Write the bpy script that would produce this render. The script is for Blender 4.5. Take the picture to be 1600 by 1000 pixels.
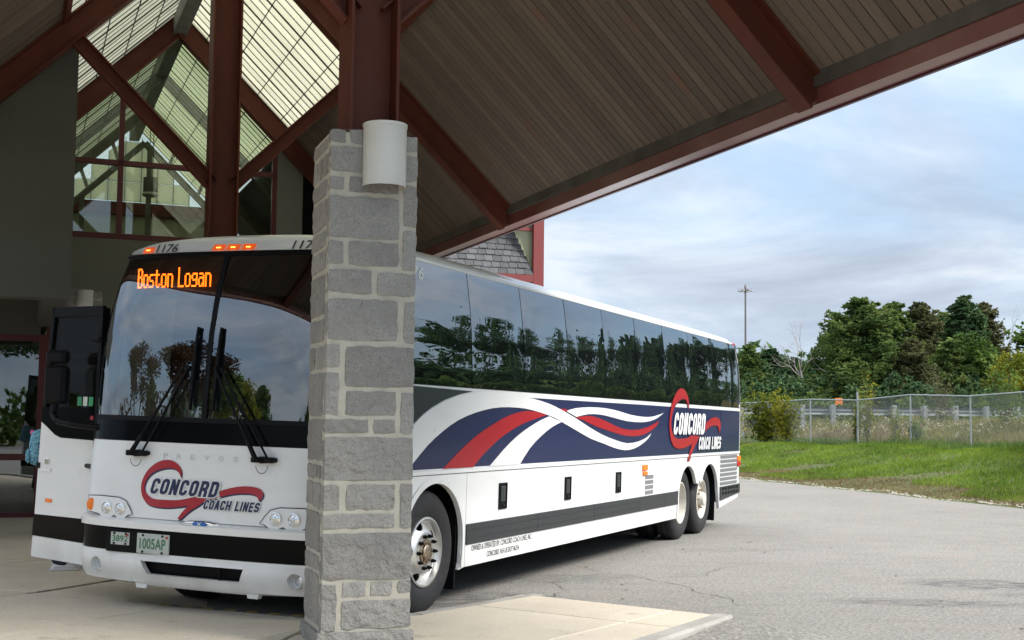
import bpy, bmesh, math, random
import numpy as np
from mathutils import Vector, Matrix
random.seed(7); rng = np.random.default_rng(11)
R = math.radians
scene = bpy.context.scene
for o in list(bpy.data.objects): bpy.data.objects.remove(o)
COL = scene.collection

# ------------------------------------------------------------------ camera
cam_d = bpy.data.cameras.new('camera'); cam = bpy.data.objects.new('camera', cam_d); COL.objects.link(cam)
scene.camera = cam
CAMZ = 1.6492
cam_d.sensor_fit = 'HORIZONTAL'; cam_d.sensor_width = 36.0; cam_d.lens = 36.0 * 2000.5 / 1600.0
cam_d.shift_y = (518.2 - 500.0) / 1600.0
cam_d.clip_start = 0.1; cam_d.clip_end = 3000
_p = R(4.1887); _r = R(-0.6226)
fw = Vector((0, math.cos(_p), math.sin(_p))); up = Vector((0, -math.sin(_p), math.cos(_p))); rt = Vector((1, 0, 0))
r2 = math.cos(_r) * rt - math.sin(_r) * up; u2 = math.sin(_r) * rt + math.cos(_r) * up
m = Matrix((r2, u2, -fw)).transposed().to_4x4(); m.translation = Vector((0, 0, CAMZ)); cam.matrix_world = m

# ------------------------------------------------------------------ sky, sun, exposure
SUN_EL, SUN_HEAD = 44.0, 114.0       # heading measured clockwise from +Y
w = bpy.data.worlds.new('World'); scene.world = w; w.use_nodes = True
nt = w.node_tree; N = nt.nodes; L = nt.links; N.clear()
wo = N.new('ShaderNodeOutputWorld'); bg = N.new('ShaderNodeBackground'); L.new(bg.outputs[0], wo.inputs[0])
sky = N.new('ShaderNodeTexSky'); sky.sky_type = 'NISHITA'; sky.sun_disc = False
sky.sun_elevation = R(SUN_EL); sky.sun_rotation = R(SUN_HEAD); sky.air_density = 1.0; sky.dust_density = 0.6
tc = N.new('ShaderNodeTexCoord'); sp = N.new('ShaderNodeSeparateXYZ'); L.new(tc.outputs['Generated'], sp.inputs[0])
def wm(op, a, b=None, c=None):
    n = N.new('ShaderNodeMath'); n.operation = op
    for i, v in enumerate((a, b, c)):
        if v is None: continue
        if isinstance(v, (int, float)): n.inputs[i].default_value = v
        else: L.new(v, n.inputs[i])
    return n.outputs[0]
zz = wm('ADD', wm('MAXIMUM', sp.outputs[2], 0.0), 0.16)
px = wm('DIVIDE', sp.outputs[0], zz); py = wm('DIVIDE', sp.outputs[1], zz)
cb = N.new('ShaderNodeCombineXYZ'); L.new(px, cb.inputs[0]); L.new(py, cb.inputs[1])
def wnoise(scale, detail, rough, dist=0.0, vec=None, off=0.0):
    n = N.new('ShaderNodeTexNoise'); n.inputs['Scale'].default_value = scale; n.inputs['Detail'].default_value = detail
    n.inputs['Roughness'].default_value = rough; n.inputs['Distortion'].default_value = dist
    mp = N.new('ShaderNodeMapping'); mp.inputs['Location'].default_value = (off, off * 1.7, off * .3)
    L.new(vec or cb.outputs[0], mp.inputs[0]); L.new(mp.outputs[0], n.inputs['Vector']); return n.outputs[0]
def wramp(v, stops):
    n = N.new('ShaderNodeValToRGB'); L.new(v, n.inputs[0]); e = n.color_ramp.elements
    while len(e) < len(stops): e.new(0.5)
    for k, (p_, c_) in enumerate(stops): e[k].position = p_; e[k].color = (*c_, 1)
    return n.outputs[0]
def wmix(f, a, b):
    n = N.new('ShaderNodeMix'); n.data_type = 'RGBA'
    if isinstance(f, (int, float)): n.inputs[0].default_value = f
    else: L.new(f, n.inputs[0])
    for s, v in ((n.inputs[6], a), (n.inputs[7], b)):
        if isinstance(v, tuple): s.default_value = (*v, 1)
        else: L.new(v, s)
    return n.outputs[2]
SKY_K = 0.049
sk = N.new('ShaderNodeVectorMath'); sk.operation = 'MULTIPLY_ADD'; L.new(sky.outputs[0], sk.inputs[0])
sk.inputs[1].default_value = (0.55, 0.60, 0.66); sk.inputs[2].default_value = (1.25, 2.1, 3.05)   # thin high veil in front of the blue
cov = wramp(wnoise(0.55, 7, 0.55, 0.35, off=3.1), [(0.38, (0.15,) * 3), (0.60, (1,) * 3)])
shade = wramp(wnoise(1.25, 7, 0.58, 0.35, off=9.7), [(0.36, (3.0, 3.5, 4.4)), (0.50, (4.1, 4.75, 5.7)), (0.62, (5.9, 6.3, 6.8))])
hz = wm('SUBTRACT', 1.0, wm('MULTIPLY', wm('MAXIMUM', sp.outputs[2], 0.0), 4.2)); hz = wm('MAXIMUM', hz, 0.0)
skc = wmix(cov, sk.outputs[0], shade)
skc = wmix(wm('MULTIPLY', wm('POWER', hz, 1.6), 0.45), skc, (5.0, 6.1, 7.3))
grad = wm('ADD', 1.0, wm('MULTIPLY', wm('POWER', wm('MAXIMUM', sp.outputs[2], 0.0), 1.5), 2.5))   # an overcast sky brightens steadily towards the zenith
gc = N.new('ShaderNodeCombineXYZ'); gz = wm('SUBTRACT', grad, 1.0)
for i_, k_w in enumerate((1.28, 1.06, 0.86)): L.new(wm('MULTIPLY_ADD', gz, k_w, 1.0), gc.inputs[i_])      # and its cloud is whiter overhead than at the horizon
gv = N.new('ShaderNodeVectorMath'); gv.operation = 'MULTIPLY'; L.new(skc, gv.inputs[0]); L.new(gc.outputs[0], gv.inputs[1]); skc = gv.outputs[0]
L.new(skc, bg.inputs[0]); bg.inputs[1].default_value = SKY_K

sd = bpy.data.lights.new('sun', 'SUN'); so = bpy.data.objects.new('sun', sd); COL.objects.link(so)
sd.energy = 1.95; sd.angle = R(24); sd.color = (1.0, 0.965, 0.91)
az = R(SUN_HEAD); el = R(SUN_EL)
sv = Vector((math.sin(az) * math.cos(el), math.cos(az) * math.cos(el), math.sin(el)))
so.rotation_euler = sv.to_track_quat('Z', 'Y').to_euler(); so.location = sv * 60
scene.view_settings.view_transform = 'Standard'; scene.view_settings.look = 'None'
scene.view_settings.exposure = 1.5; scene.view_settings.gamma = 1.0; scene.view_settings.use_curve_mapping = False
scene.render.engine = 'CYCLES'; scene.render.resolution_x = 1024; scene.render.resolution_y = 640
scene.cycles.max_bounces = 8; scene.cycles.transparent_max_bounces = 12

# ------------------------------------------------------------------ helpers
def tag(o, label=None, cat=None, group=None, kind=None):
    if label: o['label'] = label
    if cat: o['category'] = cat
    if group: o['group'] = group
    if kind: o['kind'] = kind
    return o
def empty(name, loc=(0, 0, 0), rz=0, label=None, cat=None, group=None):
    o = bpy.data.objects.new(name, None); COL.objects.link(o); o.location = loc; o.rotation_euler = (0, 0, rz)
    o.empty_display_size = 0.2
    return tag(o, label, cat, group)
def link(name, me, parent=None, mw=None):
    o = bpy.data.objects.new(name, me); COL.objects.link(o)
    if parent: o.parent = parent
    if mw is not None: o.matrix_local = mw
    return o
def obj(name, bm, mat, parent=None, smooth=False, auto=None):
    me = bpy.data.meshes.new(name)
    bmesh.ops.recalc_face_normals(bm, faces=bm.faces)
    bm.to_mesh(me); bm.free()
    for mm in (mat if isinstance(mat, (list, tuple)) else [mat]): me.materials.append(mm)
    if smooth or auto:
        me.shade_smooth()
        if auto: me.set_sharp_from_angle(angle=R(auto))
    return link(name, me, parent)
def pyobj(name, v, f, mat, parent=None, smooth=False, mi=None):
    me = bpy.data.meshes.new(name); me.from_pydata([tuple(map(float, q)) for q in v], [], f)
    for mm in (mat if isinstance(mat, (list, tuple)) else [mat]): me.materials.append(mm)
    if mi is not None: me.polygons.foreach_set('material_index', mi)
    if smooth: me.shade_smooth()
    me.update(); return link(name, me, parent)
def box(bm, c, s, rot=None, bev=0.0):
    mt = Matrix.Translation(Vector(c)) @ (rot if rot is not None else Matrix.Identity(4)) @ Matrix.Diagonal((s[0], s[1], s[2], 1))
    r = bmesh.ops.create_cube(bm, size=1.0, matrix=mt)
    if bev:
        es = list({e for v in r['verts'] for e in v.link_edges})
        bmesh.ops.bevel(bm, geom=es, offset=bev, segments=1, affect='EDGES')
    return r['verts']
def bx(bm, x0, x1, y0, y1, z0, z1, bev=0.0):
    return box(bm, ((x0 + x1) / 2, (y0 + y1) / 2, (z0 + z1) / 2), (abs(x1 - x0), abs(y1 - y0), abs(z1 - z0)), bev=bev)
def frame_rot(d, upv=(0, 0, 1)):
    z = Vector(d).normalized(); x = Vector(upv).cross(z)
    if x.length < 1e-4: x = Vector((1, 0, 0))
    x.normalize(); y = z.cross(x); return Matrix((x, y, z)).transposed().to_4x4()
def tube(bm, a, b, r0, r1=None, n=8, cap=True):
    a = Vector(a); b = Vector(b); d = b - a; r1 = r0 if r1 is None else r1
    if d.length < 1e-6: return
    mt = Matrix.Translation((a + b) / 2) @ frame_rot(d)
    bmesh.ops.create_cone(bm, cap_ends=cap, cap_tris=False, segments=n, radius1=r0, radius2=r1, depth=d.length, matrix=mt)
def path_tube(bm, pts, r, n=6):
    for a, b in zip(pts[:-1], pts[1:]): tube(bm, a, b, r, r, n)
def beam(bm, a, b, wd, dp, upv=(0, 0, 1), bev=0.0):
    """box of width wd and depth dp (measured along upv) running from a to b"""
    a = Vector(a); b = Vector(b); d = b - a
    box(bm, (a + b) / 2, (wd, dp, d.length), frame_rot(d, upv), bev)
def ibeam(bm, a, b, fw_, dp, upv, tf=0.018, tw=0.014):
    """I section: flanges fw_ wide, dp deep; upv is the direction from flange to flange"""
    a = Vector(a); b = Vector(b); d = (b - a); z = d.normalized(); x = Vector(upv); x = (x - z * x.dot(z)).normalized(); y = z.cross(x)
    M = Matrix((x, y, z)).transposed().to_4x4(); c = (a + b) / 2
    for k in (-1, 1): box(bm, c + x * k * (dp / 2 - tf / 2), (tf, fw_, d.length), M)
    box(bm, c, (dp - 2 * tf - 0.002, tw, d.length), M)
def lathe(bm, prof, n=32, axis='Z', cap=False, M=None):
    """prof: list of (r, h)"""
    rings = []
    for r, h in prof:
        ring = []
        for k in range(n):
            a = 2 * math.pi * k / n
            p = Vector((r * math.cos(a), r * math.sin(a), h))
            ring.append(bm.verts.new(M @ p if M is not None else p))
        rings.append(ring)
    for a, b in zip(rings[:-1], rings[1:]):
        for k in range(n): bm.faces.new((a[k], a[(k + 1) % n], b[(k + 1) % n], b[k]))
    if cap:
        bm.faces.new(rings[0][::-1]); bm.faces.new(rings[-1])
def prism(bm, poly, fn, d0, d1):
    """poly of (a,b); fn(a,b,d)->xyz ; closed solid between depth d0 and d1"""
    A = [bm.verts.new(fn(a, b, d0)) for a, b in poly]; B = [bm.verts.new(fn(a, b, d1)) for a, b in poly]
    n = len(poly); fa = [bm.faces.new(A), bm.faces.new(B[::-1])]
    for k in range(n): bm.faces.new((A[k], B[k], B[(k + 1) % n], A[(k + 1) % n]))
    if n > 4:
        for f_ in fa: f_.normal_update()
        bmesh.ops.triangulate(bm, faces=fa, ngon_method='EAR_CLIP')
def catmull(pts, k=4, sharp=()):
    out = []; n = len(pts)
    for i in range(n):
        p0, p1, p2, p3 = pts[(i - 1) % n], pts[i], pts[(i + 1) % n], pts[(i + 2) % n]
        if i in sharp: p0 = p1
        if (i + 1) % n in sharp: p3 = p2
        for j in range(k):
            t = j / k; t2 = t * t; t3 = t2 * t
            out.append(tuple(0.5 * ((2 * p1[c]) + (-p0[c] + p2[c]) * t + (2 * p0[c] - 5 * p1[c] + 4 * p2[c] - p3[c]) * t2 + (-p0[c] + 3 * p1[c] - 3 * p2[c] + p3[c]) * t3) for c in (0, 1)))
    return out
def evaluated(o):
    dg = bpy.context.evaluated_depsgraph_get(); dg.update()
    me = bpy.data.meshes.new_from_object(o.evaluated_get(dg)); o.modifiers.clear(); o.data = me; return o
def boolean_cut(o, cutters):
    bm = bmesh.new()
    for c in cutters: c(bm)
    me = bpy.data.meshes.new('cut'); bmesh.ops.recalc_face_normals(bm, faces=bm.faces); bm.to_mesh(me); bm.free()
    co = link('cutter', me, o.parent, o.matrix_local.copy()); md = o.modifiers.new('b', 'BOOLEAN'); md.operation = 'DIFFERENCE'; md.object = co; md.solver = 'EXACT'; md.use_self = True
    bpy.context.view_layer.update(); evaluated(o); bpy.data.objects.remove(co); return o

# ------------------------------------------------------------------ materials
def mat(name, col, rough=0.6, metal=0.0, spec=0.5, noise=None, bump=None, coat=0.0, emit=None, vary=0.0, coords='Object', alpha=None):
    """noise: list of (scale, colour, lo, hi) layers mixed over col; bump: list of (scale, strength, distance)"""
    mt = bpy.data.materials.new(name); mt.use_nodes = True; t = mt.node_tree; n = t.nodes; l = t.links
    b = n['Principled BSDF']; b.inputs['Base Color'].default_value = (*col, 1); b.inputs['Roughness'].default_value = rough
    b.inputs['Metallic'].default_value = metal; b.inputs['Specular IOR Level'].default_value = spec; b.inputs['Coat Weight'].default_value = coat
    b.inputs['Coat Roughness'].default_value = 0.08
    c = None
    if noise or bump:
        tcn = n.new('ShaderNodeTexCoord')
        def vec(sc):
            mp = n.new('ShaderNodeMapping'); l.new(tcn.outputs[coords], mp.inputs[0])
            mp.inputs['Scale'].default_value = sc if isinstance(sc, tuple) else (sc,) * 3
            if vary:
                oi = n.new('ShaderNodeObjectInfo'); mu = n.new('ShaderNodeMath'); mu.operation = 'MULTIPLY'; mu.inputs[1].default_value = 37.0
                l.new(oi.outputs['Random'], mu.inputs[0]); l.new(mu.outputs[0], mp.inputs['Location'])
            return mp.outputs[0]
    if noise:
        for sc, cc, lo, hi in noise:
            tx = n.new('ShaderNodeTexNoise'); tx.inputs['Scale'].default_value = 1; tx.inputs['Detail'].default_value = 6; tx.inputs['Roughness'].default_value = 0.6
            l.new(vec(sc), tx.inputs['Vector'])
            mr = n.new('ShaderNodeMapRange'); mr.inputs[1].default_value = lo; mr.inputs[2].default_value = hi; l.new(tx.outputs[0], mr.inputs[0])
            mx = n.new('ShaderNodeMix'); mx.data_type = 'RGBA'; l.new(mr.outputs[0], mx.inputs[0])
            if c is None: mx.inputs[6].default_value = (*col, 1)
            else: l.new(c, mx.inputs[6])
            mx.inputs[7].default_value = (*cc, 1); c = mx.outputs[2]
    if vary:
        oi = n.new('ShaderNodeObjectInfo'); mr = n.new('ShaderNodeMapRange'); mr.inputs[3].default_value = 1 - vary; mr.inputs[4].default_value = 1 + vary
        l.new(oi.outputs['Random'], mr.inputs[0]); vm = n.new('ShaderNodeVectorMath'); vm.operation = 'SCALE'
        if c is None: vm.inputs[0].default_value = col
        else: l.new(c, vm.inputs[0])
        l.new(mr.outputs[0], vm.inputs['Scale']); c = vm.outputs[0]
    if c is not None: l.new(c, b.inputs['Base Color'])
    if bump:
        prev = None
        for sc, st, di in bump:
            tx = n.new('ShaderNodeTexNoise'); tx.inputs['Scale'].default_value = 1; tx.inputs['Detail'].default_value = 5; l.new(vec(sc), tx.inputs['Vector'])
            bp = n.new('ShaderNodeBump'); bp.inputs['Strength'].default_value = st; bp.inputs['Distance'].default_value = di; l.new(tx.outputs[0], bp.inputs['Height'])
            if prev: l.new(prev, bp.inputs['Normal'])
            prev = bp.outputs[0]
        l.new(prev, b.inputs['Normal'])
        if coat: l.new(prev, b.inputs['Coat Normal'])
    if emit: b.inputs['Emission Color'].default_value = (*emit[0], 1); b.inputs['Emission Strength'].default_value = emit[1]
    return mt
def glass(name, tint, refl, rough=0.0, wave=None, opaque=None, gcol=(0.93, 0.97, 1)):
    """reflective glazing: glossy layer over a tinted see-through (or near-black backing)"""
    mt = bpy.data.materials.new(name); mt.use_nodes = True; t = mt.node_tree; n = t.nodes; l = t.links; n.clear()
    out = n.new('ShaderNodeOutputMaterial'); mx = n.new('ShaderNodeMixShader'); l.new(mx.outputs[0], out.inputs[0])
    gl = n.new('ShaderNodeBsdfGlossy'); gl.inputs['Roughness'].default_value = rough; gl.inputs['Color'].default_value = (*gcol, 1)
    if opaque: a = n.new('ShaderNodeBsdfDiffuse'); a.inputs[0].default_value = (*opaque, 1)
    else: a = n.new('ShaderNodeBsdfTransparent'); a.inputs[0].default_value = (*tint, 1)
    lw = n.new('ShaderNodeLayerWeight'); lw.inputs[0].default_value = 0.35
    mr = n.new('ShaderNodeMapRange'); mr.inputs[3].default_value = refl; mr.inputs[4].default_value = 0.95; l.new(lw.outputs['Fresnel'], mr.inputs[0])
    l.new(mr.outputs[0], mx.inputs[0]); l.new(a.outputs[0], mx.inputs[1]); l.new(gl.outputs[0], mx.inputs[2])
    if wave:
        tcn = n.new('ShaderNodeTexCoord'); mp = n.new('ShaderNodeMapping'); mp.inputs['Scale'].default_value = wave[0]; l.new(tcn.outputs['Object'], mp.inputs[0])
        tx = n.new('ShaderNodeTexNoise'); tx.inputs['Scale'].default_value = 1; tx.inputs['Detail'].default_value = 1.5; l.new(mp.outputs[0], tx.inputs['Vector'])
        bp = n.new('ShaderNodeBump'); bp.inputs['Strength'].default_value = 1; bp.inputs['Distance'].default_value = wave[1]; l.new(tx.outputs[0], bp.inputs['Height'])
        l.new(bp.outputs[0], gl.inputs['Normal'])
    return mt
M = {}
M['white'] = mat('white_paint', (0.80, 0.80, 0.785), 0.28, coat=0.6, noise=[((0.7, 0.7, 2.5), (0.70, 0.705, 0.685), 0.45, 0.8)], bump=[(1.6, 0.12, 0.02)])
M['whiteplain'] = mat('white_enamel', (0.78, 0.78, 0.76), 0.4)
M['navy'] = mat('navy_vinyl', (0.018, 0.024, 0.078), 0.3, coat=0.5, bump=[(1.6, 0.12, 0.02)])
M['red'] = mat('red_vinyl', (0.38, 0.016, 0.026), 0.3, coat=0.5, bump=[(1.6, 0.12, 0.02)])
M['charcoal'] = mat('charcoal_paint', (0.032, 0.038, 0.042), 0.3, coat=0.5)
M['strip'] = mat('rub_strip_grey', (0.028, 0.031, 0.033), 0.45)
M['blackgloss'] = mat('black_gloss_panel', (0.004, 0.0045, 0.005), 0.16, spec=0.06, bump=[(3.0, 0.15, 0.02)])
M['black'] = mat('black_plastic', (0.006, 0.006, 0.007), 0.5, spec=0.12)
M['rubber'] = mat('rubber', (0.018, 0.018, 0.019), 0.75, noise=[(14, (0.035, 0.034, 0.033), 0.5, 0.8)], bump=[(60, 0.3, 0.01)])
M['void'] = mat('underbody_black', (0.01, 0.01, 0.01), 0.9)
M['chrome'] = mat('polished_aluminium', (0.78, 0.77, 0.75), 0.16, metal=1.0, noise=[(9, (0.55, 0.52, 0.48), 0.5, 0.8)])
M['rimalu'] = mat('brushed_wheel_aluminium', (0.72, 0.71, 0.69), 0.38, metal=0.85, noise=[(11, (0.50, 0.48, 0.45), 0.5, 0.8), (5, (0.40, 0.33, 0.26), 0.66, 0.8)])
M['whitewheel'] = mat('white_wheel_paint', (0.62, 0.59, 0.52), 0.45, noise=[(8, (0.42, 0.36, 0.27), 0.5, 0.85)])
M['hubbrown'] = mat('oily_hub_metal', (0.52, 0.43, 0.32), 0.35, metal=0.9, noise=[(30, (0.22, 0.15, 0.09), 0.4, 0.7)])
M['amber'] = mat('amber_lens', (0.80, 0.20, 0.015), 0.22, emit=((1.0, 0.22, 0.02), 0.03), bump=[(60, 0.8, 0.01)])
M['amberlit'] = mat('amber_marker_lens', (0.6, 0.09, 0.015), 0.3, emit=((1.0, 0.12, 0.01), 0.16))
M['bulb'] = mat('amber_bulb', (1, 0.5, 0.1), 0.4, emit=((1.0, 0.42, 0.06), 2.2))
M['led'] = mat('led_dots', (1, 0.2, 0.0), 0.4, emit=((1.0, 0.17, 0.008), 2.6))
M['redlens'] = mat('red_lens', (0.5, 0.01, 0.01), 0.25)
M['lens'] = mat('lamp_lens', (0.75, 0.77, 0.78), 0.08, metal=0.75, bump=[(40, 0.6, 0.01)])
M['blue'] = mat('blue_enamel', (0.02, 0.12, 0.42), 0.3)
M['plate'] = mat('licence_plate_paint', (0.50, 0.52, 0.48), 0.5, noise=[((6, 6, 9), (0.40, 0.46, 0.40), 0.4, 0.7)])
M['plategreen'] = mat('plate_green_ink', (0.03, 0.16, 0.07), 0.5)
M['ink'] = mat('dark_ink', (0.03, 0.03, 0.035), 0.5)
M['louvre'] = mat('grey_louvre', (0.23, 0.23, 0.24), 0.5, metal=0.3)
M['windshield'] = glass('windshield_glass', (0.42, 0.48, 0.47), 0.155, wave=((1.1, 1.3, 1.6), 0.004))
M['sideglass'] = glass('tinted_side_glass', None, 0.205, wave=((0.7, 1.0, 4.2), 0.009), opaque=(0.006, 0.007, 0.008))
M['doorglass'] = glass('door_glass', (0.97, 0.98, 0.975), 0.0, gcol=(.16, .17, .18))
M['houseglass'] = glass('storefront_glass', (0.35, 0.37, 0.37), 0.13, wave=((0.8, 0.8, 0.8), 0.003))
M['clearglass'] = glass('clerestory_glass', (0.80, 0.84, 0.76), 0.04)
M['steel'] = mat('oxide_red_painted_steel', (0.105, 0.025, 0.012), 0.62, spec=0.3, noise=[((3, 3, 1.2), (0.078, 0.019, 0.010), 0.4, 0.7), (26, (0.15, 0.05, 0.035), 0.66, 0.8)], bump=[(18, 0.12, 0.01)])
M['fascia'] = mat('painted_fascia_metal', (0.15, 0.04, 0.035), 0.28, spec=0.7, noise=[((1.2, 1.2, 1.2), (0.21, 0.09, 0.075), 0.45, 0.75)])
M['fasciaedge'] = mat('drip_edge_maroon', (0.06, 0.015, 0.03), 0.4)
M['trim'] = mat('weathered_trim_board', (0.10, 0.085, 0.07), 0.8, noise=[((2, 2, 2), (0.05, 0.042, 0.035), 0.4, 0.7)])
M['redpost'] = mat('red_painted_post', (0.19, 0.026, 0.024), 0.5, noise=[(6, (0.17, 0.033, 0.03), 0.45, 0.7)])
M['redframe'] = mat('dark_red_window_frame', (0.095, 0.014, 0.017), 0.45)
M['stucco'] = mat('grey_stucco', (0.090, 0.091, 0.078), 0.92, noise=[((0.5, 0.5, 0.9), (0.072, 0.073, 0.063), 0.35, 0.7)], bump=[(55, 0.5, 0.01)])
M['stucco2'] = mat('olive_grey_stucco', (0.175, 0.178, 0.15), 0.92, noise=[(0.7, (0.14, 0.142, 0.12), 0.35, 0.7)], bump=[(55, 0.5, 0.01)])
M['board'] = mat('weathered_cedar_board', (0.130, 0.094, 0.068), 0.85, vary=0.20,
                 noise=[((1.4, 12, 1.4), (0.105, 0.083, 0.065), 0.4, 0.75), ((3, 30, 3), (0.15, 0.12, 0.094), 0.52, 0.8), ((1.3, 2.2, 1.3), (0.16, 0.065, 0.038), 0.60, 0.78)],
                 bump=[((3, 60, 3), 0.35, 0.01)])
M['roofing'] = mat('roof_shingles', (0.07, 0.07, 0.075), 0.9, noise=[(3, (0.10, 0.10, 0.10), 0.4, 0.7)])
M['greysteel'] = mat('grey_primed_steel', (0.16, 0.16, 0.145), 0.6, noise=[(5, (0.10, 0.10, 0.09), 0.4, 0.7)])
M['lobby'] = mat('lobby_wall_paint', (0.42, 0.43, 0.35), 0.9)
M['bar'] = mat('glazing_bar', (0.05, 0.048, 0.036), 0.6)
def translucent(name, col, tr):
    mt = bpy.data.materials.new(name); mt.use_nodes = True; t = mt.node_tree; n = t.nodes; l = t.links; n.clear()
    out = n.new('ShaderNodeOutputMaterial'); mx = n.new('ShaderNodeMixShader'); l.new(mx.outputs[0], out.inputs[0])
    a = n.new('ShaderNodeBsdfTranslucent'); b = n.new('ShaderNodeBsdfDiffuse'); mx.inputs[0].default_value = tr
    oi = n.new('ShaderNodeObjectInfo'); tcn = n.new('ShaderNodeTexCoord'); tx = n.new('ShaderNodeTexNoise'); tx.inputs['Scale'].default_value = 1.3; l.new(tcn.outputs['Object'], tx.inputs['Vector'])
    ad = n.new('ShaderNodeMath'); ad.operation = 'ADD'; l.new(oi.outputs['Random'], ad.inputs[0]); l.new(tx.outputs[0], ad.inputs[1])
    mr = n.new('ShaderNodeMapRange'); mr.inputs[2].default_value = 2.0; mr.inputs[3].default_value = 0.86; mr.inputs[4].default_value = 1.0; l.new(ad.outputs[0], mr.inputs[0])
    vm = n.new('ShaderNodeVectorMath'); vm.operation = 'SCALE'; vm.inputs[0].default_value = col; l.new(mr.outputs[0], vm.inputs['Scale'])
    l.new(vm.outputs[0], a.inputs[0]); l.new(vm.outputs[0], b.inputs[0]); l.new(b.outputs[0], mx.inputs[1]); l.new(a.outputs[0], mx.inputs[2])
    return mt
M['skylight'] = translucent('translucent_fibreglass', (0.80, 0.79, 0.675), 0.78)
M['gable'] = translucent('translucent_gable_fibreglass', (0.85, 0.86, 0.70), 0.85)
M['skylight2'] = translucent('translucent_fibreglass_far', (0.62, 0.64, 0.52), 0.88)
M['stone'] = mat('grey_granite', (0.315, 0.30, 0.272), 0.9, vary=0.17,
                 noise=[(100, (0.19, 0.185, 0.175), 0.46, 0.66), (150, (0.42, 0.405, 0.375), 0.56, 0.72), (3.2, (0.24, 0.232, 0.215), 0.40, 0.72), (9, (0.36, 0.345, 0.31), 0.58, 0.8), (7, (0.10, 0.092, 0.08), 0.735, 0.76)],
                 bump=[(8, 1.0, 0.05), (24, 1.0, 0.022), (95, 0.8, 0.006)])
M['mortar'] = mat('pale_mortar', (0.47, 0.44, 0.365), 0.95, noise=[(9, (0.38, 0.355, 0.295), 0.4, 0.7), (30, (0.33, 0.31, 0.26), 0.6, 0.75)], bump=[(60, 0.7, 0.006)])
M['sconce'] = mat('off_white_sconce_metal', (0.62, 0.61, 0.57), 0.42, noise=[((2, 2, 6), (0.56, 0.55, 0.51), 0.4, 0.7)])
M['concrete'] = mat('concrete_paving', (0.57, 0.50, 0.395), 0.92, vary=0.05, coords='Object',
                    noise=[(1.1, (0.48, 0.42, 0.33), 0.38, 0.72), (45, (0.36, 0.33, 0.27), 0.52, 0.72), ((0.8, 0.8, 0.8), (0.47, 0.35, 0.25), 0.58, 0.85), (3.6, (0.27, 0.245, 0.20), 0.62, 0.78)],
                    bump=[(80, 0.35, 0.004), (6, 0.2, 0.01)])
M['kerb'] = mat('kerb_concrete', (0.36, 0.345, 0.31), 0.9, vary=0.06, noise=[(2.5, (0.27, 0.25, 0.22), 0.4, 0.7), (60, (0.22, 0.21, 0.19), 0.55, 0.7)], bump=[(60, 0.5, 0.006)])
M['yellow'] = mat('yellow_line_paint', (0.50, 0.34, 0.04), 0.8, noise=[(14, (0.30, 0.25, 0.14), 0.45, 0.6)])
M['asphaltpatch'] = mat('joint_sealant', (0.045, 0.044, 0.042), 0.9)
M['wood'] = mat('weathered_guardrail_post', (0.30, 0.32, 0.33), 0.9, noise=[((9, 9, 2), (0.16, 0.165, 0.16), 0.4, 0.7)])
M['galv'] = mat('galvanised_steel', (0.42, 0.45, 0.45), 0.5, metal=0.55, noise=[(5, (0.32, 0.34, 0.34), 0.4, 0.7)])
M['railgalv'] = mat('dull_rail_steel', (0.24, 0.26, 0.27), 0.65, metal=0.2, noise=[(3, (0.18, 0.19, 0.20), 0.4, 0.7)])
M['galvwire'] = mat('galvanised_wire', (0.22, 0.24, 0.235), 0.6, metal=0.2)
M['poleiron'] = mat('weathering_steel_pole', (0.17, 0.15, 0.15), 0.7)
M['fabricseat'] = mat('coach_seat_fabric', (0.05, 0.06, 0.08), 0.9)
M['slate'] = mat('grey_slate', (0.085, 0.085, 0.09), 0.75, vary=0.28, noise=[(3, (0.06, 0.06, 0.06), 0.4, 0.7)], bump=[(30, 0.3, 0.01)])
M['paper'] = mat('paper', (0.75, 0.8, 0.75), 0.8)
M['green'] = mat('green_sticker', (0.05, 0.35, 0.15), 0.5)

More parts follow.
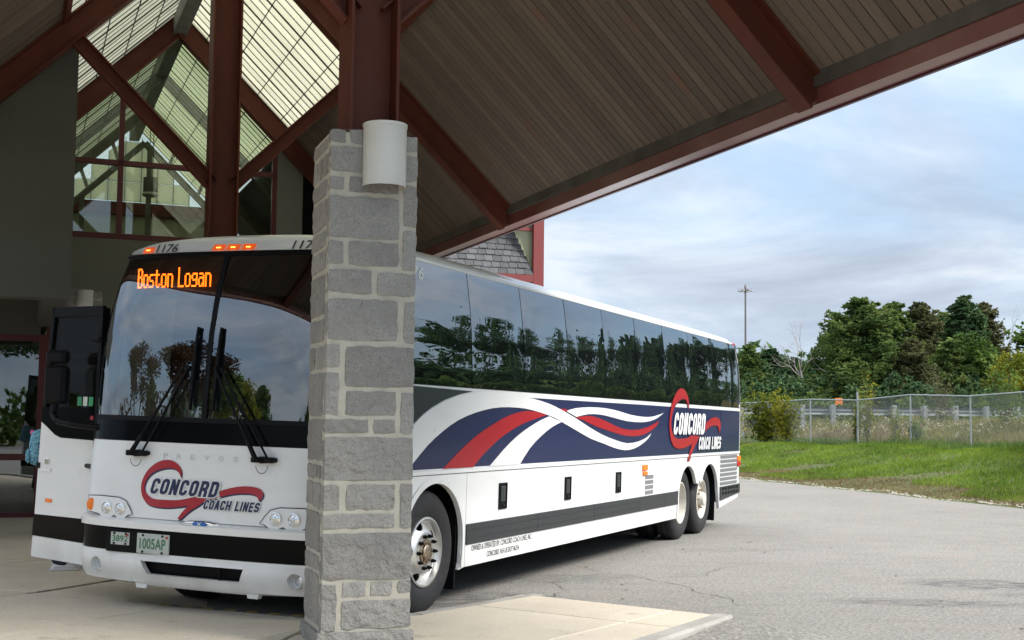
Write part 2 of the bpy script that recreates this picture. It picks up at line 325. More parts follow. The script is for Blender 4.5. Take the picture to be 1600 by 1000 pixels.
def grime(mt):
    t = mt.node_tree; n = t.nodes; l = t.links; b = n['Principled BSDF']; src = b.inputs['Base Color'].links[0].from_socket
    tcn = n.new('ShaderNodeTexCoord'); sx = n.new('ShaderNodeSeparateXYZ'); l.new(tcn.outputs['Object'], sx.inputs[0])
    mp = n.new('ShaderNodeMapping'); mp.inputs['Scale'].default_value = (2.4, 2.4, .9); l.new(tcn.outputs['Object'], mp.inputs[0]); x = n.new('ShaderNodeTexNoise'); x.inputs['Scale'].default_value = 1.6; x.inputs['Detail'].default_value = 7; l.new(mp.outputs[0], x.inputs['Vector'])
    mr = n.new('ShaderNodeMapRange'); mr.inputs[1].default_value = .85; mr.inputs[2].default_value = .28; mr.inputs[3].default_value = 0; mr.inputs[4].default_value = .42; l.new(sx.outputs[2], mr.inputs[0])
    m2 = n.new('ShaderNodeMapRange'); m2.inputs[1].default_value = .40; m2.inputs[2].default_value = .75; l.new(x.outputs[0], m2.inputs[0]); mu = n.new('ShaderNodeMath'); mu.operation = 'MULTIPLY'; l.new(mr.outputs[0], mu.inputs[0]); l.new(m2.outputs[0], mu.inputs[1])
    mx = n.new('ShaderNodeMix'); mx.data_type = 'RGBA'; l.new(mu.outputs[0], mx.inputs[0]); l.new(src, mx.inputs[6]); mx.inputs[7].default_value = (.40, .36, .30, 1); l.new(mx.outputs[2], b.inputs['Base Color'])
    x2 = n.new('ShaderNodeTexNoise'); x2.inputs['Scale'].default_value = 4; x2.inputs['Detail'].default_value = 6; l.new(tcn.outputs['Object'], x2.inputs['Vector']); m3 = n.new('ShaderNodeMapRange'); m3.inputs[3].default_value = .20; m3.inputs[4].default_value = .42; l.new(x2.outputs[0], m3.inputs[0]); l.new(m3.outputs[0], b.inputs['Roughness'])
grime(M['white'])
# asphalt with aggregate speckle, broad tone, stains, worn patches and shade painted in beside the coach
def make_asphalt():
    mt = bpy.data.materials.new('worn_asphalt'); mt.use_nodes = True; t = mt.node_tree; n = t.nodes; l = t.links; b = n['Principled BSDF']
    b.inputs['Roughness'].default_value = 0.93; b.inputs['Specular IOR Level'].default_value = 0.25
    tcn = n.new('ShaderNodeTexCoord'); P = tcn.outputs['Object']
    def noise(sc, det=6, off=0, rough=.6, dist=0):
        mp = n.new('ShaderNodeMapping'); mp.inputs['Scale'].default_value = sc if isinstance(sc, tuple) else (sc,) * 3; mp.inputs['Location'].default_value = (off, off, 0)
        l.new(P, mp.inputs[0]); x = n.new('ShaderNodeTexNoise'); x.inputs['Scale'].default_value = 1; x.inputs['Detail'].default_value = det; x.inputs['Roughness'].default_value = rough
        x.inputs['Distortion'].default_value = dist; l.new(mp.outputs[0], x.inputs['Vector']); return x.outputs[0]
    def rng_(v, lo, hi, a=0., c=1.):
        x = n.new('ShaderNodeMapRange'); x.inputs[1].default_value = lo; x.inputs[2].default_value = hi; x.inputs[3].default_value = a; x.inputs[4].default_value = c; l.new(v, x.inputs[0]); return x.outputs[0]
    def mix(f, a, c):
        x = n.new('ShaderNodeMix'); x.data_type = 'RGBA'; l.new(f, x.inputs[0])
        for s, v in ((x.inputs[6], a), (x.inputs[7], c)):
            if isinstance(v, tuple): s.default_value = (*v, 1)
            else: l.new(v, s)
        return x.outputs[2]
    def mul(a, c):
        x = n.new('ShaderNodeMath'); x.operation = 'MULTIPLY'; l.new(a, x.inputs[0])
        if isinstance(c, float): x.inputs[1].default_value = c
        else: l.new(c, x.inputs[1])
        return x.outputs[0]
    c = mix(rng_(noise(0.28), .35, .7), (0.262, 0.249, 0.226), (0.20, 0.189, 0.170))
    c = mix(mul(rng_(noise(60, 3), .50, .64), 0.75), c, (0.13, 0.125, 0.115))
    c = mix(mul(rng_(noise(95, 2, 5), .56, .68), 0.85), c, (0.47, 0.455, 0.43))
    c = mix(mul(rng_(noise(24, 4, 2), .46, .60), 0.60), c, (0.125, 0.118, 0.105))
    c = mix(mul(rng_(noise(31, 3, 8), .53, .64), 0.62), c, (0.40, 0.385, 0.35))
    c = mix(mul(rng_(noise((1.2, 4.5, 1), 5, 31), .5, .7), 0.35), c, (0.15, 0.142, 0.13))
    c = mix(mul(rng_(noise(1.6, 5, 11), .54, .78), 0.5), c, (0.30, 0.245, 0.20))
    # tyre scuffs and oil marks, plus shade beside the coach painted into the asphalt
    def stain_shade(cx, cy, hd, la, lb, sc, k):
        mp = n.new('ShaderNodeMapping'); mp.vector_type = 'TEXTURE'; mp.inputs['Location'].default_value = (cx, cy, 0); mp.inputs['Rotation'].default_value = (0, 0, R(hd)); mp.inputs['Scale'].default_value = (la, lb, 1)
        l.new(P, mp.inputs[0]); g = n.new('ShaderNodeTexGradient'); g.gradient_type = 'SPHERICAL'; l.new(mp.outputs[0], g.inputs[0])
        m2 = n.new('ShaderNodeMapping'); m2.inputs['Scale'].default_value = (2.2, 5.5, 1); l.new(mp.outputs[0], m2.inputs[0]); x = n.new('ShaderNodeTexNoise'); x.inputs['Scale'].default_value = sc; x.inputs['Detail'].default_value = 4; l.new(m2.outputs[0], x.inputs['Vector'])
        return mul(mul(rng_(g.outputs[0], 0.0, .5), rng_(x.outputs[0], .44, .58)), k)
    for s in ((5.15, 13.9, -8, 1.1, .6, 2.0, .9), (4.0, 12.4, -6, 1.2, .35, 2.2, .8), (5.4, 13.0, -10, .7, .3, 2.0, .6), (0.5, 14.0, 20, 1.2, .5, 2.0, .5), (3.0, 17.5, 10, 1.0, .4, 2., .35), (-0.4, 12.3, 10, 1.2, .6, 1.4, .8)):
        c = mix(stain_shade(*s), c, (0.06, 0.06, 0.065))
    # cracks: thin lines where a distorted noise crosses its mid value, only in some places
    cr = noise(0.55, 3, 3.3, .6, 1.2); ab = n.new('ShaderNodeMath'); ab.operation = 'SUBTRACT'; ab.inputs[1].default_value = .5; l.new(cr, ab.inputs[0])
    a2 = n.new('ShaderNodeMath'); a2.operation = 'ABSOLUTE'; l.new(ab.outputs[0], a2.inputs[0])
    c = mix(mul(mul(rng_(a2.outputs[0], 0, .0035, 1, 0), rng_(noise(.35, 2, 21), .5, .56)), .3), c, (0.07, 0.066, 0.06))
    l.new(c, b.inputs['Base Color'])
    bp = n.new('ShaderNodeBump'); bp.inputs['Strength'].default_value = .8; bp.inputs['Distance'].default_value = .006; l.new(noise(75, 4), bp.inputs['Height']); l.new(bp.outputs[0], b.inputs['Normal'])
    return mt
M['asphalt'] = make_asphalt()
# ================================================================== GROUND
E_H = -21.17                                  # heading of the canopy ridge
c0 = Vector((-1.066, 9.191, 0))
def ev(h): return Vector((math.sin(R(h)), math.cos(R(h)), 0))
E_ = ev(E_H); R_ = Vector((math.cos(R(E_H)), -math.sin(R(E_H)), 0))
def bl(t, s, z): return c0 + R_ * t + E_ * s + Vector((0, 0, z))
# terrain behind the lot: a grass bank along the asphalt edge, a shelf with fence and guardrail, then fields
PROF = [(-400, -.05), (-6, -.05), (-.6, -.04), (0, 0.01), (1.2, .16), (3, .55), (5, .90), (7.7, 1.05), (9.5, 1.18), (12, 1.60), (14, 1.82), (20, 1.95), (40, 2.0), (120, 2.3), (900, 4)]
O_ = Vector((10.92, 27.41, 0)); A_ = ev(-12.6); Nn = Vector((A_.y, -A_.x, 0))
def edge_off(a): return 0.0 if a < 8 else -0.022 * min(a - 8, 60) * 1.0
def dist_edge(x, y):
    q = Vector((x, y, 0)) - O_; a = q.dot(A_); return q.dot(Nn) - edge_off(a), a
def terr(x, y):
    d, a = dist_edge(x, y)
    z = float(np.interp(d, [p[0] for p in PROF], [p[1] for p in PROF]))
    if d > 0.5: z += min(1, (d - .5) / 4) * (0.07 * math.sin(x * .9 + y * .35) + 0.05 * math.sin(x * .37 - y * .8 + 1) + .03 * math.sin(2.1 * x + 1.7 * y))
    return z
# far ground sheet
M['field'] = mat('meadow_ground', (0.075, 0.082, 0.030), 0.95, noise=[(0.25, (0.13, 0.12, 0.055), 0.4, 0.7), (2.0, (0.05, 0.062, 0.02), 0.4, 0.7)])
M['grassground'] = mat('grass_soil', (0.075, 0.105, 0.025), 0.95, noise=[(0.5, (0.105, 0.12, 0.03), 0.4, 0.7), (5, (0.05, 0.07, 0.018), 0.45, 0.75), (0.33, (0.17, 0.125, 0.065), 0.62, 0.72)])
bm = bmesh.new(); bmesh.ops.create_grid(bm, x_segments=8, y_segments=8, size=1600, matrix=Matrix.Translation((0, 0, -.12)))
tag(obj('ground', bm, M['field']), kind='structure')
v = []; f = []
ds = [-.5, 0, .4, .8, 1.2, 2, 3, 4, 5, 6, 7, 8, 9.5, 11, 12, 13, 14, 16, 18, 20, 24, 30, 40, 60, 90, 140, 220, 400, 700]
as_ = list(np.arange(-60, 80, 1.2)) + [85, 95, 110, 140, 190, 260, 400, 700]
for a in as_:
    for d in ds:
        wob = 0.14 * math.sin(a * 1.3) + .09 * math.sin(a * 3.1 + 1) if d < 1 else 0
        q = O_ + A_ * a + Nn * (d + wob + edge_off(a)); v.append((q.x, q.y, terr(q.x, q.y) if d > -.4 else -.1))
nd = len(ds)
for i in range(len(as_) - 1):
    for j in range(nd - 1): f.append((i * nd + j, i * nd + j + 1, (i + 1) * nd + j + 1, (i + 1) * nd + j))
tag(pyobj('grass_bank', v, f, M['grassground'], smooth=True), kind='structure')
# asphalt lot
bm = bmesh.new(); pts = []
for a in [-60, -30, -15, 0, 8, 20, 40, 68, 120]:
    q = O_ + A_ * a + Nn * (edge_off(a) + .35); pts.append((q.x, q.y))
poly = pts + [(-60, 200), (-90, 60), (-60, -40), (10, -60), (20, -40)]
bm.faces.new([bm.verts.new((x, y, 0)) for x, y in poly]); bmesh.ops.triangulate(bm, faces=bm.faces)
tag(obj('parking_lot', bm, M['asphalt']), kind='structure')
def crack(pts, wd, seed):
    rs = random.Random(seed); P = [Vector((*p, .004)) for p in pts]
    for _ in range(4):
        Q = [P[0]]
        for p, q in zip(P[:-1], P[1:]):
            m_ = (p + q) / 2; d = q - p; m_ += Vector((-d.y, d.x, 0)) * rs.uniform(-.13, .13); Q += [m_, q]
        P = Q
    bm = bmesh.new(); n = len(P); V = []
    for i, p in enumerate(P):
        d = (P[min(n - 1, i + 1)] - P[max(0, i - 1)]).normalized(); w_ = wd * rs.uniform(.25, 1.0) * (1 - abs(2 * i / n - 1) ** 4); nn = Vector((-d.y, d.x, 0)); V.append((bm.verts.new(p + nn * w_), bm.verts.new(p - nn * w_)))
    for A, B in zip(V[:-1], V[1:]): bm.faces.new((A[0], A[1], B[1], B[0]))
    tag(obj('asphalt_crack', bm, M['asphaltpatch']), kind='structure')
crack([(.75, 15.6), (1.5, 14.1), (1.9, 12.9), (2.25, 11.9)], .006, 1); crack([(1.5, 14.1), (2.2, 14.4), (3.2, 15.9)], .004, 2); crack([(.35, 12.2), (.6, 13.0), (.5, 13.9)], .006, 5)
# pale broken lip of gravel along the asphalt edge
v = []; f = []
for i in range(1500):
    a = random.uniform(-12, 40); q = O_ + A_ * a + Nn * (edge_off(a) + random.gauss(.02, .07) + 0.14 * math.sin(a * 1.3) + .09 * math.sin(a * 3.1 + 1)); s = random.uniform(.012, .04)
    b0 = len(v); z = terr(q.x, q.y) + .012
    v += [(q.x - s, q.y - s * .4, z), (q.x + s * .7, q.y - s, z), (q.x + s, q.y + s * .6, z), (q.x - s * .3, q.y + s, z), (q.x, q.y, z + s * .8)]
    f += [(b0, b0 + 1, b0 + 4), (b0 + 1, b0 + 2, b0 + 4), (b0 + 2, b0 + 3, b0 + 4), (b0 + 3, b0, b0 + 4)]
M['gravel'] = mat('edge_gravel', (0.42, 0.38, 0.32), 0.95)
tag(pyobj('edge_gravel', v, f, M['gravel']), kind='stuff')

# ------------------------------------------------------------------ concrete walks, cut into slabs
def clip_half(poly, nx, ny, c):
    out = []
    for i in range(len(poly)):
        a, b = poly[i], poly[(i + 1) % len(poly)]; da = a[0] * nx + a[1] * ny - c; db = b[0] * nx + b[1] * ny - c
        if da >= 0: out.append(a)
        if (da > 0 > db) or (da < 0 < db):
            t = da / (da - db); out.append((a[0] + (b[0] - a[0]) * t, a[1] + (b[1] - a[1]) * t))
    return out
def area(p): return abs(sum(p[i][0] * p[(i + 1) % len(p)][1] - p[(i + 1) % len(p)][0] * p[i][1] for i in range(len(p)))) / 2
def slabs(parent, poly, org, hd, du, dv, z, gap=.007, th=.16, name='slab'):
    u = (math.sin(R(hd)), math.cos(R(hd))); vv = (u[1], -u[0]); n_ = 0
    us = [(x - org[0]) * u[0] + (y - org[1]) * u[1] for x, y in poly]; vs = [(x - org[0]) * vv[0] + (y - org[1]) * vv[1] for x, y in poly]
    for i in range(math.floor(min(us) / du), math.ceil(max(us) / du)):
        for j in range(math.floor(min(vs) / dv), math.ceil(max(vs) / dv)):
            p = poly; ou = org[0] * u[0] + org[1] * u[1]; ov = org[0] * vv[0] + org[1] * vv[1]
            p = clip_half(p, u[0], u[1], ou + i * du + gap); p = clip_half(p, -u[0], -u[1], -(ou + (i + 1) * du - gap)) if p else p
            p = clip_half(p, vv[0], vv[1], ov + j * dv + gap) if p else p; p = clip_half(p, -vv[0], -vv[1], -(ov + (j + 1) * dv - gap)) if p else p
            if len(p) < 3 or area(p) < .02: continue
            bm = bmesh.new(); A = [bm.verts.new((x, y, z)) for x, y in p]; top = bm.faces.new(A)
            r = bmesh.ops.extrude_face_region(bm, geom=[top]); bmesh.ops.translate(bm, verts=[e for e in r['geom'] if isinstance(e, bmesh.types.BMVert)], vec=(0, 0, -th))
            bmesh.ops.remove_doubles(bm, verts=bm.verts, dist=.0008)
            es = [e for e in bm.edges if all(abs(q.co.z - z) < 1e-5 for q in e.verts)]
            bmesh.ops.bevel(bm, geom=es, offset=.006, segments=1, affect='EDGES')
            obj(name, bm, M['concrete'], parent); n_ += 1
    return n_
ZS = .13
# near walk: corner points follow the kerb line
Dk, Ek, Fk = (-1.62, 10.27), (-3.22, 10.96), (-4.19, 11.46)
Ck = (-1.24, 10.02)
Bk, Ak, P3, P4 = (-.80, 10.50), (.20, 11.78), (1.84, 10.56), (1.08, 9.29)
base = bmesh.new()
def flat(bm, poly, z):
    bm.faces.new([bm.verts.new((x, y, z)) for x, y in poly])
P5 = (-3.6, 1.6)
near_poly = [Fk, Ek, Dk, Ck, Bk, Ak, P3, P4, P5, (-3.6, -6), (-16, -6), (-16, 17.6)]
def inset_kerb(a, b, wd, inner):
    pass
walk = empty('sidewalk'); tag(walk, kind='structure')
# kerb stones along the edges (their own pieces), slabs behind them
def kerb_run(pts, wd, seg, parent, face=.13, side=1):
    for a, b in zip(pts[:-1], pts[1:]):
        a = Vector((*a, 0)); b = Vector((*b, 0)); d = b - a; L_ = d.length; n = max(1, round(L_ / seg)); d.normalize(); nrm = Vector((d.y, -d.x, 0)) * side
        for k in range(n):
            p0 = a + d * (L_ * k / n + .004); p1 = a + d * (L_ * (k + 1) / n - .004); bm = bmesh.new()
            prof = [(0, -.03), (-.012, ZS - .022), (-.030, ZS + .001), (-wd, ZS + .001), (-wd, -.03)]
            A = [bm.verts.new(p0 + nrm * x + Vector((0, 0, z))) for x, z in prof]; B = [bm.verts.new(p1 + nrm * x + Vector((0, 0, z))) for x, z in prof]
            bm.faces.new(A); bm.faces.new(B[::-1])
            for q in range(5): bm.faces.new((A[q], A[(q + 1) % 5], B[(q + 1) % 5], B[q]))
            obj('kerb_stone', bm, M['kerb'], parent)
kerb_run([Dk, Ck, Bk, Ak], .13, 1.5, walk, side=-1)
kerb_run([P3, P4, P5], .16, 1.5, walk, side=-1)
def off(a, b, p, dlt):
    d = (Vector(b) - Vector(a)).normalized(); n = Vector((d.y, -d.x)); return (p[0] + n.x * dlt, p[1] + n.y * dlt)
# slabs stop at the back of the kerb
in1 = [off(Dk, Ck, Dk, .13), off(Dk, Ck, Ck, .13)]
slab_poly_r = [off(Ck, Bk, Ck, .135), off(Bk, Ak, Bk, .135), off(Bk, Ak, Ak, .135), off(P3, P4, P3, .165), off(P3, P4, P4, .165), off(P4, P5, P5, .165), (-3.6, 1.6), (-2.4, 10.46)]
slab_poly_r = [(-.72, 10.40), (.24, 11.56), (1.64, 10.50), (.90, 9.31), (-2.9, 3.2), (-2.2, 9.2), (-1.30, 9.88)]
slabs(walk, [(-1.26, 9.93), (-.70, 10.38), (.10, 11.72), (1.68, 10.56), (.93, 9.33), (-1.05, 6.0), (-1.9, 6.6), (-1.45, 9.97)], (-.36, 11.02), 35, 1.95, 1.55, ZS)
left_poly = [(-1.49, 9.965), (-1.62, 10.27), Ek, Fk, (-16, 17.5), (-16, 2), (-4.2, 1.5), (-1.94, 6.55)]
slabs(walk, left_poly, (-2.77, 10.72), 28, 1.12, 1.62, ZS)
# plaza by the doors, left of the bus lane
Gk = (-3.75, 12.54)
dd = (Vector(Gk) - Vector(Fk)).normalized()
far = Vector(Fk) + dd * 11.0
plaza = empty('station_plaza'); tag(plaza, kind='structure')
slabs(plaza, [(Fk[0] - .01, Fk[1] + .01), Gk, (far.x, far.y), (far.x - 12, far.y + 4.5), (-16, 17.52)], Fk, 23, 1.9, 1.9, ZS)
# concrete ramp that meets the walk flush at the lane head, falling to the asphalt
bm = bmesh.new()
r_ = [(Fk[0] + .012, Fk[1], .124), (Gk[0] + .012, Gk[1], .124), (far.x + .012, far.y, .10), (far.x + .7, far.y, .004), (-3.0, 12.9, .004), (-2.55, 10.95, .004), (-2.5, 10.67, .012), (-3.22, 10.98, .10)]
bm.faces.new([bm.verts.new(p) for p in r_]); bmesh.ops.triangulate(bm, faces=bm.faces)
tag(obj('lane_apron', bm, M['concrete']), kind='structure')
bm = bmesh.new()
def rp_(p, dlt, z): q = off(P3, P4, p, dlt); return (q[0], q[1], z)
s_ = (Vector(P3) - Vector(P4)).normalized(); P3b = (P3[0] + s_.x * .9, P3[1] + s_.y * .9); P45 = (P4[0] - s_.x * 2.2, P4[1] - s_.y * 2.2)
V = [bm.verts.new(q) for q in (rp_(P3, .0, .112), rp_(P4, .0, .070), rp_(P45, .0, .004), rp_(P45, -.5, .004), rp_(P4, -.85, .004), rp_(P3, -1.2, .004), (P3b[0], P3b[1], .004), (P3[0] - .75, P3[1] + 1.25, .004), (P3[0] - .35, P3[1] + .27, .075))]
for k in range(1, 8): bm.faces.new((V[0], V[k], V[k + 1]))
tag(obj('asphalt_ramp', bm, M['asphalt'], smooth=True), kind='structure')
# dark sealed seam between plaza and apron and the black and yellow safety line on the kerb nose
bm = bmesh.new(); a = Vector((Fk[0], Fk[1], ZS + .004)); b = Vector((Gk[0], Gk[1], ZS + .004)); d = (b - a).normalized(); n = Vector((d.y, -d.x, 0))
for k in range(9):
    p = a + d * (k * .32 - .1); q = p + d * .30; w0 = .004 + .010 * random.random(); w1 = .005 + .012 * random.random()
    bm.faces.new([bm.verts.new(t_) for t_ in (p - n * w0, p + n * w1, q + n * w1, q - n * w0)])
tag(obj('pavement_seam', bm, M['asphaltpatch']), kind='structure')
M['linedark'] = mat('worn_black_line_paint', (0.14, 0.13, 0.115), 0.9, noise=[(12, (0.30, 0.27, 0.22), 0.5, 0.65)])
line = empty('safety_line'); tag(line, kind='structure')
for (pa, pb) in ((Ek, Dk), (Dk, Ck)):
    a = Vector((*pa, 0)); b = Vector((*pb, 0)); d = (b - a); L_ = d.length; d.normalize(); n = Vector((d.y, -d.x, 0)); k = 0; x = 0
    if pa is Ek: x = .35
    while x < L_ - .05:
        x1 = min(x + .105, L_); bm = bmesh.new(); sk_ = .05
        prof = [(n * .002, ZS - .05), (n * .003, ZS + .004), (n * .065, ZS + .004)]
        if k % 2 == 0 or True:
            p = a + d * x; q = a + d * x1
            bm.faces.new([bm.verts.new(t_) for t_ in (p + Vector((0, 0, ZS + .005)), q + Vector((0, 0, ZS + .005)), q + n * .085 + d * .03 + Vector((0, 0, ZS + .005)), p + n * .085 + d * .03 + Vector((0, 0, ZS + .005)))])
            obj('painted_block', bm, M['yellow'] if k % 2 == 0 else M['linedark'], line)
        x = x1 + .003; k += 1

# ================================================================== STONE PILLARS
def rock(bm, x0, x1, y0, y1, z0, z1, rough, seed, corner=True):
    """roughly dressed block: subdivided box with chipped arrises and an uneven face"""
    rs = random.Random(seed); tb = bmesh.new(); bmesh.ops.create_cube(tb, size=1.0)
    sx, sy, sz = x1 - x0, y1 - y0, z1 - z0
    mx = max(sx, sy, sz)
    for ax, ln_ in ((0, sx), (1, sy), (2, sz)):
        n = max(1, min(9, int(ln_ / .045)))
        for k in range(1, n):
            co = [0, 0, 0]; no = [0, 0, 0]; co[ax] = -.5 + k / n; no[ax] = 1
            bmesh.ops.bisect_plane(tb, geom=tb.verts[:] + tb.edges[:] + tb.faces[:], plane_co=co, plane_no=no)
    vs = {}
    for v_ in tb.verts:
        p = v_.co; q = [x0 + (p.x + .5) * sx, y0 + (p.y + .5) * sy, z0 + (p.z + .5) * sz]
        nf = (abs(abs(p.x) - .5) < 1e-4) + (abs(abs(p.y) - .5) < 1e-4) + (abs(abs(p.z) - .5) < 1e-4)
        amp = rough * (0.85 if nf == 1 else 0.6)
        pull = (0, 0, .20, .32)[nf] * .02
        cx, cy, cz = (x0 + x1) / 2, (y0 + y1) / 2, (z0 + z1) / 2
        for i, (c_, lo, hi, pp, s_) in enumerate(((cx, x0, x1, p.x, sx), (cy, y0, y1, p.y, sy), (cz, z0, z1, p.z, sz))):
            on = abs(abs(pp) - .5) < 1e-4
            if on:
                q[i] += math.copysign(1, pp) * (rs.uniform(-amp, amp) - (pull if nf > 1 else 0))
        v_.co = q
    me = bpy.data.meshes.new('t'); tb.to_mesh(me); bm.from_mesh(me); tb.free(); bpy.data.meshes.remove(me)
# rows up from the ground, read off image pixels; front: (x0,x1,z0,z1) with x from 0 to 1 across the wide face, left: (y0,y1,z0,z1) from the shared corner backwards
def zy(y): return (1044.0 - y) / 228.4  # image pixel row to height above the ground
Z7 = lambda Y: zy(180 + Y / 2.382)
Z8 = lambda Y: zy(580 + Y / 2.38)
FRONT = [(0, .18, Z7(98), 3.70), (.20, .58, Z7(98), 3.71), (.60, 1, Z7(112), 3.69), (0, .60, Z7(210), Z7(110)), (.62, 1, Z7(228), Z7(125)),
         (0, .17, Z7(278), Z7(225)), (.20, .80, Z7(285), Z7(223)), (.83, 1, Z7(406), Z7(243)), (0, .81, Z7(460), Z7(300)), (.83, 1, Z7(575), Z7(418)),
         (0, .18, Z7(560), Z7(470)), (.21, .81, Z7(564), Z7(470)), (0, .51, Z7(670), Z7(578)), (.54, 1, Z7(674), Z7(585)), (0, .81, Z7(848), Z7(690)), (.86, 1, Z7(856), Z7(692)),
         (0, .165, Z7(952), Z7(862)), (.20, 1, Z8(70), Z7(868)), (0, .16, Z8(178), Z8(14)), (.21, .81, Z8(178), Z8(84)), (.84, 1, Z8(244), Z8(86)),
         (0, .50, Z8(243), Z8(190)), (.53, .81, Z8(245), Z8(190)), (0, 1, Z8(420), Z8(257)), (0, .19, Z8(530), Z8(434)), (.235, .82, Z8(528), Z8(434)), (.85, 1, Z8(600), Z8(430)),
         (0, .82, Z8(597), Z8(542)), (0, 1, Z8(788), Z8(614)), (0, .175, Z8(974), Z8(800)), (.21, .50, Z8(850), Z8(792)), (.53, .80, Z8(848), Z8(792)), (.84, 1, Z8(842), Z8(792)), (.21, 1, Z8(968), Z8(862))]
LEFT = [(0, 1, Z7(112), 3.66), (.0, .30, Z7(212), Z7(128)), (.36, .62, Z7(215), Z7(128)), (.68, 1, Z7(215), Z7(130)), (0, 1, Z7(290), Z7(226)), (0, 1, Z7(410), Z7(303)), (0, 1, Z7(486), Z7(424)), (0, 1, Z7(575), Z7(498)),
        (0, 1, Z7(748), Z7(592)), (0, 1, Z7(850), Z7(762)), (0, .55, Z7(955), Z7(866)), (.6, 1, Z7(955), Z7(866)), (0, 1, Z8(180), Z8(14)), (0, 1, Z8(350), Z8(192)), (.3, 1, Z8(418), Z8(364)), (0, .27, Z8(418), Z8(364)),
        (0, .5, Z8(530), Z8(430)), (.55, 1, Z8(520), Z8(430)), (0, 1, Z8(690), Z8(542)), (0, 1, Z8(760), Z8(702)), (0, 1, Z8(960), Z8(772))]
def random_face(seed):
    rs = random.Random(seed); out = []; z = .26
    while z < 3.6:
        h = rs.choice([.12, .19, .24, .3]); z1 = min(z + h, 3.69)
        if z1 > 3.55: z1 = 3.69
        k = rs.choice([1, 2, 2, 3]); cuts = [0] + sorted(rs.uniform(.2, .8) for _ in range(k - 1)) + [1]
        if k == 3 and cuts[2] - cuts[1] < .2: cuts = [0, .35, .7, 1]
        for a, b in zip(cuts[:-1], cuts[1:]): out.append((a + (.015 if a else 0), b - (.015 if b < 1 else 0), z, z1 - .026))
        z = z1
        if z >= 3.69: break
    return out
W_ = .62
def make_pillar(loc, hd, label, detailed=True):
    """origin at the near left corner; local x across the wide face, local y away from the camera"""
    root = empty('stone_pillar', loc, -R(hd), label, 'pillar', 'stone pillars under the canopy')
    bm = bmesh.new(); bx(bm, .0015, W_ - .0015, .0015, W_ - .0015, .0, 3.68); obj('mortar_core', bm, M['mortar'], root)
    bm = bmesh.new(); rock(bm, -.03, W_ + .03, -.03, W_ + .03, .0, .235, .008, 5); obj('base_stone', bm, M['stone'], root)
    T = .10; k = 0
    def put(x0, x1, y0, y1, z0, z1, rough):
        nonlocal k; k += 1; bm = bmesh.new(); j = random.Random(k * 7 + 1); pr = j.uniform(0, .007)
        rock(bm, x0, x1, y0, y1, z0, z1, rough, k * 13 + 5); o = obj('stone', bm, M['stone'], root, auto=28)
    for (a, b, z0, z1) in FRONT:
        x0 = a * W_ + (0 if a == 0 else .006); x1 = b * W_ - (0 if b == 1 else .006)
        put(x0 - (.004 if a == 0 else 0), x1 + (.004 if b == 1 else 0), -.010, T, z0, z1, .0085)
    for (a, b, z0, z1) in LEFT:
        y0 = T + .006 if a == 0 else T + a * (W_ - T); put(-.010, T - .01, y0, T + b * (W_ - T) - (.014 if b < 1 else 0), z0, z1, .009)
    for (a, b, z0, z1) in random_face(3): put(W_ - T + .01, W_ + .008, T + .006 + a * (W_ - T), T + b * (W_ - T) - .0, z0, z1, .008)
    for (a, b, z0, z1) in random_face(4):
        put(T - .004 + a * (W_ - 2 * T), T + .004 + b * (W_ - 2 * T), W_ - T + .012, W_ + .010, z0, z1, .008)
    return root
def copy_tree(o, parent=None):
    c = o.copy(); COL.objects.link(c); c.parent = parent
    for ch in list(o.children): copy_tree(ch, c)
    return c
PH = -19.337
pil = make_pillar((-1.271, 8.784, 0.0), PH, 'tall grey stone pillar in the foreground, in front of the coach')
def pil_copy(ref, label):
    p = copy_tree(pil); p.location = ref; p['label'] = label; return p
corner_off = Vector((-1.271, 8.784, 0)) - c0
pil_copy(Vector(bl(0, 7.171, 0)) + corner_off, 'grey stone pillar hidden behind the coach roof, under the second steel column')
pd_ = pil_copy(Vector(bl(-1.55, 9.6, 0)) + corner_off, 'grey stone pillar by the station entrance, seen through the open coach door')
pd_.scale = (1, 1, .925)

# sconces: half round hoods fixed to the pillar faces
def sconce(pref, label, dx=.375, z0=3.305, z1=3.745, r=.152):
    M4 = Matrix.Translation(pref) @ Matrix.Rotation(-R(PH), 4, 'Z'); root = empty('wall_lamp', M4 @ Vector((dx, -.01, z0)), -R(PH), label, 'wall lamp', 'half round lamps on the pillars')
    h = z1 - z0; bm = bmesh.new(); n = 26
    pts = [(r * math.cos(math.pi + math.pi * k / n), -.02 + r * 1.0 * math.sin(math.pi + math.pi * k / n)) for k in range(n + 1)]
    pts = [(-r, 0)] + pts + [(r, 0)]
    ri = [(x * .965, y * .965) for x, y in pts]
    for A, B_, flip in ((pts, ri, 0),):
        o0 = [bm.verts.new((x, y, 0)) for x, y in A]; o1 = [bm.verts.new((x, y, h)) for x, y in A]; i0 = [bm.verts.new((x, y, 0)) for x, y in B_]; i1 = [bm.verts.new((x, y, h)) for x, y in B_]
        for k in range(len(A) - 1):
            bm.faces.new((o0[k], o0[k + 1], o1[k + 1], o1[k])); bm.faces.new((i0[k + 1], i0[k], i1[k], i1[k + 1])); bm.faces.new((o0[k + 1], o0[k], i0[k], i0[k + 1])); bm.faces.new((o1[k], o1[k + 1], i1[k + 1], i1[k]))
    obj('hood', bm, M['sconce'], root, auto=40)
    bm = bmesh.new(); q = [(x * 1.03, y * 1.03 - .001) for x, y in pts]; prism(bm, q, lambda a, b, d: (a, b, d), h - .022, h + .002); obj('rim', bm, M['sconce'], root)
    bm = bmesh.new(); bx(bm, -r * .9, r * .9, -.012, .012, .03, h - .03); obj('back_plate', bm, M['sconce'], root)
    bm = bmesh.new(); tube(bm, (0, -.05, h * .3), (0, -.05, h * .75), .025, .025, 10); obj('bulb', bm, M['paper'], root)
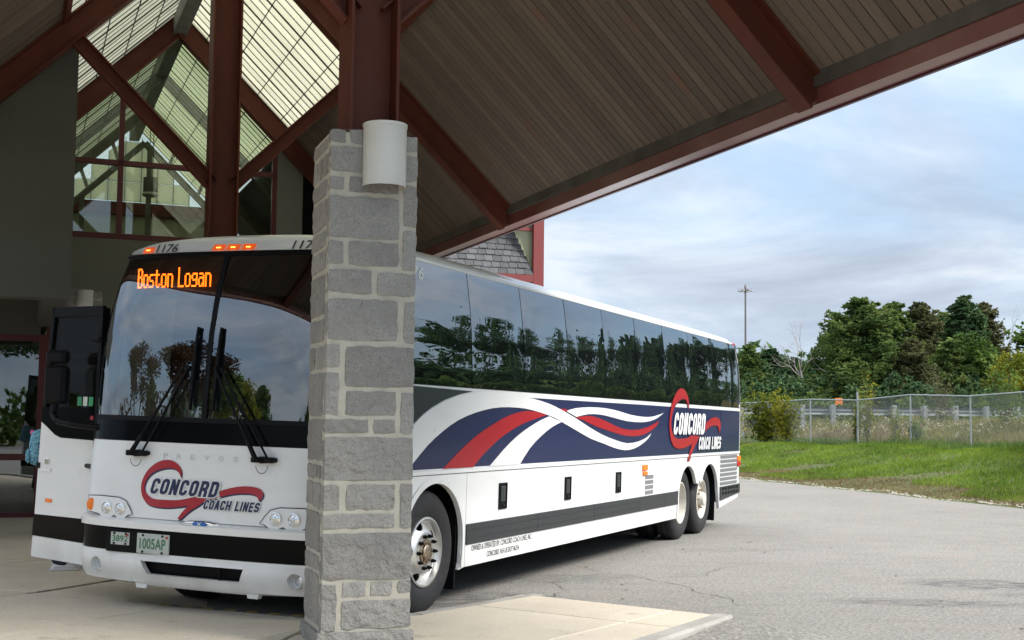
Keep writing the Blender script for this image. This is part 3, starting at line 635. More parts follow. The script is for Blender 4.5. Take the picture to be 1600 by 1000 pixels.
sconce(Vector((-1.271, 8.784, 0)), 'off white half round lamp on the face of the foreground stone pillar')
sconce(Vector(bl(-1.55, 9.6, 0)) + corner_off, 'small half round lamp above the open coach door, on the far pillar', dx=.40, z0=3.12, z1=3.41, r=.11)

# ================================================================== CANOPY
can = empty('bus_canopy', c0, -R(E_H), 'steep gabled bus canopy of oxide red steel with board soffits and a translucent ridge skylight', 'canopy')
SL = .977; ZR = 7.955; TE = 3.85
def zb(t): return ZR - SL * abs(t)                 # underside of rafters
VT = .42
def zd(t): return zb(t) + VT                        # deck plane
S0, S3 = -4.1, 12.65
ST = [0.0, 7.171]
cosp = 1 / math.sqrt(1 + SL * SL)
for s in ST:
    for k in (-1, 1):
        bm = bmesh.new(); dp = VT * cosp - .01
        a = Vector((0.12 * k, s, zb(.12) + VT / 2)); b = Vector((TE * k, s, zb(TE) + VT / 2))
        ibeam(bm, a, b, .20, dp, (SL * k, 0, 1)); obj('rafter', bm, M['steel'], can)
        bm = bmesh.new(); ibeam(bm, (.13 * k, s, 4.62), (1.78 * k, s, 4.62 + 1.65 * .995), .16, .17, (-k, 0, 1)); obj('brace', bm, M['steel'], can)
    bm = bmesh.new(); ibeam(bm, (0, s, 3.70), (0, s, zb(0) + .15), .37, .36, (1, 0, 0), .022, .016); obj('steel_column', bm, M['steel'], can)
    bm = bmesh.new(); bx(bm, -.24, .24, s - .24, s + .24, 3.695, 3.725); obj('base_plate', bm, M['steel'], can)
for k in (-1, 1):                                   # deep gable rafters against the building
    bm = bmesh.new(); dp = .44
    ibeam(bm, (0.02 * k, S3 - .25, zb(0) + .30), (TE * k, S3 - .25, zb(TE) + .30), .22, dp, (SL * k, 0, 1), .022); obj('gable_rafter', bm, M['steel'], can)
bm = bmesh.new(); bx(bm, -.11, .11, S0, S3 + 8.4, 8.02, 8.36, .01); obj('ridge_beam', bm, M['greysteel'], can)
for k in (-1, 1):
    bm = bmesh.new(); bx(bm, k * TE, k * (TE + .025), S0, S3, 4.36, 4.505); bx(bm, k * (TE + .026), k * (TE + .19), S0, S3, 4.36, 4.372); bx(bm, k * (TE + .165), k * (TE + .19), S0, S3, 4.373, 4.60); obj('eave_beam', bm, M['fascia'], can)
    bm = bmesh.new(); bx(bm, k * (TE - .02), k * (TE + .02), S0, S3, 4.507, 4.64); obj('trim_board', bm, M['trim'], can)
    bm = bmesh.new(); bx(bm, k * (TE + .192), k * (TE + .225), S0, S3, 4.345, 4.62); obj('drip_edge', bm, M['fasciaedge'], can)
# soffit boards
TS = 1.93; rot = lambda k: Matrix(((cosp * 1, 0, 0),) * 1) if False else None
NB = 119; bw = (S3 - S0) / NB
def slope_box(bm, t0, t1, s0, s1, lift, th, k, bev=0):
    """box lying on the roof slope: from t0 to t1, its underside lift above the deck plane (perpendicular)"""
    a = Vector((k * t0, 0, zd(t0))); b = Vector((k * t1, 0, zd(t1))); d = b - a; nrm = Vector((SL * k, 0, 1)).normalized()
    c = (a + b) / 2 + nrm * (lift + th / 2); c.y = (s0 + s1) / 2
    z = d.normalized(); y = Vector((0, 1, 0)); x = y.cross(z)
    Mx = Matrix((x, y, z)).transposed().to_4x4(); box(bm, c, (th, abs(s1 - s0), d.length), Mx, bev)
for k in (-1, 1):
    bm = bmesh.new(); slope_box(bm, TS, TE + .02, -bw / 2 + .0065, bw / 2 - .0065, .0, .022, k, .004)
    me = None
    for i in range(NB):
        if me is None:
            o = obj('board', bm, M['board'], can); me = o.data
        else: o = link('board', me, can)
        o.location = (0, S0 + (i + .5) * bw, random.uniform(-.0015, .0015))
    bm = bmesh.new(); slope_box(bm, TS - .05, TE + .22, S0, S3 + .3, .034, .16, k); obj('roof_deck', bm, M['roofing'], can)
    bm = bmesh.new(); slope_box(bm, TS - .03, TS + .03, S0, S3, -.05, .06, k); obj('skylight_kerb', bm, M['steel'], can)
# skylight: narrow translucent panels between glazing bars, cross bars over them
def skylight(parent, sa, sb, mt, pw=.272):
    n = round((sb - sa) / pw); pw = (sb - sa) / n
    for k in (-1, 1):
        bm = bmesh.new(); slope_box(bm, .0, TS - .03, -pw / 2 + .009, pw / 2 - .009, .03, .03, k); me = None
        for i in range(n):
            if me is None: o = obj('skylight_panel', bm, mt, parent); me = o.data
            else: o = link('skylight_panel', me, parent)
            o.location = (0, sa + (i + .5) * pw, 0)
        bm = bmesh.new(); slope_box(bm, .02, TS - .03, -.011, .011, .012, .05, k); me = None
        b2 = bmesh.new(); slope_box(b2, .02, TS - .03, -.004, .004, .022, .04, k); me2 = None
        for i in range(0, n + 1):
            if i % 3 == 0:
                if me is None: o = obj('glazing_bar', bm, M['bar'], parent); me = o.data
                else: o = link('glazing_bar', me, parent)
            else:
                if me2 is None: o = obj('panel_joint', b2, M['bar'], parent); me2 = o.data
                else: o = link('panel_joint', me2, parent)
            o.location = (0, sa + i * pw, 0)
        for t in (.42, .86, 1.28, 1.68):
            bm = bmesh.new(); slope_box(bm, t - .005, t + .005, sa, sb, .012, .012, k); obj('cross_bar', bm, M['bar'], parent)
skylight(can, S0, S3, M['skylight'])

# ================================================================== STATION BUILDING
sta = empty('station_building', c0, -R(E_H), 'grey stucco bus station behind the coach with red framed gable window and glass doors', 'building')
def sbx(name, x0, x1, y0, y1, z0, z1, mt, parent=None, bev=0):
    bm = bmesh.new(); bx(bm, x0, x1, y0, y1, z0, z1, bev); return obj(name, bm, mt, parent or sta)
def poly_wall(name, poly, y0, y1, mt, parent=None):
    bm = bmesh.new(); prism(bm, poly, lambda a, b, d: (a, d, b), y0, y1); return obj(name, bm, mt, parent or sta)
# gable wall with the clerestory opening
TW = 1.60
poly_wall('lower_wall', [(-1.84, 0), (2.16, 0), (2.16, 4.60), (-1.84, 4.60)], S3, S3 + .25, M['stucco2'])
poly_wall('gable_wall', [(1.72, 4.602), (2.16, 4.602), (2.16, zd(2.16) - .02), (1.72, zd(1.72) - .02)], S3, S3 + .25, M['stucco2'])
poly_wall('recess_shade_sheet', [(2.162, 0), (3.9, 0), (3.9, zd(3.9)), (2.162, zd(2.162))], S3 + .9, S3 + 1.1, M['void'])  # flat black sheet stands in for the shade of the deep recess
# grey box over the doors, standing a little forward
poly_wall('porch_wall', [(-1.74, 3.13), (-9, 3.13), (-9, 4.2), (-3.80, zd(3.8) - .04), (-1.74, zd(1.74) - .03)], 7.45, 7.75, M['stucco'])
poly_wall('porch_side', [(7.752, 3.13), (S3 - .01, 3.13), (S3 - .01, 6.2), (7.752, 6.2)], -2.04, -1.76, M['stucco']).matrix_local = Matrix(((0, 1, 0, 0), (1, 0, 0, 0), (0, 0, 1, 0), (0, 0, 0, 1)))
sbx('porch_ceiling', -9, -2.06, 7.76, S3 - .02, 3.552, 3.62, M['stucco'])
# clerestory frame and glass
def gframe(x0, x1, z0, z1): sbx('clerestory_mullion', x0, x1, S3 + .02, S3 + .14, z0, z1, M['redframe'])
gframe(-1.60, 1.75, 4.602, 4.70); gframe(-1.60, 1.75, 5.83, 5.91); gframe(1.64, 1.72, 4.702, zd(1.7) - .05); gframe(-.885, -.80, 4.702, zd(.85) - .45)
for (a, b) in ((-1.60, -.886), (-.799, 1.639)):
    for lo in (4.71, 5.92):
        top = lambda t: 5.825 if lo < 5 else zd(t) - .10
        if lo > 5 and a < -1.5: pl = [(a, lo), (b, lo), (b, top(b)), (a, top(a))]
        elif lo > 5 and a < 0: pl = [(a, lo), (b, lo), (b, top(b)), (0, top(0)), (a, top(a))]
        else: pl = [(a, lo), (b, lo), (b, top(b)), (a, top(a))]
        bm = bmesh.new(); prism(bm, pl, lambda x, z, d: (x, d, z), S3 + .07, S3 + .08); obj('pane', bm, M['clearglass'], sta)
# lobby behind the clerestory: side walls, floor slab, roof boards, far gable of translucent panels
SB = 21.0
for k in (-1, 1):
    sbx('lobby_wall', k * 2.6, k * 2.75, S3 + .3, SB, 0, 5.6, M['lobby'])
    bm = bmesh.new(); slope_box(bm, TS, 4.0, S3 + .31, SB, .0, .18, k); obj('lobby_roof', bm, M['roofing'], sta)
skylight(sta, S3 + .3, SB, M['skylight2'])
poly_wall('far_wall', [(-2.6, 0), (2.6, 0), (2.6, 5.7), (1.6, 6.6), (-1.6, 6.6), (-2.6, 5.7)], SB, SB + .2, M['lobby'])
for i in range(-5, 6):
    for j in range(5):
        x0, x1 = i * .36 - .17, i * .36 + .17; z0, z1 = 6.62 + j * .46, 6.62 + j * .46 + .44
        zt = zd(max(abs(x0), abs(x1))) - .12
        if z0 > zt - .1: continue
        pl = [(x0, z0), (x1, z0), (x1, min(z1, zd(x1) - .1)), (x0, min(z1, zd(x0) - .1))]
        bm = bmesh.new(); prism(bm, pl, lambda x, z, d: (x, d, z), SB, SB + .03); obj('gable_panel', bm, M['gable'], sta)
for i in range(-5, 6): sbx('gable_muntin', i * .36 - .185, i * .36 - .175, SB - .02, SB + .04, 6.6, max(6.62, zd(abs(i * .36 - .18)) - .1), M['bar'])
for j in range(1, 4): w_ = max(.2, (zd(0) - .12 - 6.61 - j * .46) / SL); sbx('gable_muntin', -w_, w_, SB - .015, SB - .005, 6.606 + j * .46, 6.614 + j * .46, M['bar'])
sbx('sill_beam', -2.5, 2.5, SB - .12, SB - .01, 6.30, 6.58, M['redframe'])
for k in (-1, 1):                                    # slender grey trusses inside the lobby
    for s in (S3 + 2.6, S3 + 5.6):
        bm = bmesh.new(); beam(bm, (0, s, zb(0) + .12), (2.5 * k, s, zb(2.5) + .12), .16, .17, (SL * k, 0, 1)); obj('lobby_truss_chord', bm, M['greysteel'], sta)
    bm = bmesh.new(); beam(bm, (0, S3 + 5.6, zb(0) - .55), (2.3 * k, S3 + 5.6, zb(2.3) - .55), .12, .12, (SL * k, 0, 1)); obj('lobby_truss_chord', bm, M['greysteel'], sta)
    for t in (.5, 1.1, 1.7):
        bm = bmesh.new(); beam(bm, (t * k, S3 + 5.6, zb(t) - .5), ((t + .16) * k, S3 + 5.6, zb(t + .16) + .1), .07, .07, (0, 1, 0)); obj('lobby_truss_web', bm, M['greysteel'], sta)
for x in (-1.2, .1):
    bm = bmesh.new(); bx(bm, x - .05, x + .05, S3 + 5.5, S3 + 5.6, 0, zb(x) - .6); obj('lobby_post', bm, M['greysteel'], sta)
# storefront under the grey box
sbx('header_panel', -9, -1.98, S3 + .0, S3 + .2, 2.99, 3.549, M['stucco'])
for x in (-1.99, -3.45, -4.95, -6.45, -7.95): sbx('storefront_mullion', x, x + .10, S3 - .02, S3 + .12, 0.13, 3.0, M['redframe'])
for a, b in zip((-3.35, -4.85, -6.35, -7.85), (-1.991, -3.451, -4.951, -6.451)):
    sbx('storefront_rail', a, b, S3 - .015, S3 + .11, 1.02, 1.12, M['redframe']); sbx('storefront_rail', a, b, S3 - .015, S3 + .11, 2.90, 2.99, M['redframe']); sbx('storefront_rail', a, b, S3 - .015, S3 + .11, .13, .21, M['redframe'])
    sbx('pane', a, b, S3 + .04, S3 + .05, 1.12, 2.90, M['houseglass']); sbx('pane', a, b, S3 + .04, S3 + .05, .21, 1.02, M['houseglass'])
sbx('storefront_jamb', -1.888, -1.842, S3 - .01, S3 + .2, 0.13, 3.55, M['redframe'])
M['curtain'] = mat('pale_curtain', (0.33, 0.33, 0.30), 0.9)
for k in range(9):
    x = -2.15 - k * .33 + random.uniform(-.05, .05); sbx('blind_strip', x, x + .05 + .05 * random.random(), S3 + .35, S3 + .38, .2, 2.7, M['curtain'])
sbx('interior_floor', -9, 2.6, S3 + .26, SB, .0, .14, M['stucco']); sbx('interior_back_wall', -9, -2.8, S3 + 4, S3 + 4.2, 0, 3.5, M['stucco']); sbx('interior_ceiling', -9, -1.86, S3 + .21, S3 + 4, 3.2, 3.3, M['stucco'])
# pendant lamp in the lobby
pd = empty('pendant_lamp', bl(-.15, S3 + 2.4, 5.75), -R(E_H), 'grey cylinder pendant lamp hanging in the lobby behind the gable window', 'pendant lamp')
bm = bmesh.new(); lathe(bm, [(.03, .36), (.13, .345), (.13, .05), (.125, .0)], 20); obj('shade', bm, M['greysteel'], pd, auto=40)
bm = bmesh.new(); lathe(bm, [(.135, .07), (.15, .03), (.11, .0), (.0, .0)], 20); obj('reflector', bm, M['sconce'], pd, auto=40)
bm = bmesh.new(); tube(bm, (-.03, 0, .35), (-.03, 0, 2.3), .008, n=5); tube(bm, (.03, 0, .35), (.03, 0, 2.3), .008, n=5); obj('hanging_rod', bm, M['greysteel'], pd)

# ================================================================== SLATE ROOFED WING with the red framed glazing
wing = empty('slate_roof_wing', c0, -R(E_H), 'far wing of the station with a grey slate roof and a red framed glazed end', 'building')
SW = 23.0
X0 = 4.4; ZB = 5.72; ZT = 7.75; XR = 10.65; XT = 9.93
sl = Vector((0, .75, ZT - ZB)); sln = sl.length
rows = 12; bm = bmesh.new()
pl = [(X0, ZB), (XR, ZB), (XT - .05, ZT), (X0, ZT)]
A = [bm.verts.new((x, SW + .03 + .75 * (z - ZB) / (ZT - ZB), z)) for x, z in pl]; B = [bm.verts.new((x, SW + .3 + .75 * (z - ZB) / (ZT - ZB), z)) for x, z in pl]
bm.faces.new(A); bm.faces.new(B[::-1]); [bm.faces.new((A[i], B[i], B[(i + 1) % 4], A[(i + 1) % 4])) for i in range(4)]
obj('roof_deck', bm, M['roofing'], wing)
rh = (ZT - ZB) / rows; cnt = 0
for r in range(rows):
    zl = ZB + r * rh; zh = zl + rh * 1.12; off_ = .12 * (r % 2)
    xmax = XR - (XR - XT) * (zl - ZB) / (ZT - ZB)
    x = xmax - off_
    if off_: spans = [(xmax - off_, xmax)]
    else: spans = []
    while x > X0 + .1: spans.append((x - .25, x)); x -= .25
    for a, b in spans:
        j = random.uniform(-.012, .012); y_l = SW + .75 * (zl - ZB) / (ZT - ZB) - .012 - random.uniform(0, .008); y_h = SW + .75 * (zh - ZB) / (ZT - ZB) + .012
        bm = bmesh.new(); g = .006
        p = [(a + g, y_l, zl + j + .02), (a + g + .02, y_l, zl + j), (b - g - .02, y_l, zl + j), (b - g, y_l, zl + j + .02), (b - g, y_h, zh), (a + g, y_h, zh)]
        F_ = [bm.verts.new(q) for q in p]; K = [bm.verts.new((q[0], q[1] + .016, q[2] + .006)) for q in p]
        bm.faces.new(F_); bm.faces.new(K[::-1]); [bm.faces.new((F_[i], K[i], K[(i + 1) % 6], F_[(i + 1) % 6])) for i in range(6)]
        obj('slate', bm, M['slate'], wing); cnt += 1
xe = lambda z: XR - (XR - XT) * (z - ZB) / (ZT - ZB) + .03
def wbx(name, *a): 
    bm = bmesh.new(); bx(bm, *a[:6]); return obj(name, bm, a[6], wing)
wbx('eave_board', X0, XR - .02, SW - .06, SW + .02, ZB - .20, ZB - .01, M['redpost'])
wbx('wall', X0, XR - .3, SW + .1, SW + .35, 0, ZB - .03, M['stucco2'])
wbx('corner_post', XR, XR + .30, SW - .02, SW + .26, 0, 7.42, M['redpost'])
wbx('cornice', XR - .6, XR + .55, SW - .1, SW + 1.4, 7.43, 7.50, M['redpost']); wbx('cornice', XR - .6, XR + .42, SW - .05, SW + 1.3, 7.36, 7.427, M['redpost'])
wbx('glazing_rail', xe(6.93), XR - .002, SW + .08, SW + .18, 6.932, 7.018, M['redpost'])
for z0, z1 in ((ZB + .02, 6.93), (7.02, 7.36)):
    bm = bmesh.new(); prism(bm, [(XR - .001, z0), (XR - .001, z1), (xe(z1), z1), (xe(z0), z0)], lambda x, z, d: (x, d, z), SW + .10, SW + .13); obj('glazing_panel', bm, M['skylight2'], wing)
wbx('end_wall', XR - .3, XR + .04, SW + .36, SW + 4, 0, 5.29, M['stucco2']); wbx('roof_slab', X0, XT - 1.0, SW + .8, SW + 4, 7.5, 7.72, M['roofing'])
wbx('glazing_panel', XR + .05, XR + .08, SW + .3, SW + 4, 5.3, 7.35, M['skylight2'])
# ================================================================== THE COACH
PZ = [.28, .45, .8, 1.29, 1.47, 1.64, 2.0, 2.3, 2.55, 2.8, 3.0, 3.05, 3.12, 3.17, 3.21, 3.235, 3.25]
PU = [.09, .04, .02, .06, .08, .10, .122, .15, .19, .25, .318, .335, .35, .44, .62, .85, 1.2]
def Wd(z): return 0.0 if z < 2 else .10 * ((min(z, 3.2) - 2) / 1.1) ** 2
def Gs(s):
    s = min(abs(s), 1.0); return .06 * s * s + .40 * (1 - (1 - s ** 4.5) ** (1 / 4.5))
def Fu(v, z): return float(np.interp(z, PZ, PU)) + Gs((v - 1.3) / (1.3 - Wd(z)))
BH = 22.9786; BR = R(1.2077)
a_ = Vector((math.sin(R(BH)), math.cos(R(BH)), 0)); l_ = Vector((-math.cos(R(BH)), math.sin(R(BH)), 0)); k_ = Vector((0, 0, 1))
l2 = l_ * math.cos(BR) + k_ * math.sin(BR); k3 = -l_ * math.sin(BR) + k_ * math.cos(BR)
Mb = Matrix((a_, l2, k3)).transposed().to_4x4(); Mb.translation = Vector((-1.3451, 9.7504, 0))
bus = empty('coach', label='white motor coach with navy and red side stripes and lit Boston Logan sign', cat='coach'); bus.matrix_world = Mb
UE = 13.5; U0 = .50
TOP = 3.075
def front_patch(name, zs, s0, s1, mt, du=0.0, n=26, th=.015, fdu=None, parent=None):
    """strip of the nose following its plan curve; s runs -1 (driver side) .. 1"""
    bm = bmesh.new(); V = []
    ang0 = math.asin(max(-1, min(1, s0))); ang1 = math.asin(max(-1, min(1, s1)))
    for z in zs:
        row = []
        for i in range(n + 1):
            s = math.sin(ang0 + (ang1 - ang0) * i / n); hw = 1.3 - Wd(z); v_ = 1.3 + s * hw
            d = du if fdu is None else fdu(v_, z)
            row.append(bm.verts.new((Fu(v_, z) + d, v_, z)))
        V.append(row)
    fs = []
    for r0, r1 in zip(V[:-1], V[1:]):
        for i in range(n): fs.append(bm.faces.new((r0[i], r0[i + 1], r1[i + 1], r1[i])))
    if th:
        ex = bmesh.ops.extrude_face_region(bm, geom=fs); bmesh.ops.translate(bm, verts=[e for e in ex['geom'] if isinstance(e, bmesh.types.BMVert)], vec=(th, 0, 0))
    return obj(name, bm, mt, parent or bus, auto=35)
def lin(a, b, n): return [a + (b - a) * i / n for i in range(n + 1)]
def decal(name, poly, mt, where, off, parent=None, grid=.05, smooth=0, sharp=()):
    """thin applied film following the bodywork; poly is (v,z) on the nose or (u,z) on the driver side"""
    if smooth: poly = catmull(poly, smooth, sharp)
    bm = bmesh.new(); bm.faces.new([bm.verts.new((p[0], 0, p[1])) for p in poly]).normal_update(); bmesh.ops.triangulate(bm, faces=bm.faces, ngon_method='EAR_CLIP')
    return decal_bm(name, bm, mt, where, off, parent, grid)
def decal_bm(name, bm, mt, where, off, parent=None, grid=.05):
    xs = [v_.co.x for v_ in bm.verts]; zs = [v_.co.z for v_ in bm.verts]
    cuts = []
    if where == 'F':
        cuts += [((x, 0, 0), (1, 0, 0)) for x in np.arange(math.floor(min(xs) / grid) * grid, max(xs), grid)]
        cuts += [((0, 0, z), (0, 0, 1)) for z in PZ if min(zs) < z < max(zs)]
    elif max(zs) > 2.0: cuts += [((0, 0, z), (0, 0, 1)) for z in np.arange(2.0, max(zs), .08)]
    for co, no in cuts: bmesh.ops.bisect_plane(bm, geom=bm.verts[:] + bm.edges[:] + bm.faces[:], plane_co=co, plane_no=no)
    for v_ in bm.verts:
        x, z = v_.co.x, v_.co.z
        v_.co = (Fu(x, z) - off, x, z) if where == 'F' else (x, Wd(z) - off, z)
    me = bpy.data.meshes.new(name); bm.to_mesh(me); bm.free(); me.materials.append(mt); return link(name, me, parent or bus)
def text_bm(body, h, width=None, shear=0.0, bold=0.0, align='LEFT'):
    cu = bpy.data.curves.new('t', 'FONT'); cu.body = body; cu.size = 1.0; cu.shear = shear; cu.offset = bold; cu.resolution_u = 3; cu.align_x = 'LEFT'
    o = link('t', cu); dg = bpy.context.evaluated_depsgraph_get(); me = bpy.data.meshes.new_from_object(o.evaluated_get(dg)); bpy.data.objects.remove(o)
    co = np.array([v_.co[:] for v_ in me.vertices]); x0, x1 = co[:, 0].min(), co[:, 0].max(); y0, y1 = co[:, 1].min(), co[:, 1].max()
    bm = bmesh.new(); bm.from_mesh(me); bpy.data.meshes.remove(me)
    w_ = width if width else (x1 - x0) / (y1 - y0) * h
    for v_ in bm.verts: v_.co = ((v_.co.x - x0) / (x1 - x0) * w_, 0, (v_.co.y - y0) / (y1 - y0) * h)
    return bm, w_
def bus_text(name, body, x, z, h, width, mt, where, off, shear=0.0, bold=0.0, parent=None, slope=0.0):
    """x is the left end as read from outside; on the nose reading runs towards smaller v"""
    bm, w_ = text_bm(body, h, width, shear, bold)
    for v_ in bm.verts: v_.co = ((x - v_.co.x) if where == 'F' else (x + v_.co.x), 0, z + v_.co.z + slope * v_.co.x)
    return decal_bm(name, bm, mt, where, off, parent, .06)
def fp(v_, z, d=0.0): return Vector((Fu(v_, z) - d, v_, z))

# condensed block lettering drawn as thick strokes (unit height, width per letter)
def _arc(cx, cy, rx, ry, a0, a1, n=6): return [(cx + rx * math.cos(R(a0 + (a1 - a0) * i / n)), cy + ry * math.sin(R(a0 + (a1 - a0) * i / n))) for i in range(n + 1)]
def glyph(ch, w, t):
    h = t / 2; x0, x1, y0, y1 = h, w - h, h, 1 - h; r = min(.16, (x1 - x0) / 2); q = r
    if ch == 'O': return [(_arc(x1 - r, y1 - q, r, q, 0, 90) + _arc(x0 + r, y1 - q, r, q, 90, 180) + _arc(x0 + r, y0 + q, r, q, 180, 270) + _arc(x1 - r, y0 + q, r, q, 270, 360), True)]
    if ch == 'C': return [([(x1, .66)] + _arc(x1 - r, y1 - q, r, q, 0, 90) + _arc(x0 + r, y1 - q, r, q, 90, 180) + _arc(x0 + r, y0 + q, r, q, 180, 270) + _arc(x1 - r, y0 + q, r, q, 270, 360) + [(x1, .34)], False)]
    if ch == 'D': return [([(x0, y1)] + _arc(x1 - r, y1 - q, r, q, 90, 0) + _arc(x1 - r, y0 + q, r, q, 0, -90) + [(x0, y0)], True)]
    if ch == 'N': return [([(x0, 0), (x0, 1)], False), ([(x1, 0), (x1, 1)], False), ([(x0, 1 - h * .4), (x1, h * .4)], False)]
    if ch == 'R': return [([(x0, 0), (x0, 1)], False), ([(x0, y1)] + _arc(x1 - r, y1 - q, r, q, 90, 0) + _arc(x1 - r, .48 + q, r, q, 0, -90) + [(x0, .48)], False), ([(x1 - r * .6, .48), (x1, .30), (x1, 0)], False)]
    if ch == 'A': return [([(h * .8, 0), (w / 2, 1.0)], False), ([(w - h * .8, 0), (w / 2, 1.0)], False), ([(w * .25, .28), (w * .75, .28)], False)]
    if ch == 'H': return [([(x0, 0), (x0, 1)], False), ([(x1, 0), (x1, 1)], False), ([(x0, .5), (x1, .5)], False)]
    if ch == 'L': return [([(x0, 1), (x0, y0), (w, y0)], False)]
    if ch == 'I': return [([(h, 0), (h, 1)], False)]
    if ch == 'E': return [([(w, y1), (x0, y1), (x0, y0), (w, y0)], False), ([(x0, .5), (w * .9, .5)], False)]
    if ch == 'S': return [([(x1, .70)] + _arc(x1 - r, y1 - q, r, q, 0, 90) + _arc(x0 + r, y1 - q, r, q, 90, 180) + _arc(x0 + r, .5 + q * .7, r, q * .7, 180, 262) + _arc(x1 - r, .5 - q * .7, r, q * .7, 82, 0) + _arc(x1 - r, y0 + q, r, q, 360, 270) + _arc(x0 + r, y0 + q, r, q, 270, 180) + [(x0, .30)], False)]
    return []
def block_text(body, h, width, shear, t, grow=0.0):
    """mesh of block capitals; grow thickens every stroke for a halo"""
    ws = [.30 if c_ == ' ' else (t if c_ == 'I' else (.50 if c_ in 'LE' else .56)) for c_ in body]; gap = .13; tot = sum(ws) + gap * (len(ws) - 1); bm = bmesh.new(); x = 0; lay = 0
    for c_, w_ in zip(body, ws):
        for pts, closed in glyph(c_, w_, t):
            n = len(pts); P_ = [Vector(p) for p in pts]; hw = t / 2 + grow; V = []; lay = (lay + 1) % 4
            if not closed and grow: P_[0] = P_[0] + (P_[0] - P_[1]).normalized() * grow; P_[-1] = P_[-1] + (P_[-1] - P_[-2]).normalized() * grow
            for i, p in enumerate(P_):
                a = P_[i - 1] if (i or closed) else None; b = P_[(i + 1) % n] if (i < n - 1 or closed) else None
                d0 = (p - a) if a is not None else (b - p); d1 = (b - p) if b is not None else (p - a)
                if d0.length < 1e-6: d0 = d1
                if d1.length < 1e-6: d1 = d0
                d0 = d0.normalized(); d1 = d1.normalized(); n0 = Vector((-d0.y, d0.x)); n1 = Vector((-d1.y, d1.x)); mi = (n0 + n1)
                mi = mi.normalized() if mi.length > 1e-3 else n0; k_ = hw / max(.45, mi.dot(n0))
                V.append([bm.verts.new(((q.x + x + shear * q.y) / tot * width, lay * .0006, q.y * h)) for q in (p + mi * k_, p - mi * k_)])
            for i in range(n if closed else n - 1): bm.faces.new((V[i][0], V[i][1], V[(i + 1) % n][1], V[(i + 1) % n][0]))
        x += w_ + gap
    return bm
def block_decal(name, body, x, z, h, width, mt, where, off, shear=.22, t=.19, grow=0.0):
    bm = block_text(body, h, width, shear, t, grow)
    for v_ in bm.verts: v_.co = ((x - v_.co.x) if where == 'F' else (x + v_.co.x), v_.co.y, z + v_.co.z)
    ys = {}
    cuts = []
    xs = [v_.co.x for v_ in bm.verts]
    if where == 'F':
        for q in np.arange(math.floor(min(xs) / .06) * .06, max(xs), .06): bmesh.ops.bisect_plane(bm, geom=bm.verts[:] + bm.edges[:] + bm.faces[:], plane_co=(q, 0, 0), plane_no=(1, 0, 0))
    for v_ in bm.verts:
        a_x, ly, zz_ = v_.co; v_.co = (Fu(a_x, zz_) - off - ly, a_x, zz_) if where == 'F' else (a_x, Wd(zz_) - off - ly, zz_)
    me = bpy.data.meshes.new(name); bm.to_mesh(me); bm.free(); me.materials.append(mt); return link(name, me, bus)
# --- nose panels
def bump_du(v_, z): return -.045
nose = front_patch('nose_panel', [.83, .95, 1.1, 1.25, 1.35, 1.445], -1, 1, M['white'], n=40)
front_patch('lower_fascia', [1.45, 1.53, 1.615], -1, 1, M['blackgloss'], n=40, du=.002)
front_patch('bumper_shelf', [.745, .76, .80, .825], -1, 1, M['white'], n=40, fdu=lambda v_, z: -.05 if z < .81 else (-.035 if z < .822 else -.004), th=.04)
front_patch('bumper_band', [.555, .65, .742], -1, 1, M['blackgloss'], n=40, du=-.022, th=.03)
def front_poly(name, polys, mt, fdu, th, zc=()):
    """nose piece given as flat polygons (v,z) that share edges; draped over the nose curve and thickened"""
    bm = bmesh.new()
    for pl in polys: bm.faces.new([bm.verts.new((a, 0, b)) for a, b in pl])
    for x in [1.3 + 1.3 * math.sin(R(q)) for q in range(-87, 90, 4)] + [1.3 + 1.3 * q for q in (-.9995, .9995)]: bmesh.ops.bisect_plane(bm, geom=bm.verts[:] + bm.edges[:] + bm.faces[:], plane_co=(x, 0, 0), plane_no=(1, 0, 0))
    for z in zc: bmesh.ops.bisect_plane(bm, geom=bm.verts[:] + bm.edges[:] + bm.faces[:], plane_co=(0, 0, z), plane_no=(0, 0, 1))
    bmesh.ops.remove_doubles(bm, verts=bm.verts, dist=.0005)
    for v_ in bm.verts: x, z = v_.co.x, v_.co.z; v_.co = (Fu(x, z) + fdu(x, z), x, z)
    ex = bmesh.ops.extrude_face_region(bm, geom=bm.faces[:]); bmesh.ops.translate(bm, verts=[e for e in ex['geom'] if isinstance(e, bmesh.types.BMVert)], vec=(th, 0, 0))
    return obj(name, bm, mt, bus, auto=35)
def bdu(v_, z): return -.045 if .345 < z < .535 else (-.030 if z > .31 else -.008)
g0, g1, h0, h1 = .845, 1.735, .80, 1.79
bump = front_poly('bumper', [[(0, .552), (0, .492), (h0, .492), (h0, .552)], [(h0, .552), (h0, .492), (h1, .492), (h1, .552)], [(h1, .552), (h1, .492), (2.6, .492), (2.6, .552)], [(0, .492), (0, .388), (g0, .388), (h0, .492)], [(h1, .492), (g1, .388), (2.6, .388), (2.6, .492)],
    [(0, .388), (.10, .315), (g0, .285), (g0, .388)], [(g0, .388), (g0, .285), (g1, .285), (g1, .388)], [(g1, .388), (g1, .285), (2.5, .315), (2.6, .388)]], M['white'], bdu, .05, (.31, .345, .44, .535))
def cut_fog(vc): return lambda bm: tube(bm, (-.3, vc, .425), (.5, vc, .425), .062, .062, 24)
boolean_cut(bump, [cut_fog(2.29)]); boolean_cut(bump, [cut_fog(2.29)]); boolean_cut(bump, [cut_fog(.36)]); bump.data.materials.clear(); bump.data.materials.append(M['white'])
front_patch('bumper_grille', [.37, .44, .50], -.6, .6, M['black'], du=.03, n=16)
bm = bmesh.new(); beam(bm, (.03, 1.03, .385), (.03, 1.03, .495), .012, .02, (1, 0, 0)); obj('grille_divider', bm, M['black'], bus)
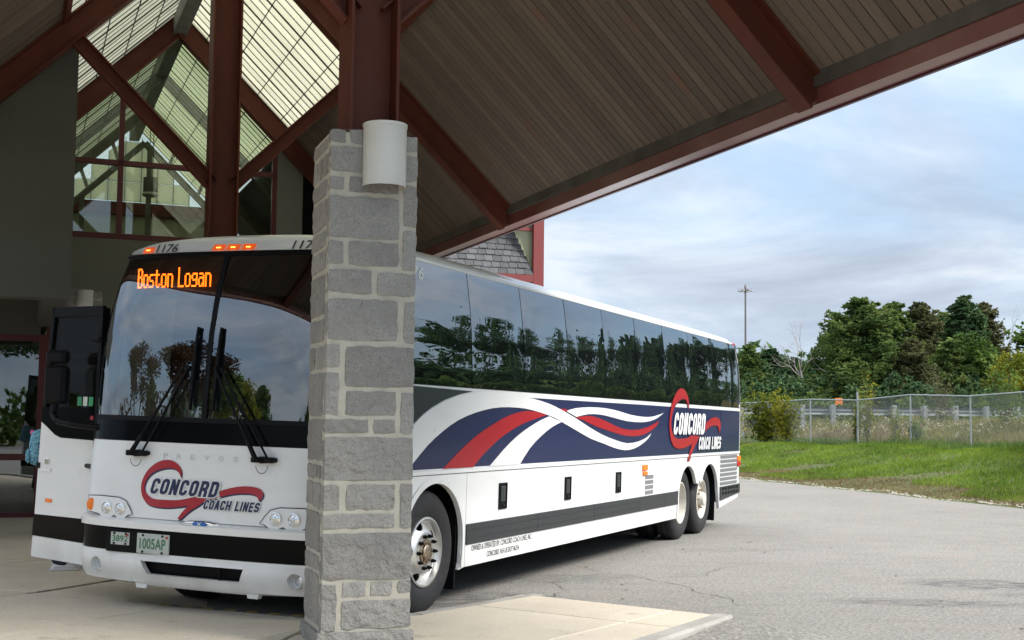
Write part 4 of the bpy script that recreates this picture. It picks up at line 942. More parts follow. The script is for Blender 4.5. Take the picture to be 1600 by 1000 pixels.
for vc in (2.29, .36):
    u_ = Fu(vc, .42); Mx = Matrix.Translation((u_ - .03, vc, .425)) @ Matrix.Rotation(math.pi / 2, 4, 'Y')
    bm = bmesh.new(); lathe(bm, [(.062, -.012), (.060, .0), (.056, .05), (.045, .055)], 24, M=Mx); o = obj('fog_lamp', bm, M['white'], bus, auto=40)
    bm = bmesh.new(); lathe(bm, [(.045, .054), (.03, .048), (.0, .045)], 24, M=Mx); obj('lens', bm, M['lens'], o, auto=40)
for v0, v1 in ((1.77, 1.89), (.695, .81)):
    bm = bmesh.new(); prism(bm, [(v0, .30), (v1, .30), (v1 - .012, .262), (v0 + .012, .262)], lambda a, b, d: (Fu(1.3, .3) + d, a, b), -.005, .05); obj('tow_tab', bm, M['white'], bus)
# headlamp groups: white scalloped housing outlined by a dark gap, two round lamps and an amber indicator
def outline(pts, wd, mt, name, parent=None, closed=False, off=.003):
    q = pts; n = len(q); A = []; 
    for i in range(n):
        p = Vector(q[i]); a = Vector(q[i - 1] if i or closed else q[i]); b = Vector(q[(i + 1) % n] if i < n - 1 or closed else q[i]); d = (b - a).normalized(); nn = Vector((-d.y, d.x)); A.append((p + nn * wd / 2, p - nn * wd / 2))
    bm = bmesh.new(); V = [(bm.verts.new((x.x, 0, x.y)), bm.verts.new((y.x, 0, y.y))) for x, y in A]
    for i in range(n if closed else n - 1): bm.faces.new((V[i][0], V[i][1], V[(i + 1) % n][1], V[(i + 1) % n][0]))
    return decal_bm(name, bm, mt, 'F', off, parent, .05)
M['gap'] = mat('panel_gap', (0.02, 0.02, 0.02), 0.9)
HL = [(2.475, .845), (2.478, .975), (2.30, .985), (2.08, .982), (2.00, .96), (1.955, .91), (1.915, .853), (1.96, .842), (2.0, .815), (2.05, .805), (2.09, .822), (2.12, .832), (2.15, .815), (2.20, .805), (2.26, .81), (2.31, .835), (2.40, .842)]
for mir in (0, 1):
    P_ = [((2.6 - a) if mir else a, b) for a, b in HL]
    if mir: P_ = P_[::-1]
    hs = decal('headlamp_housing', P_, M['white'], 'F', .008); outline(P_, .007, M['gap'], 'housing_gap', hs, True, .010)
    for vc in (2.205, 2.05):
        v_ = 2.6 - vc if mir else vc; c_ = fp(v_, .895, .012); Mx = Matrix.Translation(c_) @ Matrix.Rotation(-math.pi / 2, 4, 'Y')
        bm = bmesh.new(); lathe(bm, [(.054, -.012), (.052, .010), (.046, .012), (.041, .002)], 28, M=Mx); o = obj('headlight', bm, M['chrome'], bus, auto=40)
        bm = bmesh.new(); lathe(bm, [(.041, .003), (.030, .010), (.0, .014)], 24, M=Mx); obj('lens', bm, M['lens'], o, auto=60)
        bm = bmesh.new(); lathe(bm, [(.015, .0135), (.012, .018), (.0, .019)], 16, M=Mx); obj('bulb_shield', bm, M['chrome'], o, auto=60)
    v_ = 2.6 - 2.415 if mir else 2.415; c_ = fp(v_, .905, .006); rotz = Matrix.Rotation((-1 if mir else 1) * .5, 4, 'Z')
    bm = bmesh.new(); lathe(bm, [(.048, -.012), (.046, .010), (.036, .019), (.016, .024), (.0, .025)], 24, M=Matrix.Translation(c_) @ rotz @ Matrix.Rotation(-math.pi / 2, 4, 'Y') @ Matrix.Diagonal((1.1, .9, 1, 1))); obj('turn_signal', bm, M['amber'], bus, auto=60)
# emblem
bm = bmesh.new(); lathe(bm, [(.0, .018), (.10, .014), (.17, .004), (.175, -.01)], 28, M=Matrix.Translation((.005, 1.215, .815)) @ Matrix.Rotation(-math.pi / 2, 4, 'Y') @ Matrix.Diagonal((.17, 1.0, 1, 1))); o = obj('emblem', bm, M['chrome'], bus, auto=60)
bm = bmesh.new(); lathe(bm, [(.0, .022), (.055, .021), (.072, .014)], 24, M=Matrix.Translation((.0, 1.215, .818)) @ Matrix.Rotation(-math.pi / 2, 4, 'Y') @ Matrix.Diagonal((.30, 1.0, 1, 1))); obj('badge', bm, M['blue'], o, auto=60)
bm, w_ = text_bm('X', .030, .045, 0, .01)
for v_ in bm.verts: v_.co = (-.0235, 1.2375 - v_.co.x, .803 + v_.co.z)
obj('badge_letter', bm, M['paper'], o)
# number plates
def nplate(v0, v1, z0, z1, txt, hs):
    u_ = Fu((v0 + v1) / 2, .65) - .03; bm = bmesh.new(); bx(bm, u_ - .014, u_, v0, v1, z0, z1, .004); o = obj('number_plate', bm, M['plate'], bus)
    t, w_ = text_bm(txt, hs, (v1 - v0) * .80, 0, .012); 
    for q in t.verts: q.co = (u_ - .0165, v1 - (v1 - v0) * .10 - q.co.x, (z0 + z1) / 2 - hs * .5 + q.co.z)
    obj('plate_number', t, M['plategreen'], o)
    for vv in (v0 + (v1 - v0) * .2, v1 - (v1 - v0) * .2):
        for zq in (z0 + .014, z1 - .014):
            b2 = bmesh.new(); tube(b2, (u_ - .022, vv, zq), (u_ - .012, vv, zq), .009, .009, 8); obj('bolt', b2, M['black'], o)
    b2 = bmesh.new(); bx(b2, u_ - .0165, u_ - .0145, v0 + .012, v0 + .035, z1 - .034, z1 - .012); obj('sticker', b2, M['red'], o)
bm = bmesh.new(); u_ = Fu(1.8, .65) - .03; bx(bm, u_, u_ + .03, 1.485, 2.15, .545, .728, .004); obj('plate_holder', bm, M['black'], bus)
nplate(1.505, 1.825, .552, .712, '1005AP', .085); nplate(1.91, 2.105, .60, .708, '3892', .05)
# raised maker's lettering, logo ribbon
M['emboss'] = mat('raised_white_letters', (0.56, 0.56, 0.545), 0.35)
for k, ch in enumerate('PREVOST'):
    bm, w_ = text_bm(ch, .04, .045, 0, 0)
    for q in bm.verts: q.co = (1.66 - k * .136 - q.co.x, 0, 1.318 + q.co.z)
    decal_bm('maker_letter', bm, M['emboss'], 'F', .004)
LOGO = [(1.459, 1.17), (1.46, 1.224), (1.49, 1.269), (1.562, 1.303), (1.65, 1.304), (1.734, 1.271), (1.806, 1.211), (1.847, 1.136), (1.854, 1.066), (1.828, 0.998), (1.772, 0.947), (1.69, 0.928), (1.573, 0.926), (1.46, 0.938), (1.362, 0.954), (1.417, 0.898), (1.458, 0.842), (1.42, 0.845), (1.344, 0.91), (1.257, 0.963), (1.209, 0.996), (1.117, 1.023), (0.995, 1.057), (0.89, 1.074), (0.786, 1.075), (0.733, 1.059), (0.712, 1.022), (0.681, 1.057), (0.682, 1.095), (0.722, 1.122), (0.809, 1.133), (0.914, 1.125), (1.018, 1.101), (1.078, 1.078), (1.082, 1.034), (1.265, 1.032), (1.448, 0.995), (1.6, 0.987), (1.718, 0.991), (1.792, 1.03), (1.819, 1.083), (1.798, 1.146), (1.744, 1.199), (1.65, 1.234), (1.554, 1.243), (1.494, 1.219)]
SH = (0, 14, 16, 17, 26)
lg = decal('logo_ribbon_shadow', [(a - .010, b - .012) for a, b in LOGO], M['navy'], 'F', .0035, smooth=3, sharp=SH)
decal('logo_ribbon', LOGO, M['red'], 'F', .0065, smooth=3, sharp=SH)
for body, x, z, h, w_, t in (('CONCORD', 1.757, 1.030, .126, .655, .205), ('COACH LINES', 1.216, .936, .075, .510, .205)):
    block_decal('lettering_halo', body, x, z, h, w_, M['white'], 'F', .0095, .24, t, .07); block_decal('lettering', body, x, z, h, w_, M['navy'], 'F', .0130, .24, t)
# --- roof cap over the windshield
bm = bmesh.new(); V = []; K0 = 7; NS = 40
prof = [(3.035, .291)] + [(z, u) for z, u in zip(PZ, PU) if z > 3.04] + [(3.262, 1.7), (3.27, 2.6)]
for z, u in prof:
    row = []
    for i in range(NS + 1):
        s = math.sin(-math.pi / 2 + math.pi * i / NS); c_ = (1 - abs(s) ** 3.2) ** .55 if abs(s) < 1 else 0
        t = min(1, max(0, (u - .3) / 1.4)); zb_ = 3.035 + (TOP + .012 - 3.035) * t; zz_ = zb_ + (z - 3.035 - (TOP + .012 - 3.035) * t * 1.0) * c_
        zz_ = max(zz_, zb_); v_ = 1.3 + s * (1.3 - Wd(3.035)); row.append(bm.verts.new((u + Gs(s) * (1 - t * .9), v_, zz_)))
    V.append(row)
for r0, r1 in zip(V[:-1], V[1:]):
    for i in range(NS): bm.faces.new((r0[i], r0[i + 1], r1[i + 1], r1[i]))
obj('roof_cap', bm, M['white'], bus, smooth=True)
bm = bmesh.new(); V = []
for u in [2.6, 4, 6, 8, 10, 12, 13.0, 13.25, 13.42, UE]:
    row = []
    for i in range(25):
        s = math.sin(-math.pi / 2 + math.pi * i / 24); c_ = (1 - abs(s) ** 3.2) ** .55 if abs(s) < 1 else 0
        dz = 0 if u < 12.9 else .22 * ((u - 12.9) / .6) ** 2.2
        row.append(bm.verts.new((u, 1.3 + s * (1.3 - Wd(3.06)), TOP + .012 - min(dz, .10) + (.185 - dz * .8 if dz < .2 else .01) * c_)))
    V.append(row)
for r0, r1 in zip(V[:-1], V[1:]):
    for i in range(24): bm.faces.new((r0[i], r0[i + 1], r1[i + 1], r1[i]))
obj('roof', bm, M['white'], bus, smooth=True)
# marker lamps and fleet number on the cap
def cap_pt(v_, z, d=0): return Vector((Fu(v_, z) - .004 - d, v_, z))
for v_, w_ in ((2.162, .115), (1.40, .115), (1.256, .115), (1.107, .115), (.438, .115)):
    bm = bmesh.new(); P_ = [(v_ + w_ / 2 + .012, 3.046), (v_ - w_ / 2 + .012, 3.044), (v_ - w_ / 2 - .010, 3.094), (v_ + w_ / 2 - .014, 3.096)]
    prism(bm, P_, lambda a, b, d: (Fu(a, b) - d, a, b), .0, .016); o = obj('marker_light', bm, M['amberlit'], bus)
    bm = bmesh.new(); c_ = cap_pt(v_ - .002, 3.069, .014)
    for q in (-.016, 0, .016): bmesh.ops.create_icosphere(bm, subdivisions=1, radius=.0055, matrix=Matrix.Translation(c_ + Vector((0, q, 0))))
    obj('bulb', bm, M['bulb'], o)
bus_text('fleet_number', '1176', 2.072, 3.038, .078, .245, M['ink'], 'F', .012, .25, .012)
bus_text('fleet_number', '1176', .700, 3.038, .078, .245, M['ink'], 'F', .012, .25, .012)
# --- windshields, divider, frame
wz = [1.655, 1.85, 2.1, 2.35, 2.6, 2.8, 3.0]
def ws_du(v_, z): return .004 - .012 * math.sin(math.pi * (z - 1.65) / 1.36) * 1.0
for s0, s1 in ((-.945, -.018), (.018, .965)):
    front_patch('windshield', wz, s0, s1, M['windshield'], n=22, th=0, fdu=ws_du)
front_patch('windshield_divider', wz, -.018, .018, M['black'], n=2, th=.03, du=-.012)
front_patch('windshield_seal', [1.615, 1.635, 1.655], -1, 1, M['black'], n=40, th=.02, du=-.008)
front_patch('windshield_header', [3.0, 3.015, 3.033], -1, 1, M['black'], n=40, th=.05, du=-.004)
front_patch('pillar_trim', wz, -1, -.945, M['blackgloss'], n=8, th=.02); front_patch('pillar_trim', wz, .965, 1, M['blackgloss'], n=6, th=.02)
# sign box and shade behind the glass
front_patch('sign_box', [2.70, 2.74, 2.9, 3.0], -.0, .95, M['void'], n=14, th=.16, du=.115)
front_patch('sun_shade', [2.66, 2.7, 2.85, 3.0], -.94, -.02, M['void'], n=14, th=.12, du=.055)
# lit destination sign: dot matrix letters
FONT = {'B': ['11110', '10001', '10001', '10001', '11110', '10001', '10001', '10001', '10001', '11110'], 'o': ['00000', '00000', '00000', '01110', '10001', '10001', '10001', '10001', '10001', '01110'],
        's': ['00000', '00000', '00000', '01111', '10000', '10000', '01110', '00001', '00001', '11110'], 't': ['00000', '01000', '01000', '11110', '01000', '01000', '01000', '01000', '01001', '00110'],
        'n': ['00000', '00000', '00000', '11110', '10001', '10001', '10001', '10001', '10001', '10001'], 'L': ['10000'] * 9 + ['11111'],
        'g': ['00000', '00000', '00000', '01111', '10001', '10001', '01111', '00001', '00001', '11110'], 'a': ['00000', '00000', '00000', '01110', '00001', '01111', '10001', '10001', '10011', '01101'], ' ': ['000'] * 10}
bm = bmesh.new(); cur = 0
txt = 'Boston Logan'; tot = sum(len(FONT[c][0]) + 1 for c in txt) - 1; px_ = .81 / tot; pz_ = .160 / 9.4
for ch in txt:
    g_ = FONT[ch]
    for r_i, rowb in enumerate(g_):
        for c_i, bit in enumerate(rowb):
            if bit == '1':
                v_ = 2.262 - (cur + c_i + .5) * px_; z = 2.742 + (9 - r_i + .5) * pz_ + (0.0)
                for q in (0, .5):
                    p = Vector((Fu(v_, 2.92) + .022, v_ + q * px_ * .55, z)); b0 = [bm.verts.new(p + Vector((0, a * px_ * .42, b * pz_ * .44))) for a, b in ((-1.3, -.95), (1.3, -.95), (1.3, .95), (-1.3, .95))]; bm.faces.new(b0)
    cur += len(g_[0]) + 1
for v_ in bm.verts: v_.co.x += 0.0
led = obj('sign_letters', bm, M['led'], bus); led.location = (.0, 0, 0)
# --- wipers
def wiper(piv, top, bot, elbow):
    root = link('wiper', None, bus); P = lambda q, d: fp(q[0], q[1], d)
    bm = bmesh.new(); box(bm, P(piv, .045), (.05, .20, .045), bev=.008); tube(bm, P(piv, .0), P(piv, .07), .028, .028, 10); tube(bm, P((piv[0] - .085, piv[1]), .0), P((piv[0] - .085, piv[1]), .06), .02, .02, 10); obj('wiper_pivot', bm, M['black'], root)
    def bentpath(q0, q1, d0, d1, n=8): return [P((q0[0] + (q1[0] - q0[0]) * i / n, q0[1] + (q1[1] - q0[1]) * i / n), d0 + (d1 - d0) * i / n) for i in range(n + 1)]
    bm = bmesh.new(); path_tube(bm, bentpath((piv[0] + .05, piv[1]), (elbow[0] + .022, elbow[1]), .065, .05), .0125, 6); tube(bm, P((piv[0] + .05, piv[1]), .065), P((piv[0] + (elbow[0] - piv[0]) * .22 + .04, piv[1] + (elbow[1] - piv[1]) * .22), .065), .021, .018, 8); obj('wiper_arm', bm, M['black'], root)
    bm = bmesh.new(); path_tube(bm, bentpath((piv[0] - .06, piv[1]), (elbow[0] - .035, elbow[1]), .06, .05), .010, 6); obj('wiper_rod', bm, M['black'], root)
    bm = bmesh.new(); n = 8; pts_ = [P((bot[0] + (top[0] - bot[0]) * i / n, bot[1] + (top[1] - bot[1]) * i / n), .030) for i in range(n + 1)]
    for i, (a, b) in enumerate(zip(pts_[:-1], pts_[1:])): 
        wv = .026 * (1 - abs((i + .5) / n - .45) * 1.1); beam(bm, a, b, max(.010, wv), .03, (1, 0, 0))
    tube(bm, P(((top[0] + bot[0]) / 2 + .02, elbow[1] + .0), .05), P((elbow[0], elbow[1]), .05), .014, .014, 6)
    obj('wiper_blade', bm, M['black'], root)
    bm = bmesh.new(); r = .055; cc = P((piv[0] - .0, piv[1] - .045), .05); pts_ = [cc + Vector((0, r * math.cos(t), r * 1.1 * math.sin(t))) for t in [math.pi * (1 + k / 9) for k in range(10)]]; path_tube(bm, pts_, .0028, 4); obj('washer_hose', bm, M['black'], root)
wiper((1.905, 1.352), (1.418, 2.392), (1.425, 1.72), (1.495, 2.06))
wiper((.685, 1.345), (1.192, 2.387), (1.200, 1.715), (1.185, 2.06))

# --- driver side: panels in (u, z), skin at v = 0, body thickness inward
def side_panel(name, poly, mt, parent=None, th=.03, off=0.0, bev=0.0):
    bm = bmesh.new(); prism(bm, poly, lambda a, b, d: (a, Wd(b) - off + d, b), 0, th); bmesh.ops.triangulate(bm, faces=[f_ for f_ in bm.faces if len(f_.verts) > 4])
    return obj(name, bm, mt, parent or bus)
ZL, ZH = .345, 1.205; g = .004
def arc(cx, cz, rx, rz, a0, a1, n=14): return [(cx + rx * math.cos(R(a0 + (a1 - a0) * i / n)), cz + rz * math.sin(R(a0 + (a1 - a0) * i / n))) for i in range(n + 1)]
FW, DW, TW_ = 1.6857, 10.075, 11.29   # axle positions along the body
side_panel('front_fender', [(U0, ZH), (U0, ZL), (1.13, ZL)] + arc(FW + .01, .62, .575, .515, 200, -0, 20)[3:] + [(2.26, .40), (2.235, ZL - .015), (2.36 - g, ZL), (2.36 - g, ZH)], M['white'])
def arch_trim(name, pts, w0, off):
    bm = bmesh.new(); V = []
    for i, (a, b) in enumerate(pts):
        p = Vector((a, b)); q0 = Vector(pts[max(0, i - 1)]); q1 = Vector(pts[min(len(pts) - 1, i + 1)]); d = (q1 - q0).normalized(); nn = Vector((d.y, -d.x))
        o_ = p + nn * w0; V.append([bm.verts.new((p.x, .02, p.y)), bm.verts.new((p.x, -off, p.y)), bm.verts.new((o_.x, -off * .8, o_.y)), bm.verts.new((o_.x + nn.x * .012, .0, o_.y + nn.y * .012))])
    for A, B in zip(V[:-1], V[1:]):
        for q in range(3): bm.faces.new((A[q], A[q + 1], B[q + 1], B[q]))
    return obj(name, bm, M['white'], bus, auto=40)
arch_trim('wheel_arch_trim', arc(FW + .01, .62, .575, .515, 185, 0, 24) + [(2.27, .5), (2.25, .36)], -.055, .018)
doors = [(2.36, 4.13), (4.13, 5.93), (5.93, 7.73)]
for (a, b) in doors:
    d_ = side_panel('baggage_door', [(a + g, ZL), (b - g, ZL), (b - g, ZH), (a + g, ZH)], M['white'])
    bm = bmesh.new(); bx(bm, a + g, b - g, -.014, -.001, .545, .735, .004); bx(bm, a + g, b - g, -.018, -.0145, .60, .606); bx(bm, a + g, b - g, -.018, -.0145, .675, .681); obj('rub_strip', bm, M['strip'], d_)
    hx = a + .90 + (-.06 if a < 3 else 0); bm = bmesh.new()
    bx(bm, hx - .10, hx - .085, -.012, .0, .83, 1.085); bx(bm, hx + .085, hx + .10, -.012, .0, .83, 1.085); bx(bm, hx - .084, hx + .084, -.012, .0, 1.072, 1.085); bx(bm, hx - .084, hx + .084, -.012, .0, .83, .843); bx(bm, hx - .084, hx + .084, -.003, -.0005, .843, 1.072)
    h_ = obj('handle', bm, M['black'], d_); bm = bmesh.new(); bx(bm, hx - .06, hx + .06, -.010, -.004, .90, 1.06, .003); obj('latch_plate', bm, M['strip'], h_) if False else bm.free()
    bm = bmesh.new(); bx(bm, hx - .055, hx + .055, -.013, -.004, .90, 1.055, .004); tube(bm, (hx + .01, -.018, .868), (hx + .01, -.003, .868), .012, .012, 8)
    me = bpy.data.meshes.new('latch'); bm.to_mesh(me); bm.free(); me.materials.append(M['strip']); link('latch', me, d_)
sp_ = side_panel('service_panel', [(7.73 + g, ZL), (8.93 - g, ZL), (8.93 - g, ZH), (7.73 + g, ZH)], M['white'])
bm = bmesh.new(); bx(bm, 7.73 + g, 8.93 - g, -.014, -.001, .545, .735, .004); obj('rub_strip', bm, M['strip'], sp_)
for k in range(4):
    bm = bmesh.new(); z = .755 + k * .068; bx(bm, 7.98, 8.34, -.006, -.001, z, z + .048); obj('vent_slat', bm, M['louvre'], sp_)
bm = bmesh.new(); bx(bm, 7.83, 8.03, -.022, -.001, 1.075, 1.15, .006); bx(bm, 7.85, 8.03, -.022, -.001, 1.01, 1.06, .006); obj('side_marker', bm, M['amber'], sp_)
A1 = arc(DW + .03, .62, .50, .46, 190, 28, 16); A2 = arc(TW_ + .10, .62, .53, .46, 152, 4, 16)
rearp = [(8.93 + g, ZH), (8.93 + g, ZL), (9.60, ZL), (9.60, .54)] + A1 + [(10.60, .80), (10.78, .80)] + A2 + [(12.02, .40), (12.04, ZL), (12.06, ZL), (12.06, ZH)]
side_panel('rear_fender', rearp, M['white'])
bm = bmesh.new(); bx(bm, 8.93 + g, 9.60, -.014, -.001, .545, .735, .004); obj('rub_strip', bm, M['strip'], bus)
arch_trim('wheel_arch_trim', [(9.60, .36)] + A1 + [(10.585, .80)], -.05, .016); arch_trim('wheel_arch_trim', [(10.80, .80)] + A2 + [(12.03, .36)], -.05, .016)
# engine bay side: louvres and step grille
ep = side_panel('engine_panel', [(12.07, .66), (12.07, .35), (13.40, .47), (13.46, .55), (13.46, ZH), (12.07, ZH)], M['white'])
for k in range(7):
    z = .715 + k * .072; bm = bmesh.new(); prism(bm, [(z, -.002), (z + .052, -.002), (z + .046, -.016), (z + .006, -.010)], lambda a, b, d: (d, b, a), 12.12, 13.27); obj('louvre', bm, M['louvre'], ep)
gr_ = side_panel('step_grille', [(12.10, .475), (13.47, .55), (13.47, .70), (12.10, .69)], M['strip'], ep, .02, .022)
for k in range(6):
    for zz_ in (.56, .635):
        bm = bmesh.new(); x = 12.2 + k * .2; bx(bm, x, x + .12, -.028, -.0225, zz_, zz_ + .045); me = bpy.data.meshes.new('slot'); bm.to_mesh(me); bm.free(); me.materials.append(M['black']); link('slot', me, ep)
bm = bmesh.new(); bx(bm, 13.28, 13.49, -.024, -.001, 1.09, 1.17, .005); obj('rear_marker', bm, M['amber'], bus); bm = bmesh.new(); bx(bm, 13.28, 13.49, -.024, -.001, 1.00, 1.075, .005); obj('rear_reflector', bm, M['redlens'], bus)
# waist mouldings
bm = bmesh.new(); bx(bm, U0, UE - .03, -.012, .0, 1.212, 1.245, .003); obj('waist_moulding', bm, M['white'], bus)
side_panel('waist_panel', [(U0, 1.246), (UE - .02, 1.246), (UE - .02, 1.99), (U0, 1.99)], M['white'], off=0.0)
# livery films
NAV = [(U0, 1.26), (13.44, 1.255), (13.44, 1.935), (6.8, 1.94), (3.42, 1.936), (2.3, 1.6), (U0, .9 + .4)]
NAV = [(U0, 1.262), (13.44, 1.255), (13.44, 1.935), (7.6, 1.940), (3.42, 1.936), (2.8, 1.86), (1.9, 1.74), (U0, 1.30)]
decal('livery_navy_field', NAV, M['navy'], 'S', .0025)
SW1 = [(0.60, 1.31), (1.235, 1.648), (1.411, 1.733), (1.574, 1.792), (1.828, 1.864), (2.141, 1.92), (2.473, 1.956), (2.979, 1.968), (3.419, 1.95), (3.886, 1.932), (4.387, 1.885), (4.788, 1.821), (5.212, 1.741), (5.661, 1.644), (6.134, 1.555), (6.634, 1.487), (7.137, 1.44), (7.624, 1.461), (7.961, 1.509), (8.194, 1.568), (8.048, 1.495), (7.795, 1.428), (7.465, 1.372), (7.065, 1.352), (6.60, 1.390), (6.25, 1.440), (5.748, 1.505), (5.223, 1.606), (4.798, 1.689), (4.528, 1.742), (4.141, 1.788), (3.716, 1.823), (3.261, 1.83), (2.888, 1.814), (2.487, 1.766), (2.112, 1.692), (1.805, 1.593), (1.514, 1.471), (1.259, 1.327), (1.14, 1.262), (.60, 1.262)]
decal('livery_white_sweep', SW1, M['white'], 'S', .0085, smooth=2, sharp=(0, 19, 39, 40))
CH = [(U0, 1.27), (U0, 1.985), (2.424, 1.962), (2.141, 1.93), (1.828, 1.872), (1.574, 1.80), (1.411, 1.741), (1.235, 1.655), (.60, 1.318)]
decal('livery_charcoal_panel', CH, M['charcoal'], 'S', .0055)
decal('livery_red_sweep', [(1.831, 1.257), (2.135, 1.396), (2.504, 1.542), (2.9, 1.656), (3.268, 1.744), (3.718, 1.8), (4.141, 1.79), (4.33, 1.765), (4.023, 1.723), (3.669, 1.671), (3.334, 1.593), (3.017, 1.498), (2.667, 1.357), (2.478, 1.257)], M['red'], 'S', .0055, smooth=2, sharp=(0, 6, 7, 13))
decal('livery_white_branch', [(2.854, 1.257), (3.184, 1.412), (3.507, 1.539), (3.848, 1.638), (4.148, 1.708), (4.40, 1.752), (4.784, 1.694), (4.503, 1.641), (4.161, 1.536), (3.866, 1.414), (3.615, 1.257)], M['white'], 'S', .0055, smooth=2, sharp=(0, 5, 6, 10))
decal('livery_white_upper_wave', [(4.911, 1.816), (5.203, 1.852), (5.719, 1.873), (6.271, 1.869), (6.777, 1.842), (7.269, 1.802), (7.853, 1.781), (8.292, 1.793), (8.769, 1.846), (8.476, 1.774), (8.119, 1.727), (7.688, 1.709), (7.115, 1.72), (6.6, 1.757), (6.116, 1.789), (5.649, 1.791), (5.247, 1.754)], M['white'], 'S', .0055, smooth=2, sharp=(0, 8, 16))
decal('livery_red_wave', [(5.22, 1.745), (5.45, 1.765), (5.803, 1.768), (6.282, 1.715), (6.582, 1.668), (7.045, 1.617), (7.529, 1.611), (8.037, 1.65), (8.571, 1.738), (8.394, 1.651), (8.043, 1.573), (7.619, 1.531), (7.13, 1.533), (6.75, 1.562), (6.375, 1.60), (5.89, 1.655), (5.468, 1.72)], M['red'], 'S', .0055, smooth=2, sharp=(0, 8, 16))
decal('livery_red_fleck', [(4.70, 1.839), (4.868, 1.841), (4.98, 1.824), (4.885, 1.806)], M['red'], 'S', .0055)  # small red piece of the livery film itself
# side logo
LS = [(9.035 + (1.854 - a) / 1.173 * 2.99, 1.155 + (b - .842) / .462 * 1.05) for a, b in LOGO]
M['redline'] = M['red']
decal('side_logo_ribbon_shadow', [(a + .03, b - .012) for a, b in LS], mat('dark_red_edge', (0.10, 0.012, 0.05), 0.4), 'S', .0115, smooth=3, sharp=SH)
decal('side_logo_ribbon', LS, M['red'], 'S', .0145, smooth=3, sharp=SH)
for body, x, z, h, w_, t in (('CONCORD', 9.22, 1.545, .315, 1.74, .205), ('COACH LINES', 10.64, 1.312, .195, 1.38, .195)):
    block_decal('side_lettering_shadow', body, x + .025, z - .010, h, w_, M['navy'], 'S', .0175, .24, t, .05); block_decal('side_lettering', body, x, z, h, w_, M['whiteplain'], 'S', .0210, .24, t)
bus_text('operator_text', 'OWNED & OPERATED BY: CONCORD COACH LINES, INC.', 2.50, .468, .062, 1.50, M['ink'], 'S', .003, 0, .002)
bus_text('operator_text', 'CONCORD, N.H US DOT 86254', 2.86, .385, .060, .80, M['ink'], 'S', .003, 0, .002)
# window band: charcoal backing and curved flush panes
UB = [U0, 2.387, 3.66, 4.95, 6.24, 7.55, 8.86, 10.19, 11.50, 12.80, 13.36]
def pane(u0, u1, z0, z1, mt, name='side_window'):
    bm = bmesh.new(); nu, nz = 8, 12; V = []
    for j in range(nz + 1):
        row = []
        for i in range(nu + 1):
            a = i / nu; b = j / nz; u = u0 + (u1 - u0) * a; z = z0 + (z1 - z0) * b
            bul = .007 * (1 - (2 * a - 1) ** 4) * (1 - (2 * b - 1) ** 6) + .0015 * math.sin(5 * a + u0 * 3) * math.sin(3.1 * b + u0)
            row.append(bm.verts.new((u, Wd(z) - .006 - bul, z)))
        V.append(row)
    for r0, r1 in zip(V[:-1], V[1:]):
        for i in range(nu): bm.faces.new((r0[i], r0[i + 1], r1[i + 1], r1[i]))
    return obj(name, bm, mt, bus, smooth=True)
for a, b in zip(UB[:-1], UB[1:]): pane(a + .008, b - .008, 2.0, TOP - .01, M['sideglass'])
side_panel('window_sill_line', [(U0, 1.991), (UE - .04, 1.991), (UE - .04, 2.0), (U0, 2.0)], M['black'], off=.004, th=.02)
bm = bmesh.new(); V = []
for z in lin(1.99, TOP + .0, 10): V.append((bm.verts.new((U0, Wd(z) + .004, z)), bm.verts.new((UE - .05, Wd(z) + .004, z))))
for A, B in zip(V[:-1], V[1:]): bm.faces.new((A[0], A[1], B[1], B[0]))
obj('window_backing', bm, M['void'], bus)
bus_text('side_fleet_number', '1176', 1.0, 2.90, .115, .46, M['paper'], 'S', .014, .25, .01)
bm = bmesh.new(); bx(bm, U0 + .4, UE - .35, Wd(TOP) - .012, Wd(TOP) + .02, TOP - .008, TOP + .022, .006); obj('drip_rail', bm, M['white'], bus)
# rear corner and rear wall
def rear_u(v_, z): 
    s = (v_ - 1.3) / 1.3; t = max(0, (z - 2.6) / .5); return UE + .10 * (1 - abs(s) ** 3) - .12 * t ** 2 - .03
bm = bmesh.new(); V = []
for z in lin(.5, 3.09, 20):
    row = []
    for i in range(21):
        s = math.sin(-math.pi / 2 + math.pi * i / 20); v_ = 1.3 + s * (1.3 - Wd(z)); row.append(bm.verts.new((rear_u(v_, z), v_, z)))
    V.append(row)
for r0, r1 in zip(V[:-1], V[1:]):
    for i in range(20): bm.faces.new((r0[i], r0[i + 1], r1[i + 1], r1[i]))
obj('rear_wall', bm, M['white'], bus, smooth=True)
side_panel('rear_corner_trim', [(13.36, 2.0), (13.46, 2.0), (13.44, 2.8), (13.37, 3.06), (13.30, 3.06), (13.36, 2.85)], M['white'], off=-.001, th=.03)
bm = bmesh.new(); bx(bm, 13.25, 13.38, Wd(3.05) - .0, Wd(3.05) + .06, 3.045, 3.10, .01); obj('clearance_lamp', bm, M['redlens'], bus)
# navy rear flank louvre
for k in range(4):
    bm = bmesh.new(); z = 1.30 + k * .06; bx(bm, 12.15, 13.38, -.010, -.003, z, z + .03); obj('louvre', bm, M['navy'], bus)
bm = bmesh.new(); bx(bm, 12.065, 12.075, -.006, .0, 1.26, 1.93); obj('panel_gap', bm, M['gap'], bus)
